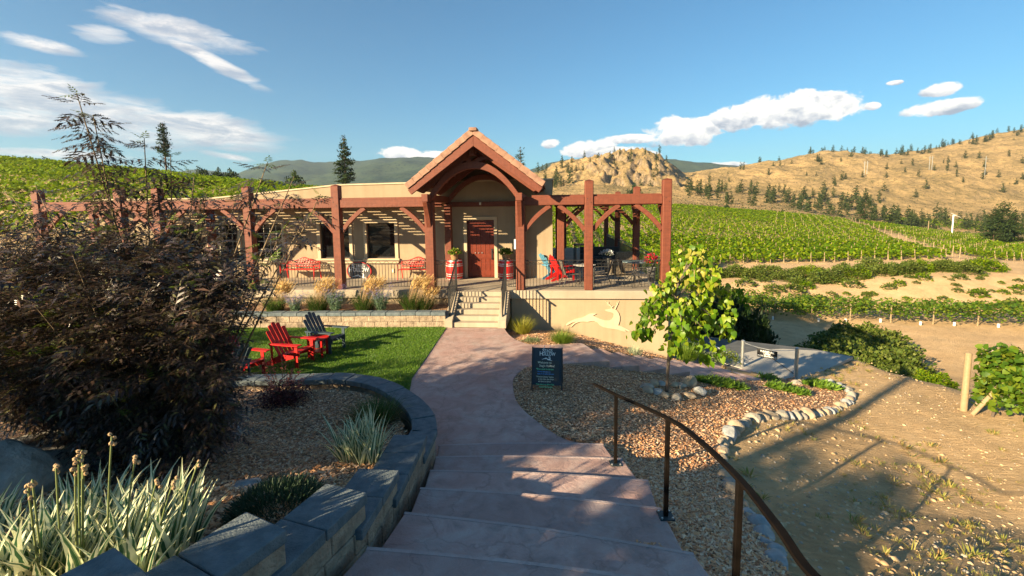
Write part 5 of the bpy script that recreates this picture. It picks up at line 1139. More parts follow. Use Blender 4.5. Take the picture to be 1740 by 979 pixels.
for s in (-1, 1): MB().bx((s*.95-(.16 if s > 0 else 0), -.4, .342), (s*.95+(.16 if s < 0 else 0), .248, .64)).build('armrest', M['cushion'], so_, bevel=.03)
for k in range(2): MB().bx((-.77+k*.78, -.38, .343), (-.01+k*.78, .24, .48)).build('cushion', M['cushion'], so_, bevel=.03)
p = dk(992, 449); st_ = thing('high_table', 'tall square black bar table on the far part of the terrace', 'table', (p[0], p[1], D))
MB().box((p[0], p[1], D+1.0), (1.0, .7, .05)).build('tabletop', M['chairmetal'], st_)
for sx in (-1, 1):
    for sy in (-1, 1): MB().box((p[0]+sx*.45, p[1]+sy*.3, D+.487), (.05, .05, .97)).build('leg', M['chairmetal'], st_)
def flowerpot(u, v, lab, mat_f, tall, pot_h, seed, mat_l='bush', spread=.25, up=.4, n=260):
    p = dk(u, v); t_ = thing('flower_planter', lab, 'planter', (p[0], p[1], D)); c = np.array([p[0], p[1], D])
    MB().lathe([(.10, 0), (.17, pot_h*.98), (.18, pot_h), (.15, pot_h), (.14, pot_h-.05)], tuple(c), 16).build('pot', M['pot'], t_)
    g2 = np.random.default_rng(seed); tv = [(0, 0, 0), (.5, .5, .1), (0, 1.1, 0), (-.5, .5, .1)]
    d = rdir(n, -.1, 1, g2); pos = c+np.array([0, 0, pot_h+up*.35])+d*g2.uniform(.05, spread, n)[:, None]*np.array([1, 1, up/spread*.7]); V, Fc = inst(tv, [(0, 1, 2, 3)], pos, frames(rdir(n, -.2, 1, g2)), g2.uniform(.06, .1, n)); npobj(V, Fc, 'foliage', M[mat_l], t_)
    d = rdir(n, 0, 1, g2); pos = c+np.array([0, 0, pot_h+up*.4])+d*g2.uniform(.6, 1.1, n)[:, None]*spread*np.array([1, 1, up/spread*.8]); V, Fc = inst(tv, [(0, 1, 2, 3)], pos, frames(rdir(n, -.2, 1, g2)), g2.uniform(.05, .085, n)); npobj(V, Fc, 'flowers', M[mat_f], t_)
flowerpot(1106, 483, 'grey tapered planter with crimson flowers beside the corner post', 'flowerred', 1, .62, 5, 'lgrass', .26, .42); flowerpot(1031, 462, 'dark planter with white flowers behind the patio chairs', 'flowerwhite', 1, .62, 6, 'bushdark', .3, .3)
sk = thing('wall_socket', 'small white socket low on the stucco wall right of the oval sign', 'socket', (BQ(668, 460, WB_)[0], WB_-.02, 1.4), FB); q = BQ(668, 460, WB_); MB().bx((q[0]-.045, WB_-.04, q[2]-.09), (q[0]+.045, WB_-.002, q[2]+.09)).build('cover', M['trim'], sk); MB().bx((q[0]-.02, WB_-.048, q[2]-.04), (q[0]+.02, WB_-.042, q[2]+.04)).build('outlet', M['white'], sk)
pn = BQ(875, 415, -PW/2-.02); nt2 = MB().bx((pn[0]-.03, -PW/2-.022, pn[2]-.17), (pn[0]+.03, -PW/2-.012, pn[2]+.17)).build('door_notice', M['white'], None, (pn[0], -PW/2, pn[2]), FB); setp(nt2, 'narrow white notice fixed to the right porch post', 'notice')
# ------------------------------------------------------------ plant builders
LF = [(0, 0, 0), (.42, .45, .10), (0, 1.0, 0), (-.42, .45, .10)]; LQ = [(0, 1, 2, 3)]
def blades(n, c, r, h, w, lean=(.1, .7), droop=.6, seg=5, g=None, hv=.35, zf=None, wp=1.6):
    g = g or rng; c = np.asarray(c, float)
    a = g.uniform(0, 2*PI, n); rr_ = r*np.sqrt(g.uniform(0, 1, n)); base = c+np.stack([rr_*np.cos(a), rr_*np.sin(a), np.zeros(n)], 1)
    az_ = a+g.normal(0, .7, n); t0 = lean[0]+(lean[1]-lean[0])*(rr_/max(r, 1e-6))*g.uniform(.4, 1.1, n); L = h*g.uniform(1-hv, 1.05, n)
    if zf is not None: base[:, 2] = zf(base[:, 0], base[:, 1])
    s = np.linspace(0, 1, seg+1); tilt = t0[:, None]+droop*g.uniform(.5, 1.4, n)[:, None]*s[None]**1.8*1.3
    dx = np.sin(tilt); dz = np.cos(tilt); st = L[:, None]/seg
    hx = np.concatenate([np.zeros((n, 1)), np.cumsum((dx[:, :-1]+dx[:, 1:])/2*st, 1)], 1); hz = np.concatenate([np.zeros((n, 1)), np.cumsum((dz[:, :-1]+dz[:, 1:])/2*st, 1)], 1)
    P_ = base[:, None, :]+np.stack([hx*np.cos(az_)[:, None], hx*np.sin(az_)[:, None], hz], 2)
    ws = w*g.uniform(.7, 1.15, n)[:, None]*(1-s[None]**wp*.94)*(.65+.35*np.sin(PI*np.clip(s*1.2, 0, 1)))[None]; ph = az_+PI/2+g.normal(0, .35, n); side = np.stack([np.cos(ph), np.sin(ph), np.zeros(n)], 1)
    Lf = P_-side[:, None]*ws[:, :, None]/2; Rt = P_+side[:, None]*ws[:, :, None]/2; V = np.stack([Lf, Rt], 2).reshape(-1, 3)
    k = (seg+1)*2; q = np.array([(2*i, 2*i+1, 2*i+3, 2*i+2) for i in range(seg)]); Fc = (q[None]+(np.arange(n)*k)[:, None, None]).reshape(-1, 4)
    tips = P_[:, -1]; return V, Fc, tips, P_
def leaves(pos, g, size, d=None, zl=-.4, zh=.9, tv=LF, tf=LQ, roll=1.):
    n = len(pos); d = rdir(n, zl, zh, g) if d is None else d
    return inst(tv, tf, pos, frames(d, None, g.uniform(-roll, roll, n)), g.uniform(size*.7, size*1.25, n))
def setuv(o, seg):
    me = o.data; uv = me.uv_layers.new(name='UVMap'); li = np.empty(len(me.loops), np.int32); me.loops.foreach_get('vertex_index', li); k = (seg+1)*2; j = li % k
    u = (j % 2).astype(np.float32); v = (j//2)/seg; uv.data.foreach_set('uv', np.stack([u, v], 1).ravel().astype(np.float32))
# ------------------------------------------------------------ the big lace-leaved shrub
g = np.random.default_rng(11)
eb = np.array([-4.0, 5.0, float(bedz(-4.0, 5.0))-.05])
sh = thing('lace_leaf_elder', 'tall dark purple lace leaved elder shrub filling the left of the planter bed', 'shrub', tuple(eb))
# compound leaf: a stalk with narrow, cut, drooping leaflets
tv = []; tf = []
def leaflet(o_, d, L, w, z0):
    d = np.array(d, float); d /= np.linalg.norm(d); s = np.array([-d[1], d[0], 0]); n0 = len(tv); b = np.array(o_, float)
    tv.extend([b, b+d*L*.35+s*w*.6+(0, 0, .02), b+d*L+(0, 0, -.12*L-z0), b+d*L*.35-s*w*.6+(0, 0, .02)]); tf.append((n0, n0+1, n0+2, n0+3))
    for k, f in enumerate((.3, .5, .68)):
        for sg in (-1, 1):
            q = b+d*L*f+(0, 0, -.05*f); e = d*.75+s*sg*.75; n0 = len(tv); l = L*(.3-.22*f+.06); tv.extend([q-d*.014, q+e*l*.5+d*.022, q+e*l+(0, 0, -.03), q+e*l*.5-d*.022]); tf.append((n0, n0+1, n0+2, n0+3))
for i, yy_ in enumerate((.22, .45, .68)):
    for sg in (-1, 1): leaflet((0, yy_, -.10*yy_**2), (sg*.85, .62, 0), .50-.07*i, .075, .05)
leaflet((0, .82, -.08), (0, 1, 0), .42, .075, .06)
n0 = len(tv); tv.extend([(-.008, 0, 0), (.008, 0, 0), (.006, .85, -.085), (-.006, .85, -.085)]); tf.append((n0, n0+1, n0+2, n0+3))
ET = np.array(tv); EF = np.array(tf)
# the shrub's outline as sight lines, each with its own distance
HULL = [(-60, 400), (10, 395), (60, 440), (110, 440), (128, 415), (150, 400), (185, 400), (215, 420), (262, 420), (300, 425), (345, 430), (380, 430), (395, 455), (430, 480), (410, 520), (380, 560), (372, 640), (390, 700), (380, 740), (345, 765), (250, 780), (120, 730), (30, 690), (-60, 660)]
pts = []
while len(pts) < 1500:
    u = g.uniform(-60, 480); v = g.uniform(160, 790)
    if not inpoly(np.array([u]), np.array([v]), HULL)[0]: continue
    if v < 560 and g.random() > .25+.75*(v-390)/170: continue
    y = 5.3+g.normal(0, .62); y = min(max(y, 4.1), 6.9)
    if v > 640: y = min(max(y, 4.7), 6.4)
    p = Q(u, v, y)
    if p[2] < float(bedz(p[0], p[1]))+.10: continue
    pts.append(p)
pts = np.array(pts)
tips = [(130, 158, 5.0, .9), (158, 195, 5.05, .7), (245, 235, 5.2, .6), (290, 262, 5.4, .5), (455, 275, 5.5, .75), (545, 330, 5.3, .5), (500, 300, 5.4, .5), (480, 390, 5.2, .6), (20, 335, 5.3, .6), (60, 255+60, 5.2, .5), (350, 330, 5.4, .5), (400, 340, 5.5, .5), (440, 440, 4.9, .5), (520, 370, 5.2, .5), (330, 300, 5.3, .5)]
stems = MB(); lp_, ld_, ls_ = [], [], []; yp, yd, ys = [], [], []
def grow(q, lead, whorls, r0=.016, step=.13, size=.30):
    q = np.array(q, float); base = eb+np.array([g.normal(0, .12), g.normal(0, .12), 0]); mid = base+(q-base)*.5+np.array([(q-base)[0]*.12, (q-base)[1]*.12, .22*np.linalg.norm(q-base)*.5]); cr_ = spline([base, mid, q], 8); stems.tube(cr_, np.linspace(r0, .004, len(cr_)), 5)
    s = np.concatenate([[0], np.cumsum(np.linalg.norm(np.diff(cr_, axis=0), axis=1))]); L = s[-1]; n = int(min(lead, L*.6)/step); ph = g.uniform(0, 6)
    for k in range(n):
        d_ = L-.02-k*step; c = np.array([np.interp(d_, s, cr_[:, i]) for i in range(3)])
        for w_ in range(whorls):
            a = ph+k*1.57+w_*2*PI/whorls; dr = np.array([math.cos(a), math.sin(a), .35 if k < 2 else -.25]); sz = size*(.5+.5*min(1, (k+1)/3.))*g.uniform(.8, 1.15)
            (yp if k == 0 else lp_).append(c); (yd if k == 0 else ld_).append(dr); (ys if k == 0 else ls_).append(sz)
for u, v, y, ln_ in tips: grow(Q(u, v, y), ln_*(2.3 if u < 380 else .95), 3, .016, .10, .31)
for q in pts[:70]: grow(q, .5, 3, .013)
stems.build('stems', M['stem'], sh, smooth=True)
n = len(pts); rep = 7; pp = np.repeat(pts, rep, 0)+g.normal(0, .09, (n*rep, 3)); dd = rdir(n*rep, -.35, .55, g); out_ = pp-(eb+np.array([0, 0, 1.7])); out_ /= np.linalg.norm(out_, axis=1)[:, None]; dd = dd+out_*.7
allp = np.vstack([pp, np.array(lp_)]); alld = np.vstack([dd, np.array(ld_)]); alls = np.concatenate([g.uniform(.15, .30, n*rep), np.array(ls_)])
ok = allp[:, 2] > bedz(allp[:, 0], allp[:, 1])+.03; allp, alld, alls = allp[ok], alld[ok], alls[ok]
V, Fc = inst(ET, EF, allp, frames(alld, None, g.uniform(-.5, .5, len(allp))), alls); npobj(V, Fc, 'foliage', M['elder'], sh)
yk = [(30, 640), (210, 660), (115, 540), (450, 430), (175, 400), (300, 380), (70, 600), (225, 665), (130, 530), (440, 510), (330, 470)]
gp_ = np.concatenate([Q(u, v, g.uniform(4.3, 4.8))+g.normal(0, .09, (9, 3)) for u, v in yk]+[np.array(yp)]); gd = rdir(len(gp_), -.2, .9, g); V, Fc = inst(ET, EF, gp_, frames(gd), g.uniform(.10, .17, len(gp_))); npobj(V, Fc, 'young_leaves', M['elderyoung'], sh)
sel = g.choice(len(pp), 420, replace=False); V, Fc = inst(ET, EF, pp[sel]+rdir(420, -1, 1, g)*.05, frames(rdir(420, -.3, .7, g)), g.uniform(.14, .24, 420)); npobj(V, Fc, 'golden_leaves', M['eldergold'], sh)
# ------------------------------------------------------------ planter plants
def clump(name, lab, cat_, c, parts, zf=None, group=None, loc=None):
    t_ = thing(name, lab, cat_, tuple(c), group=group)
    for nm, mat, kw in parts:
        V, Fc, tp, _ = blades(c=c, g=np.random.default_rng(int(abs(c[0])*991+abs(c[1])*37)), **kw); npobj(V, Fc, nm, mat, t_)
    return t_
def at_bed(u, v, z): 
    p = P(u, v, z); 
    for _ in range(6): p = P(u, v, float(bedz(p[0], p[1])))
    return np.array([p[0], p[1], float(bedz(p[0], p[1]))-.02])
def iris(lab, cs, n, h, w, seeds, sd):
    g2 = np.random.default_rng(sd); t_ = thing('variegated_iris', lab, 'plant', tuple(cs[0]), group=None); parts = []
    for i, c in enumerate(cs):
        for f in range(n):    # fans of sword leaves
            a = g2.uniform(0, 2*PI); rr_ = .22*math.sqrt(g2.random()); cc = np.array(c)+np.array([rr_*math.cos(a), rr_*math.sin(a), 0])
            V, Fc, tp, _ = blades(6, cc, .05, h, w, (.05, .55), .38, 6, g2, .45, wp=2.6); parts.append((V, Fc))
    V, Fc = cat(parts); o = npobj(V, Fc, 'leaves', M['iris'], t_); setuv(o, 6)
    sm_ = MB()
    for c in seeds:
        sd_ = MB()
        c = np.array(c, float); b = cs[0]+(c-cs[0])*np.array([.75, .75, 0]); q = spline([b, b+(c-b)*.55+np.array([0, 0, .05]), c], 5); sm_.tube(q, .006, 5)
        for k in range(4): sd_.rock(c+g2.normal(0, .009, 3)+np.array([0, 0, -.018*k]), .016, int(g2.integers(99)), 1)
        sd_.build('seed_head', M['seed'], t_)
    if seeds: sm_.build('flower_stalks', M['flax'], t_, smooth=True)
    return t_
cs = [at_bed(70, 1010, 1.5), at_bed(160, 1000, 1.5), at_bed(235, 985, 1.5), at_bed(20, 1030, 1.5), at_bed(290, 930, 1.4), at_bed(120, 940, 1.4), at_bed(-20, 960, 1.4), at_bed(200, 930, 1.4)]
sdp = [Q(190, 742, 2.85), Q(140, 765, 2.8), Q(134, 773, 2.7), Q(142, 790, 2.75), Q(95, 790, 2.8), Q(128, 795, 2.7), Q(230, 775, 2.9), Q(268, 812, 2.9), Q(337, 785, 3.), Q(55, 815, 2.6), Q(48, 830, 2.6), Q(296, 815, 2.9)]
iris('large clump of green and cream striped iris leaves in the near left corner', cs, 9, .66, .078, sdp, 3)
ci = at_bed(612, 785, .6); iris('striped iris clump standing alone in the mulch inside the curved wall', [ci, ci+np.array([.12, .1, 0]), ci+np.array([-.06, .12, 0])], 7, .66, .058, [], 4)
cg = at_bed(640, 715, .45); clump('grass_clump', 'green grass clump behind the striped iris, against the curved wall', 'grass', cg, [('leaves', M['fgrass'], dict(n=900, r=.28, h=.50, w=.008, lean=(.1, 1.1), droop=.7))])
g2 = np.random.default_rng(5); cm_ = at_bed(475, 878, .9); t_ = thing('lavender_mound', 'low dark green rounded mound of needle leaves beside the stepped wall', 'shrub', tuple(cm_)); n = 2600; d = rdir(n, 0, 1, g2); pos = cm_+d*np.array([.42, .40, .27])*g2.uniform(.55, 1, n)[:, None]; V, Fc = inst([(-.5, 0, 0), (.5, 0, 0), (.35, .6, 0), (0, 1, .03), (0, 1, .03), (-.35, .6, 0)][:3]+[(-.35, .6, 0)], [(0, 1, 2, 3)], pos, frames(d+rdir(n, -.2, .9, g2)*.6, None, g2.uniform(-1.5, 1.5, n)), np.stack([np.full(n, .008), g2.uniform(.05, .10, n), np.full(n, 1.)], 1)); npobj(V, Fc, 'foliage', M['rosemary'], t_)
n = 3200; d = rdir(n, .1, 1, g2); pos = cm_+d*np.array([.44, .42, .29])*g2.uniform(.85, 1.05, n)[:, None]; V, Fc = inst([(-.5, 0, 0), (.5, 0, 0), (.3, 1, 0), (-.3, 1, 0)], [(0, 1, 2, 3)], pos, frames(d+rdir(n, -.1, 1, g2)*.5, None, g2.uniform(-1.5, 1.5, n)), np.stack([np.full(n, .006), g2.uniform(.03, .07, n), np.full(n, 1.)], 1)); npobj(V, Fc, 'tips', M['rosemary'], t_)
cb = at_bed(482, 683, .45); t_ = thing('barberry', 'low dark red barberry bush with pink shoots inside the curved wall', 'shrub', tuple(cb)); n = 2600; d = rdir(n, 0, 1, g2); pos = cb+d*np.array([.52, .45, .42])*g2.uniform(.3, 1, n)[:, None]; V, Fc = leaves(pos, g2, .035); npobj(V, Fc, 'foliage', M['barberry'], t_)
sm_ = MB(); tp_ = []
for k in range(26):
    a = g2.uniform(0, 2*PI); e = cb+np.array([.45*math.cos(a)*g2.random()*1.3, .4*math.sin(a), g2.uniform(.25, .55)]); 
    if k < 7: e = cb+np.array([g2.uniform(-.45, .1), g2.uniform(-.2, .2), g2.uniform(.6, .88)])
    q = spline([cb, cb+(e-cb)*.5+np.array([0, 0, .08]), e], 5); sm_.tube(q, np.linspace(.006, .002, len(q)), 4); s_ = np.linspace(.45, 1, 16); tp_ += [np.array([np.interp(f*(len(q)-1), np.arange(len(q)), q[:, i]) for i in range(3)])+g2.normal(0, .012, 3) for f in s_ for _ in range(2)]
sm_.build('stems', M['stem'], t_); V, Fc = leaves(np.array(tp_), g2, .026, zl=-.1, zh=1); npobj(V, Fc, 'shoots', M['barberrytip'], t_)
for (u, v, z, r, sq, lab, mt, sd) in ((85, 790, 1.2, .50, (1.15, .8, .62), 'large flat topped grey boulder under the dark shrub', 'boulder', 3), (10, 830, 1.3, .46, (1., .8, .75), 'grey brown boulder at the left edge beside the striped iris', 'boulder', 8), (165, 765, 1.1, .36, (1., .8, .8), 'shaded boulder behind the flat topped one', 'boulder', 12), (8, 690, 1.1, .3, (1, .8, .7), 'dark boulder at the left edge under the shrub', 'boulder', 15), (392, 745, .7, .17, (.9, .8, 1.1), 'small blue grey rock upright at the foot of the dark shrub', 'rockg', 21), (418, 825, .8, .12, (1.4, .9, .5), 'small flat pale rock beside the lavender mound', 'rockg', 24)):
    c = at_bed(u, v, z); o_ = MB().rock(c+np.array([0, 0, r*sq[2]*.35]), r, sd, 4 if r > .3 else 3, sq, .3, .45).build('boulder' if r > .2 else 'rock', M[mt], None, tuple(c)); setp(o_, lab, 'boulder' if r > .2 else 'rock')
# ------------------------------------------------------------ grasses and sage in the terrace bed
g2 = np.random.default_rng(9); tz = .42
def reed(u, lab, s=1.):
    yb = 15.15; x = (u-870)/773*(yb+.3); c = np.array([x, yb, tz]); t_ = thing('feather_reed_grass', lab, 'grass', tuple(c), group='feather reed grasses in front of the terrace')
    V, Fc, tp, _ = blades(650, c, .26*s, .85*s, .010, (.1, .75), .75, 5, g2); npobj(V, Fc, 'leaves', M['fgrass'], t_)
    n = int(150*s); a = g2.uniform(0, 2*PI, n); b = c+np.stack([.18*np.cos(a), .18*np.sin(a), np.zeros(n)], 1); L = g2.uniform(.95, 1.4, n)*s; dr = np.stack([g2.normal(.34, .12, n), g2.normal(0, .1, n), np.ones(n)], 1); dr /= np.linalg.norm(dr, axis=1)[:, None]
    st_ = [(-.5, 0, 0), (.5, 0, 0), (.5, 1, 0), (-.5, 1, 0)]; V, Fc = inst(st_, [(0, 1, 2, 3)], b, frames(dr, None, g2.uniform(-1.5, 1.5, n)), np.stack([np.full(n, .005), L*.7, np.full(n, 1.)], 1)); npobj(V, Fc, 'stems', M['seed'], t_)
    e = b+dr*L[:, None]*.68; d2 = dr+np.array([.30, 0, -.12]); d2 /= np.linalg.norm(d2, axis=1)[:, None]
    parts = []
    for k in range(5): q = e+dr*.0+d2*(k*.065*s); parts.append(inst([(-.5, 0, 0), (.5, 0, 0), (.45, 1, 0), (-.45, 1, 0)], [(0, 1, 2, 3)], q+g2.normal(0, .006, (n, 3)), frames(d2+g2.normal(0, .12, (n, 3)), None, g2.uniform(-1.5, 1.5, n)), np.stack([np.full(n, .022-.003*k), np.full(n, .085*s), np.full(n, 1.)], 1)))
    V, Fc = cat(parts); npobj(V, Fc, 'seed_heads', M['wheat'], t_); return t_
reed(468, 'feather reed grass farthest left, beside the dark shrub', .95); reed(540, 'feather reed grass left of the middle pergola post', 1.); reed(620, 'feather reed grass below the oval sign', 1.); reed(700, 'brightest golden feather reed grass beside the porch post', 1.05); reed(722, 'small feather reed grass at the right end near the steps', .72)
def sage(u, lab, s=1.):
    yb = 14.95; x = (u-870)/773*(yb+.3); c = np.array([x, yb, tz]); t_ = thing('russian_sage', lab, 'plant', tuple(c), group='sage plants in front of the terrace')
    V, Fc, tp, Pp = blades(70, c, .12*s, .95*s, .012, (.1, .55), .12, 6, g2); npobj(V, Fc, 'stems', M['sage'], t_)
    k = Pp[:, 1:5].reshape(-1, 3); k = np.repeat(k, 5, 0)+g2.normal(0, .025, (len(k)*5, 3)); V, Fc = leaves(k, g2, .035); npobj(V, Fc, 'leaves', M['sage'], t_)
    k = Pp[:, 4:].reshape(-1, 3); k = np.repeat(k, 6, 0)+g2.normal(0, .022, (len(k)*6, 3)); V, Fc = leaves(k, g2, .022); npobj(V, Fc, 'flowers', M['sageflower'], t_)
sage(503, 'sage plant with few flowers near the dark shrub', .8); sage(570, 'sage plant with violet flowers in front of the middle pergola post', 1.05); sage(648, 'sage plant between the two golden grasses', 1.)
# ------------------------------------------------------------ plants at the foot of the terrace wall
def wpt(u, v):
    p = P(u, v, 0)
    for _ in range(8): p = P(u, v, float(wz(p[0], p[1])))
    return np.array([p[0], p[1], float(wz(p[0], p[1]))-.02])
c = wpt(888, 568); clump('yellow_grass', 'yellow green grass clump beside the bottom of the front steps', 'grass', c, [('leaves', M['ygrass'], dict(n=620, r=.16, h=.72, w=.013, lean=(.08, .8), droop=.5))])
c = wpt(955, 582); clump('green_grass', 'bright green fine grass clump in the bed below the leaping stag', 'grass', c, [('leaves', M['lgrass'], dict(n=900, r=.2, h=.48, w=.009, lean=(.1, 1.0), droop=.6))])
c = wpt(1078, 602); clump('yucca', 'pale grey green yucca beside the side stairs', 'plant', c, [('leaves', M['yucca'], dict(n=90, r=.16, h=.36, w=.022, lean=(.1, 1.0), droop=.1))])
c = wpt(1160, 614)+np.array([.3, .4, 0]); clump('yellow_grass', 'yellow green grass clump behind the sapling at the wall corner', 'grass', c, [('leaves', M['lgrass'], dict(n=700, r=.3, h=.7, w=.014, lean=(.08, .8), droop=.5))])
def mound(name, lab, cat_, c, rx, rz_, n, size, mat, sd, group=None, zl=0):
    g3 = np.random.default_rng(sd); t_ = MB(); d = rdir(n, zl, 1, g3); pos = np.array(c)+d*np.array([rx, rx, rz_])*g3.uniform(.45, 1, n)[:, None]*(1+.25*np.sin(d[:, :1]*7+sd)); V, Fc = leaves(pos, g3, size, d+rdir(n, -.5, 1, g3)*.8)
    o_ = npobj(V, Fc, name, M[mat], None, tuple(c)); return setp(o_, lab, cat_, group)
mound('herb_mound', 'small grey green herb mound at the edge of the path by the bed', 'plant', wpt(902, 580), .26, .13, 800, .03, 'thyme', 3); mound('herb_mound', 'grey green herb mound nearer the bollard by the pad', 'plant', P(1205, 612, -1.45), .45, .25, 900, .05, 'thyme', 4); mound('herb_mound', 'dark green mound beside the inner bollard', 'plant', P(1235, 612, -1.6), .5, .3, 900, .05, 'bush', 5)
# ------------------------------------------------------------ young tree in the mulch
tb_ = gnd(1133, 670); tb_[2] = float(mz(tb_[0], tb_[1])); y0 = tb_[1]; g2 = np.random.default_rng(21)
st = thing('young_tree', 'slender young tree with large drooping lime green leaves in the mulch bed', 'tree', tuple(tb_))
tr = spline([tb_, Q(1137, 600, y0), Q(1146, 540, y0), Q(1150, 490, y0+.05), Q(1172, 450, y0+.05), Q(1186, 432, y0)], 6); tk = MB(); tk.tube(tr, np.linspace(.042, .008, len(tr)), 8)
br_t = [(1095, 540), (1100, 515), (1085, 555), (1125, 510), (1120, 490), (1150, 470), (1190, 432), (1205, 455), (1220, 490), (1232, 520), (1228, 560), (1215, 590), (1190, 600), (1170, 520), (1195, 480), (1160, 560), (1140, 575), (1205, 540), (1178, 450), (1110, 560), (1235, 545), (1180, 570), (1150, 590), (1212, 470), (1100, 530)]
lp2 = []
for i, (u, v) in enumerate(br_t):
    e = Q(u, v, y0+g2.uniform(-.65, .65)); s0 = tr[int(np.clip((v < 480)*20+(v >= 480)*14+g2.integers(-2, 3), 10, len(tr)-4))]; q = spline([s0, s0+(e-s0)*.5+np.array([0, 0, .22]), e, e+np.array([(e-s0)[0]*.1, 0, -.12])], 5); tk.tube(q, np.linspace(.013, .003, len(q)), 5)
    for f in np.linspace(.25, 1, 24): lp2.append(np.array([np.interp(f*(len(q)-1), np.arange(len(q)), q[:, k]) for k in range(3)]))
tk.build('trunk', M['bark'], st, smooth=True)
HT = [(0, 0, 0), (.30, -.10, .0), (.52, .22, -.04), (.36, .65, -.08), (0, 1.12, -.22), (-.36, .65, -.08), (-.52, .22, -.04), (-.30, -.10, 0), (0, .5, .05)]
HF = [(0, 1, 2, 8), (2, 3, 4, 8), (8, 4, 5, 6), (0, 8, 6, 7)]
lp2 = np.array(lp2); lp2 = lp2+g2.normal(0, .07, lp2.shape); lp2 = np.vstack([lp2, lp2[::2]+g2.normal(0, .09, lp2[::2].shape)]); n = len(lp2); dd = np.stack([g2.normal(0, .6, n), g2.normal(-.15, .6, n), -g2.uniform(.35, 1.5, n)], 1)
up_ = np.stack([g2.normal(-.6, .6, n), g2.normal(-.6, .6, n), g2.uniform(.2, 1, n)], 1); V, Fc = inst(HT, HF, lp2, frames(dd, up_), g2.uniform(.08, .16, n)); npobj(V, Fc, 'leaves', M['sapleaf'], st)
m_ = lp2[:, 2] > np.quantile(lp2[:, 2], .62); k = lp2[m_]+g2.normal(0, .06, (m_.sum(), 3)); k = k[::2]; V, Fc = inst(HT, HF, k, frames(np.stack([g2.normal(0, .5, len(k)), g2.normal(-.1, .5, len(k)), -np.ones(len(k))], 1), np.stack([g2.normal(-.6, .6, len(k)), g2.normal(-.6, .6, len(k)), np.full(len(k), .5)], 1)), g2.uniform(.07, .13, len(k))); npobj(V, Fc, 'young_leaves', M['sapyoung'], st)
for k in lp2[::24]: MB().tube([k, k+g2.normal(0, .01, 3)-np.array([0, 0, .1]), k+g2.normal(0, .02, 3)-np.array([0, 0, .22])], [.006, .006, .002], 4).build('seed_pod', M['seed'], st)
# ------------------------------------------------------------ rocks
def rocks(lst, grp, name, labf, seed):
    for i, (c, r, sq, mt) in enumerate(lst):
        o_ = MB().rock(np.array(c)+np.array([0, 0, r*sq[2]*.25]), r, seed+i, 3, sq, i*1.3, .35).build(name, M[mt], None, tuple(c), smooth=False); setp(o_, labf(i), 'rock', grp)
g2 = np.random.default_rng(31); mats = ['rock', 'rockb', 'rockg', 'rockb']
rr2 = []
for i, (u, v, r) in enumerate([(1100, 664, .14), (1111, 657, .12), (1124, 658, .1), (1146, 660, .1), (1158, 662, .11), (1170, 658, .17), (1188, 672, .16), (1172, 679, .12), (1150, 682, .12), (1130, 678, .10), (1117, 672, .11), (1101, 670, .12)]):
    p = gnd(u, v); rr2.append(((p[0], p[1], float(mz(p[0], p[1]))+.03), r*1.1, (1.2, .9, .62 if i != 5 else 1.), mats[i % 4]))
rl = ['tree ring rock at its far left end', 'pale tree ring rock behind, second from the left', 'small tree ring rock just behind the trunk on its left', 'small tree ring rock just behind the trunk on its right', 'grey tree ring rock between the trunk and the tall rounded rock', 'tall rounded rock, largest of the tree ring', 'wide tan tree ring rock at the far right end', 'flat pale tree ring rock at the front right', 'blue grey tree ring rock at the front', 'pale tree ring rock in front of the trunk', 'tan tree ring rock at the front left', 'low tree ring rock nearest the handrail']
rocks(rr2, 'rocks ringing the young tree', 'rock', lambda i: rl[i], 100)
bs = spline([b for b in BORDER[:16]], 6); s = np.concatenate([[0], np.cumsum(np.linalg.norm(np.diff(bs[:, :2], axis=0), axis=1))]); L = s[-1]; br_l = []; d_ = .1; i = 0
while d_ < L:
    x, y = np.interp(d_, s, bs[:, 0]), np.interp(d_, s, bs[:, 1]); big = 1.25 if 5.6 < d_ < 9.5 else 1.; r = float(g2.uniform(.09, .165))*big; br_l.append(((x+g2.normal(0, .03), y+g2.normal(0, .03), float(slope(x, y))-.02), r, (1.05, .8, .85), mats[int(g2.integers(4))])); d_ += r*1.55; i += 1
NB = len(br_l)
def bl_(i):
    f = i/NB; k = ('at the far end by the landing', 'on the far right curve of the bed', 'on the rightmost bend beside the dirt', 'along the middle of the long run', 'in the tallest stretch of the border', 'on the bend behind the handrail', 'on the near stretch beside the handrail', 'on the nearest stretch low in the picture')[min(7, int(f*8))]
    m_ = {'rock': 'grey tan', 'rockb': 'warm tan', 'rockg': 'blue grey'}[br_l[i][3]]; return '%s border rock %s, number %d from the far end' % (m_, k, i+1) if False else '%s border rock %s of the mulch bed' % (m_, k)
rocks(br_l, 'rocks edging the mulch bed', 'border_rock', bl_, 300)
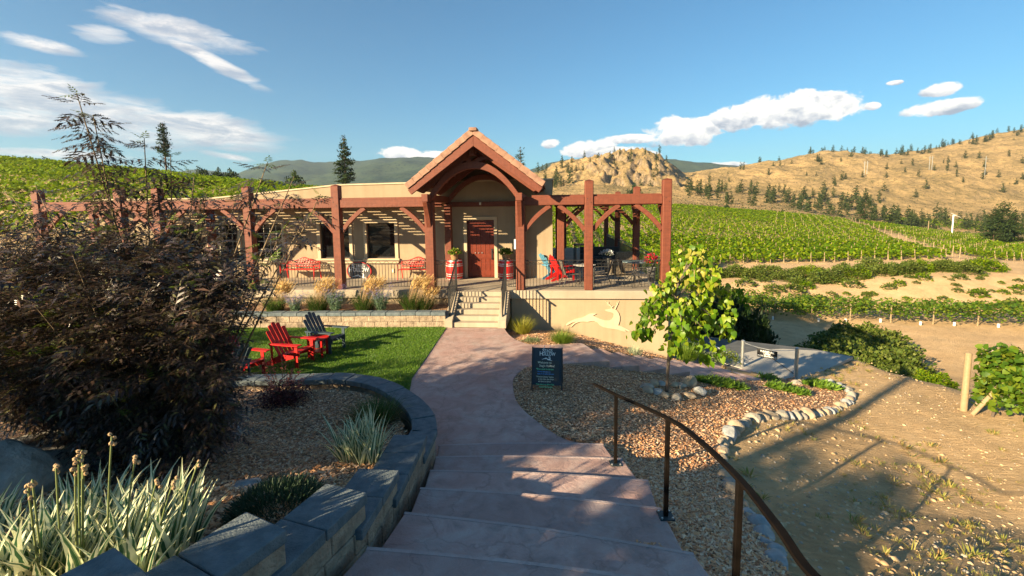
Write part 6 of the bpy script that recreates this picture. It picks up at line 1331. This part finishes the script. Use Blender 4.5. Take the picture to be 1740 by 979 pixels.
# ------------------------------------------------------------ junipers
for i, ((u0, v0), (u1, v1), lab) in enumerate((((1185, 650), (1262, 664), 'long low lime green juniper nearest the young tree'), ((1305, 660), (1368, 674), 'low lime green juniper in the middle of the mulch, nearest the border'), ((1365, 655), (1422, 664), 'low lime green juniper at the far right of the mulch bed'), ((1290, 646), (1318, 648), 'tiny juniper tuft beside the lower side stairs'))):
    a, b = gnd(u0, v0), gnd(u1, v1); n = 900 if i < 3 else 150; f = g2.random(n); pos = a+(b-a)*f[:, None]; wv_ = np.sin(PI*(f*.9+.05)); pos[:, 1] += g2.normal(0, .13, n)*wv_; pos[:, 0] += g2.normal(0, .05, n); pos[:, 2] = mz(pos[:, 0], pos[:, 1])+g2.uniform(0, .10, n)*wv_
    d = np.stack([g2.normal(.7, .5, n), g2.normal(0, .5, n), g2.uniform(.0, .75, n)], 1); V, Fc = inst([(0, 0, 0), (.16, .5, .02), (0, 1, .06), (-.16, .5, .02)], [(0, 1, 2, 3)], pos, frames(d, None, g2.uniform(-1, 1, n)), g2.uniform(.10, .2, n)); c = (a+b)/2
    V2, F2 = inst([(0, 0, 0), (.05, .4, .0), (0, 1, 0), (-.05, .4, .0)], [(0, 1, 2, 3)], np.repeat(pos, 2, 0)+g2.normal(0, .03, (2*n, 3))+[0, 0, .03], frames(np.repeat(d, 2, 0)+g2.normal(0, .4, (2*n, 3))), g2.uniform(.08, .15, 2*n)); V, Fc = cat([(V, Fc), (V2, F2)])
    o_ = npobj(V, Fc, 'juniper', M['juniper'], None, tuple(c)); setp(o_, lab, 'shrub')
# ------------------------------------------------------------ loose cover: chips, lawn blades, weeds, stones
def stuffobj(name, V, Fc, mat, lab): o_ = npobj(V, Fc, name, mat); setp(o_, lab, 'ground cover', kind='stuff'); return o_
def scatter(poly, n, zf, g2, dens=None):
    xs = [p[0] for p in poly]; ys = [p[1] for p in poly]; out = []
    while sum(len(o_) for o_ in out) < n:
        x = g2.uniform(min(xs), max(xs), 20000); y = g2.uniform(min(ys), max(ys), 20000); m_ = inpoly(x, y, poly)
        if dens is not None: m_ &= g2.random(20000) < dens(x, y)
        out.append(np.stack([x[m_], y[m_]], 1))
    p = np.vstack(out)[:n]; return np.stack([p[:, 0], p[:, 1], zf(p[:, 0], p[:, 1])], 1)
g2 = np.random.default_rng(41); CT_ = [(-.5, 0, 0), (.5, .05, .02), (.42, 1, .0), (-.4, .92, .05)]
def chips(poly, n, zf, dens): 
    p = scatter(poly, n, zf, g2, dens); p[:, 2] += g2.uniform(.0, .02, n); d = rdir(n, -.15, .35, g2); d[:, 2] = g2.uniform(-.15, .4, n); L = g2.uniform(.018, .055, n)
    return inst(CT_, [(0, 1, 2, 3)], p, frames(d, None, g2.uniform(-.6, .6, n)), np.stack([L*g2.uniform(.25, .6, n), L, L], 1))
dn = lambda x, y: np.clip(30/(x*x+y*y+1), 0, 1)
V, Fc = chips(MULCH_POLY, 42000, mz, dn); stuffobj('wood_chips', V, Fc, M['chips'], 'brown wood chips over the right bed')
V, Fc = chips([(-1.5, 6.2), (-1.75, 6.9), (-2.25, 7.7), (-2.8, 8.15), (-3.4, 8.35), (-6, 8.4), (-6.5, 3), (-3, 1), (-2.1, 2.9), (-1.7, 4.2), (-1.5, 5.4)], 30000, bedz, dn); stuffobj('wood_chips', V, Fc, M['chips'], 'brown wood chips in the planter')
V, Fc = chips(BEDW, 6000, wz, None); stuffobj('wood_chips', V, Fc, M['chips'], 'brown wood chips below the terrace wall')
lz = lambda x, y: .012+.01*fbm(x, y, 3, 4); p = scatter(LAWN, 90000, lz, g2, lambda x, y: (x > -11)*np.clip(1.2-(y-8)/14, .3, 1)); n = len(p)
d = np.stack([g2.normal(0, .4, n), g2.normal(0, .4, n), np.ones(n)], 1); V, Fc = inst([(-.5, 0, 0), (.5, 0, 0), (.1, 1, .1), (-.1, 1, .1)], [(0, 1, 2, 3)], p, frames(d, rdir(n, -.1, .1, g2)), np.stack([np.full(n, .011), g2.uniform(.025, .05, n), np.full(n, .05)], 1)); stuffobj('grass', V, Fc, M['grassblade'], 'short green lawn grass')
DIRT = [tuple(b[:2]) for b in BORDER[:16][::-1]]+[(9.5, 14.3), (13, 16.8), (13.2, 13), (14, 9.5), (14, 4), (8, 1), (2.6, 1.6)]
zt2 = lambda x, y: near(x, y)
wd_ = lambda x, y: np.clip(.12+1.6*fbm(x*.9, y*.9, 4, 77)+.35*(y < 8), 0, 1)**1.5
p = scatter(DIRT, 1500, zt2, g2, wd_); parts = []
for q in p:
    k = int(g2.integers(8, 26)); s_ = float(np.clip(g2.lognormal(-2.9, .5), .02, .15)); V, Fc, _, _ = blades(k, q, s_*.5, s_, s_*.16, (.3, 1.35), .3, 2, g2); parts.append((V, Fc))
V, Fc = cat(parts); stuffobj('weeds', V, Fc, M['weed'], 'low weeds scattered on the dirt')
p = scatter(DIRT, 3500, zt2, g2, lambda x, y: np.clip(60/(x*x+y*y), 0, 1)*(.35+.65*(fbm(x, y, 3, 5) > -.1))); n = len(p)
PB = np.array([(-1, -1, -.4), (1, -.8, -.4), (.9, 1, -.4), (-.8, .9, -.4), (-.6, -.5, .6), (.6, -.6, .5), (.5, .5, .65), (-.5, .6, .5)]); PF = [(4, 5, 6, 7), (0, 1, 5, 4), (1, 2, 6, 5), (2, 3, 7, 6), (3, 0, 4, 7)]
V, Fc = inst(PB, PF, p, frames(rdir(n, -.2, .2, g2)), np.clip(g2.lognormal(-4.7, .55, n), .004, .04)); stuffobj('gravel', V, Fc, M['pebbles'], 'small stones scattered on the dirt')
p = scatter(DIRT, 6500, zt2, g2, lambda x, y: np.clip(45/(x*x+y*y), 0, 1)*(.25+.75*(fbm(x*.8, y*.8, 3, 15) > 0))); n = len(p)
V, Fc = inst(PB, PF, p-[0, 0, .004], frames(rdir(n, -.3, .3, g2), None, g2.uniform(-.6, .6, n)), np.clip(g2.lognormal(-4.3, .55, n), .006, .05)); stuffobj('dirt_clods', V, Fc, M['clod'], 'dry lumps of earth on the dirt slope')
# ------------------------------------------------------------ vine row at the right, its end post and the winery sign beyond
va = np.array([11.75, 11.25]); vd = np.array([.74, -.67]); g2 = np.random.default_rng(51)
vr = thing('vine_row', 'nearest grapevine row with large yellow green leaves at the right edge', 'vine', (va[0], va[1], float(near(va[0], va[1]))))
n = 5200; s_ = g2.uniform(0, 5.5, n)**1.0; off = g2.normal(0, .24, n); x = va[0]+vd[0]*s_-vd[1]*off+.1; y = va[1]+vd[1]*s_+vd[0]*off; z = near(x, y)+np.clip(g2.beta(1.6, 1.3, n)*1.65+.1+.12*np.sin(s_*3), .08, 1.8)
LT = [(0, 0, 0), (.5, .05, .06), (.42, .62, .05), (0, 1, -.06), (-.42, .62, .05), (-.5, .05, .06)]; LTF = [(0, 1, 2, 3), (0, 3, 4, 5)]
d = rdir(n, -.9, .4, g2); V, Fc = inst(LT, LTF, np.stack([x, y, z], 1), frames(d, rdir(n, -.2, 1, g2)), g2.uniform(.09, .17, n)); npobj(V, Fc, 'foliage', M['vine'], vr)
m_ = MB()
for k in range(5): c = va+vd*(.4+1.1*k); z = float(near(*c)); m_ = MB(); m_.tube(spline([(c[0], c[1], z-.1), (c[0]+.05, c[1], z+.4), (c[0]-.03, c[1]+.03, z+.9)], 4), np.linspace(.035, .02, 9), 7); m_.build('trunk', M['bark'], vr)
m_ = MB(); q = gnd(1652, 705); e = q+np.array([.45, -.1, .72]); m_.tube([q, e], .05, 8); m_.build('brace_pole', M['post_wood'], vr, bevel=.006)
pp2 = gnd(1637, 698); o_ = MB().lathe([(.075, 0), (.07, Q(1637, 600, pp2[1])[2]-pp2[2]), (.02, Q(1637, 600, pp2[1])[2]-pp2[2]+.02)], tuple(pp2), 14).build('end_post', M['post_wood'], None, tuple(pp2)); setp(o_, 'round weathered wooden end post at the start of the nearest vine row', 'post')
sc = Q(1695, 603, 30.); wsn = thing('winery_sign', 'weathered board sign reading STAGS HOLLOW WINERY beyond the nearest vine row', 'sign', (sc[0], sc[1], float(terr(sc[0], sc[1])))); MB().box(sc, (1.3, .05, .62), Rz(.0)).build('board', M['signwood'], wsn, bevel=.005)
for s_ in (-.5, .5): MB().bx((sc[0]+s_-.05, sc[1]+.03, float(terr(sc[0], sc[1]))-.3), (sc[0]+s_+.05, sc[1]+.12, sc[2]+.3)).build('post', M['post_wood'], wsn)
m_ = MB(); 
for a, b in (((-.62, .28), (.62, .30)), ((-.62, -.30), (.62, -.28))): m_ = MB().bx((sc[0]+a[0], sc[1]-.032, sc[2]+a[1]), (sc[0]+b[0], sc[1]-.026, sc[2]+b[1])).build('border', M['white'], wsn)
text("STAG'S HOLLOW", .2, M['white'], wsn, UPR, (sc[0], sc[1]-.03, sc[2]+.06), sx=.78, bold=.004); text("WINERY", .18, M['white'], wsn, UPR, (sc[0], sc[1]-.03, sc[2]-.18), sx=.9, bold=.004)
# ------------------------------------------------------------ trees behind the stairs: their shade falls over the near garden
def leafy(lab, base, h, cr, n, seed, size=.2, low=.35):
    g3 = np.random.default_rng(seed); b = np.array(base, float); t_ = thing('shade_tree', lab, 'tree', tuple(b), group='leafy trees behind the stairs'); m_ = MB(); top = b+np.array([g3.normal(0, .3), g3.normal(0, .3), h*.85]); tr_ = spline([b, b+(top-b)*.5+g3.normal(0, .15, 3), top], 5); m_.tube(tr_, np.linspace(.16, .03, len(tr_)), 9)
    cen = []
    for k in range(22):
        a = g3.uniform(0, 2*PI); f = g3.uniform(low, 1); rr_ = cr*(.95 if f < .8 else .6)*g3.uniform(.3, 1); e = b+np.array([rr_*math.cos(a), rr_*math.sin(a), h*f]); s0 = tr_[int(min(len(tr_)-2, f*len(tr_)*.7))]; m_.tube(spline([s0, (s0+e)/2+np.array([0, 0, .15]), e], 4), np.linspace(.05, .01, 9), 5); cen.append(e)
    m_.build('trunk', M['bark'], t_, smooth=True); cen = np.array(cen); k = cen[g3.integers(0, len(cen), n)]+g3.normal(0, .33*cr/2, (n, 3)); V, Fc = leaves(k, g3, size); npobj(V, Fc, 'crown', M['shadeleaf'], t_)
sv = np.array([math.cos(SUN_AZ), math.sin(SUN_AZ)]); nv2 = np.array([sv[1], -sv[0]])
for i, (s_, n_, h, cr, cnt, lab) in enumerate(((-10, -5.6, 3.9, 1.7, 3200, 'leafy tree behind the camera shading the lower stairs'), (-10, -2.3, 4.1, 1.35, 3200, 'leafy tree behind the camera shading the handrail'), (-9, -1.0, 3.2, 1.0, 1000, 'small leafy tree behind the camera at the dirt side'),
      (-13, -12.2, 4.2, 1.4, 800, 'leafy tree behind the planter dappling the lawn'), (-12, -10.4, 4.4, .9, 260, 'slim leafy tree behind the planter'), (-15, -15, 5.0, 1.8, 900, 'tall leafy tree far left of the planter'))):
    c = sv*s_+nv2*n_; leafy(lab, (c[0], c[1], 1.6), h, cr, cnt, 60+i)
pb = np.array([5.7, 8.7])-sv*20.5; up_ = thing('utility_pole', 'wooden utility pole behind the garden stairs casting a long streak of shade', 'pole', (pb[0], pb[1], 1.4)); MB().tube([(pb[0], pb[1], 1.4), (pb[0], pb[1], 9.6)], [.17, .12], 12).build('pole', M['post_wood'], up_, smooth=True); MB().box((pb[0], pb[1], 9.1), (1.6, .1, .12), Rz(.6)).build('crossarm', M['post_wood'], up_)
# ------------------------------------------------------------ vineyards
g2 = np.random.default_rng(61)
ub = [870, 940, 1060, 1140, 1200, 1230, 1620, 1660, 1740, 1900, 2200]; db = [36, 38, 42, 54, 76, 87, 89, 94, 98, 100, 104]
ut_ = [870, 940, 1140, 1400, 1620, 1740, 2200]; dtp = [236, 238, 244, 242, 236, 236, 236]
gapa = np.array([91.6*1.0, 92.]); gapb = np.array([176., 235.]); gd_ = (gapb-gapa)/np.linalg.norm(gapb-gapa)
def vrow(name, x, y, lab, grp, size, per, hgt=1.55, wid=.42, mat='vinefar', posts=None):
    """one trellised row along the points x, y"""
    n = int(per*len(x)); i = g2.integers(0, len(x), n); w = g2.normal(0, wid/2, n); px_ = x[i]+w+g2.uniform(-.6, .6, n)*.2; py = y[i]+g2.uniform(-.6, .6, n); pz = terr(px_, py)+hgt*np.clip(.22+.78*g2.beta(1.8, 1.4, n), 0, 1.1)
    c = np.array([x[0], y[0], float(terr(x[0], y[0]))]); t_ = thing(name, lab, 'vine', tuple(c), group=grp)
    V, Fc = leaves(np.stack([px_, py, pz], 1), g2, size, zl=-.6, zh=.8); npobj(V, Fc, 'foliage', M[mat], t_)
    base = None
    for k in (posts or []):
        k = min(k, len(x)-1); q = np.array([x[k], y[k], float(terr(x[k], y[k]))])
        if base is None: base = (MB().tube([q, q+np.array([.0, -.0, 1.9])], .06, 5).build('post', M['post_wood'], t_), q)
        else: o_ = base[0].copy(); COL.objects.link(o_); o_.location = tuple(q-base[1])
    return t_
GR = 'vine rows on the slope right of the terrace'
for x0 in np.arange(-2, 232, 2.62):
    y = np.arange(34, 242, 1.0); x = x0+.09*(y-60); u = 870+773*x/y
    m_ = (y > np.interp(u, ub, db)) & (y < np.interp(u, ut_, dtp)) & (u < 1860) & (u > 880)
    rel = np.stack([x, y], 1)-gapa; cr_ = rel[:, 0]*gd_[1]-rel[:, 1]*gd_[0]; m_ &= ~((abs(cr_) < 3.2))
    for side in (cr_ < 0, cr_ >= 0):
        mm = m_ & side
        if mm.sum() < 8: continue
        xx, yy_ = x[mm], y[mm]; near_ = yy_ < 115; ps = [0]+list(range(7, len(xx), 7))[:10]
        full = np.concatenate([np.where(near_)[0]]*2+[np.arange(len(xx))]) if near_.any() else np.arange(len(xx))
        xs_, ys_ = xx[full], yy_[full]; xs_[0], ys_[0] = xx[0], yy_[0]
        # points for the posts come from the plain list
        t_ = vrow('vine_row', xs_, ys_, 'long green vine row running up the slope right of the terrace', GR, .50 if yy_.mean() < 150 else .62, 9.5, wid=.75, posts=None)
        base = None
        for k in ps:
            q = np.array([xx[k], yy_[k], float(terr(xx[k], yy_[k]))]); 
            if base is None:
                ln_ = np.array([-.25, -.55, 1.75]) if yy_[0] < 110 else np.array([0, 0, 1.9]); MB().tube([q+np.array([-.3, -.6, 0]), q+np.array([0, 0, 1.7])], .06, 5).build('end_post', M['post_wood'], t_)
                b_ = MB().tube([q, q+np.array([0, 0, 1.95])], .055, 5).build('post', M['post_wood'], t_); base = (b_, q)
            else: o_ = base[0].copy(); COL.objects.link(o_); o_.location = tuple(q-base[1])
for k, y0_ in enumerate(np.arange(34, 158, 2.7)):
    x = np.arange(-175, -5, 1.0); y = y0_+.16*(x+60)*.6+ .0*x; u = 870+773*x/np.maximum(y, 1); m_ = (y > 32) & (y < 156) & (u > -260) & ((u < 150) | ((y > 50) & (u < 745)))
    if m_.sum() < 8: continue
    vrow('vine_row', x[m_], y[m_], 'long green vine row across the hill left of and behind the building', 'vine rows on the hill behind the building', .48 if y0_ < 90 else .6, 13 if y0_ < 90 else 10, 1.8, 1.0)
for k, off_ in enumerate((0, 2.3, 4.4)):
    s = np.linspace(0, 1, 90); x = 17+s*62; y = 56-s*21+off_; vrow('vine_row', x, y, ['front row of the low vine hedge across the foot of the sandy bank', 'middle row of the low vine hedge at the foot of the sandy bank', 'rear row of the low vine hedge at the foot of the sandy bank'][k], 'vine hedge rows at the foot of the bank', .3, 55, 2.2, .6, 'vine', list(range(4, 88, 5)) if k == 0 else None)
# white vine guards below the front hedge row
gdb = None
for k in range(16):
    s = .12+.05*k+float(g2.uniform(-.015, .015)); x = 17+s*62; y = 56-s*21-.5; q = np.array([x, y, float(terr(x, y))])
    if gdb is None: gdb = MB().box(q+np.array([0, 0, .22]), (.15, .15, .4)).build('vine_guard', M['white'], None, tuple(q), bevel=.01); setp(gdb, 'small white vine guard standing under the low vine hedge', 'vine guard', 'white guards under the vine hedge')
    else: o_ = gdb.copy(); COL.objects.link(o_); o_.location = tuple(q)
# far green strip of vines on the hillside
n = 9000; u = g2.uniform(1505, 1900, n); d_ = g2.uniform(300, 352, n); x = (u-870)/773*d_
def hillz(x, d):
    tt = HX[0]/HY[0]; j = np.clip(np.searchsorted(HY[:, 0], d), 1, len(HY)-1); i = np.clip(np.searchsorted(tt, x/d), 0, len(tt)-1); return np.maximum(HZ[j, i], terr(x, d))
V, Fc = leaves(np.stack([x, d_, hillz(x, d_)+g2.uniform(.2, 1.6, n)], 1), g2, .8); stuffobj('distant_vineyard', V, Fc, M['vinefar'], 'thin green strip of far vineyard on the dry hillside')
# ------------------------------------------------------------ bushes on the bank
def bushmesh(seed, n, mat, size=.15):
    g3 = np.random.default_rng(seed); d = rdir(n, -.15, 1, g3); lob = 1+.22*np.sin(d[:, 0]*4+seed)*np.cos(d[:, 1]*5+seed*2)+.15*np.sin(d[:, 2]*9+d[:, 0]*6)
    pos = d*lob[:, None]*g3.uniform(.5, 1, n)[:, None]**.5; V, Fc = leaves(pos, g3, size, d+rdir(n, -.7, .9, g3)*.9); me = np_mesh(V, Fc, 'bush'); me.materials.append(M[mat]); return me
BM = [bushmesh(i, 1500, m_, .13) for i, m_ in enumerate(('bush', 'bush', 'bushdark', 'vinefar'))]; SM = [bushmesh(i+10, 260, m_, .3) for i, m_ in enumerate(('bush', 'bush', 'vinefar'))]
def bush(me, u, d, r, h, lab, grp, nm='bush', dz=0):
    x = (u-870)/773*d; o_ = bpy.data.objects.new(nm, me); COL.objects.link(o_); o_.location = (x, d, float(terr(x, d))+dz); o_.scale = (r, r, h); o_.rotation_euler = (0, 0, float(g2.uniform(0, 6))); return setp(o_, lab, 'bush', grp)
for i, (u, d, r, h, m_) in enumerate([(1255, 26, 1.7, 3.2, 2), (1285, 24, 1.3, 2.6, 2), (1235, 30, 2.0, 3.6, 2), (1215, 24, 1.3, 2.4, 2), (1265, 34, 2.2, 3.4, 0), (1225, 40, 2.4, 4.4, 0), (1250, 46, 2.2, 3.6, 3)]):
    bush(BM[m_], u, d, r, h, ['tall dark bush at the back edge of the road, largest of its group', 'dark bush at the road edge, right of the tallest one', 'tall dark bush just behind the young tree crown', 'dark bush at the left end of the road edge', 'green bush behind the dark roadside bushes', 'tall green bush high on the bank right of the young tree', 'yellow green bush near the left end of the vine hedge'][i], 'roadside bushes', 'tall_bush')
for u, d, r, h in [(1310, 24.5, .8, .9), (1335, 25, .9, .9), (1360, 24, .8, .8), (1385, 25, 1., 1.), (1330, 30, 1.1, 1.2), (1405, 28, 1.2, 1.3), (1440, 27, 1.3, 1.5), (1475, 28, 1.3, 1.6), (1455, 34, 1.4, 1.6), (1500, 33, 1.5, 1.8), (1525, 27, 1.2, 1.4), (1550, 31, 1.3, 1.4), (1490, 24, .9, 1.0), (1540, 22.5, .9, .9), (1575, 21.5, .8, .8), (1600, 21, .8, .8), (1620, 19.5, .7, .7), (1420, 22.5, .8, .8), (1450, 38, 1.6, 1.8), (1490, 37, 1.5, 1.8), (1520, 36, 1.4, 1.6), (1420, 36, 1.3, 1.4), (1470, 31, 1.4, 1.6), (1390, 33, 1.2, 1.3), (1450, 22.5, .8, .9), (1345, 34, 1.1, 1.0)]:
    bush(BM[int(g2.integers(0, 2)) if u < 1600 else 3], u, d, r*(1.35 if d > 26 else .95), h*(1.2 if d > 26 else .9), 'low green bush on the slope just beyond the dirt yard', 'bushes beyond the dirt yard')
for u in np.concatenate([np.arange(1212, 1590, 15), np.arange(1602, 1705, 15)]):
    bush(BM[int(g2.integers(0, 2)) if g2.random() < .8 else 3], u+g2.uniform(-5, 5), g2.uniform(66, 72), g2.uniform(1.4, 2.3), g2.uniform(1.0, 1.8)*(1.25 if 1460 < u < 1570 or u > 1640 else 1), 'green bush in the band along the top of the sandy bank', 'bushes along the top of the bank')
for k in range(80):
    u = g2.uniform(1270, 1760); d = g2.uniform(53, 65); r = float(np.clip(g2.lognormal(-.75, .5), .2, 1.1)); bush(SM[int(g2.integers(3))], u, d, r, r*.8, 'small green shrub on the sandy bank', 'small shrubs on the sandy bank', 'small_shrub')
for k in range(12):
    u = g2.uniform(1240, 1420); d = g2.uniform(56, 66); r = g2.uniform(.8, 1.5); bush(SM[int(g2.integers(3))], u, d, r, r*.75, 'small green shrub on the sandy bank', 'small shrubs on the sandy bank', 'small_shrub')
# ------------------------------------------------------------ conifers
def conifer(seed, nb, nl, h=1., r=.22, base=.12, clump=.03, leaf=.03, irregular=.3, droop=-.2):
    g3 = np.random.default_rng(seed); tk = MB(); tk.tube([(0, 0, 0), (g3.normal(0, .006), 0, h*.5), (0, g3.normal(0, .008), h*.985)], [h*.017, h*.010, h*.002], 6); pos = []
    for k in range(nb):
        f = base+(1-base)*(k+.5)/nb; rad = r*(1-f)**.75*g3.uniform(1-irregular, 1.12)*(1 if f > base+.1 else .75); a = k*2.4+g3.normal(0, .5); e = np.array([rad*math.cos(a), rad*math.sin(a), f*h+rad*droop+.02*h*g3.normal()])
        s0 = np.array([0, 0, f*h]); tk.tube([s0, (s0+e)/2+np.array([0, 0, .01*h]), e], [h*.004, h*.003, h*.001], 3, False)
        m_ = max(2, int(nl*rad/r)); q = g3.uniform(.25, 1.05, m_)[:, None]**.8; pos.append(s0+(e-s0)*q+g3.normal(0, clump*h, (m_, 3))*np.array([1, 1, .55]))
    pos.append(np.array([0, 0, h])-np.abs(g3.normal(0, .02*h, (6, 3)))*np.array([.3, .3, 2])); pos = np.vstack(pos); V, Fc = leaves(pos, g3, leaf*h, zl=-.4, zh=.8, tv=[(0, 0, 0), (.3, .5, .0), (0, 1, .1), (-.3, .5, .0)]); return tk, V, Fc
def pine(lab, u, vt, d, seed, **kw):
    x = (u-870)/773*d; zb_ = float(terr(x, d)); top = Q(u, vt, d)[2]; h = top-zb_; tk, V, Fc = conifer(seed, **kw); t_ = thing('pine_tree', lab, 'tree', (x, d, zb_)); tk.v = [tuple(np.array(v)*h+np.array([x, d, zb_])) for v in tk.v]; tk.build('trunk', M['barkred'], t_, smooth=True); npobj(V*h+np.array([x, d, zb_]), Fc, 'crown', M['needle'], t_)
pine('tall pine on the vineyard crest behind the dark shrub', 293, 207, 152, 1, nb=50, nl=130, r=.20, base=.40, clump=.024, leaf=.032, irregular=.6, droop=0.); pine('tall dark pine behind the roof left of the gable', 592, 232, 156, 2, nb=70, nl=130, r=.24, base=.20, clump=.02, leaf=.032, irregular=.45, droop=-.05)
pine('pine top showing just right of the gable roof', 886, 251, 190, 3, nb=50, nl=110, r=.24, base=.2, clump=.024, leaf=.026, irregular=.6, droop=-.0)
pine('broad dark conifer standing at the top edge of the vineyard', 1468, 329, 246, 4, nb=60, nl=160, r=.46, base=.05, clump=.035, leaf=.035, irregular=.25)
for i, (u, vt, d, s) in enumerate(((1703, 343, 165, 5), (1690, 352, 162, 6), (1722, 356, 170, 7))): pine(['tallest of the dark pines among the vines at the far right', 'left pine of the cluster among the vines at the far right', 'right pine of the cluster among the vines at the far right'][i], u, vt, d, s, nb=50, nl=180, r=.40, base=.1, clump=.04, leaf=.04, irregular=.5, droop=0.)
for i, (u, vt, d) in enumerate(((352, 287, 153), (402, 291, 153), (378, 290, 153), (508, 297, 156), (35, 268, 150), (60, 267, 150), (95, 269, 152), (1078, 318, 246), (1234, 348, 250), (1330, 357, 256))):
    x = (u-870)/773*d; h = max(1.5, Q(u, vt, d)[2]-float(terr(x, d))); bush(BM[2], u, d, h*.5, h, ['round tree on the left skyline behind the shrub', 'second small tree on the left skyline', 'low skyline bush between two small trees', 'small tree on the crest left of the tall pine', 'leftmost bushy tree on the vineyard skyline', 'second bushy tree on the far left skyline', 'third bushy tree on the far left skyline', 'small tree at the vineyard edge behind the right pergola', 'small tree at the vineyard edge right of the corner post', 'small tree at the top edge of the right vineyard'][i], None, 'small_tree')
CM = []
for s in range(5):
    tk, V, Fc = conifer(40+s, nb=18, nl=20, r=(.26, .32, .22, .36, .28)[s], base=.08, clump=.04, leaf=.13, irregular=.4); n0 = len(V); Vt = np.array(tk.v); fq = [f for f in tk.f if len(f) == 4]
    me = np_mesh(np.vstack([V, Vt]), np.vstack([Fc, np.array(fq)+n0]), 'far_conifer'); me.materials.append(M['needlefar']); CM.append(me)
def far(u, d, h):
    X, Y, Z = hz_at(u, d); o_ = bpy.data.objects.new('hill_conifer', CM[int(g2.integers(5))]); COL.objects.link(o_); o_.location = (float(X), float(Y), float(Z)-.4); h *= 1.3; o_.scale = (h, h, h); o_.rotation_euler = (0, 0, float(g2.uniform(0, 6)))
    if d > 620: setp(o_, 'tiny conifer along the ridge of the dry hills', 'tree', 'conifers on the far ridge')
    elif u < 1165: setp(o_, 'small conifer on the rocky knoll', 'tree', 'conifers on the rocky knoll')
    else: setp(o_, 'small conifer scattered on the dry hillside', 'tree', 'conifers on the dry hillside')
for k in range(60): far(g2.uniform(1168, 1500), g2.uniform(375, 425), g2.uniform(5, 10))
for k in range(50): far(g2.uniform(1200, 1760), g2.uniform(300, 385), g2.uniform(5, 9))
for k in range(30): far(g2.uniform(1480, 1760), g2.uniform(285, 325), g2.uniform(5, 9.5))
for k in range(60): far(g2.uniform(1200, 1760), g2.uniform(430, 620), g2.uniform(4, 8))
for k in range(24): far(g2.uniform(905, 975), g2.uniform(400, 520), g2.uniform(5, 9))
for k in range(22): far(g2.uniform(960, 1150), g2.uniform(440, 545), g2.uniform(4, 8))
for k in range(80):
    u = 1270+490*g2.random()**.8; far(u, g2.uniform(740, 830), g2.uniform(5, 11))
n = 9000; u = np.concatenate([g2.uniform(930, 1480, n//3), g2.uniform(1150, 1800, n-n//3)]); d_ = 268+g2.uniform(0, 1, n)**1.4*520; x = (u-870)/773*d_; z = hillz(x, d_); V, Fc = leaves(np.stack([x, d_, z+g2.uniform(0, .4, n)], 1), g2, 1.0, zl=-.1, zh=.5); stuffobj('scrub', V, Fc, M['needlefar'], 'low scrub dotting the dry slopes')
# ------------------------------------------------------------ far posts, pylons and a wind machine
pb_ = None
for k in range(17):
    f = (k/16)**1.3; q = gapa+(gapb-gapa)*f+np.array([-.5, 0]); z = float(terr(q[0], q[1]))
    if pb_ is None: pb_ = MB().tube([(q[0], q[1], z), (q[0]+.1, q[1], z+2.4)], .09, 6).build('track_post', M['post_wood'], None, (q[0], q[1], z)); setp(pb_, 'pale wooden post along the track between the two vineyard blocks', 'post', 'posts along the track between vineyards')
    else: o_ = pb_.copy(); COL.objects.link(o_); o_.location = (float(q[0]), float(q[1]), z)
for i, (u, d, h, lab) in enumerate(((1466, 560, 16, 'pale transmission pole on the hillside, leftmost of three'), (1573, 560, 17, 'pale transmission pole on the hillside, middle of three'), (1666, 520, 22, 'tall pale transmission pole on the hillside, rightmost of three'))):
    X, Y, Z = [float(k) for k in hz_at(u, d)]; t_ = thing('transmission_pole', lab, 'pole', (X, Y, Z), group='transmission poles on the hillside')
    for s in (-1.6, 1.6) if i < 2 else (0,): MB().tube([(X+s, Y, Z-1), (X+s, Y, Z+h)], .28, 6).build('pole', M['steel'], t_)
    MB().box((X, Y, Z+h*.86), (7, .3, .3)).build('crossarm', M['steel'], t_)
u, d = 1619, 210; x = (u-870)/773*d; z = float(terr(x, d)); top = Q(u, 366, d)[2]; wm = thing('wind_machine', 'white vineyard wind machine tower beyond the right vineyard', 'wind machine', (x, d, z)); MB().tube([(x, d, z), (x, d, top)], .28, 8).build('tower', M['white'], wm); MB().box((x, d-.4, top), (.5, 1.2, .5)).build('motor', M['white'], wm)
MB().beam((x-2.2, d-1.1, top+1.0), (x+2.2, d-1.1, top-1.0), .35, .12).build('blade', M['white'], wm)
u, d = 1578, 215; x = (u-870)/773*d; z = float(terr(x, d)); o_ = MB().tube([(x, d, z), (x, d, z+5.5)], .16, 6).build('wooden_pole', M['post_wood'], None, (x, d, z)); setp(o_, 'short wooden pole beyond the vines left of the wind machine', 'pole')
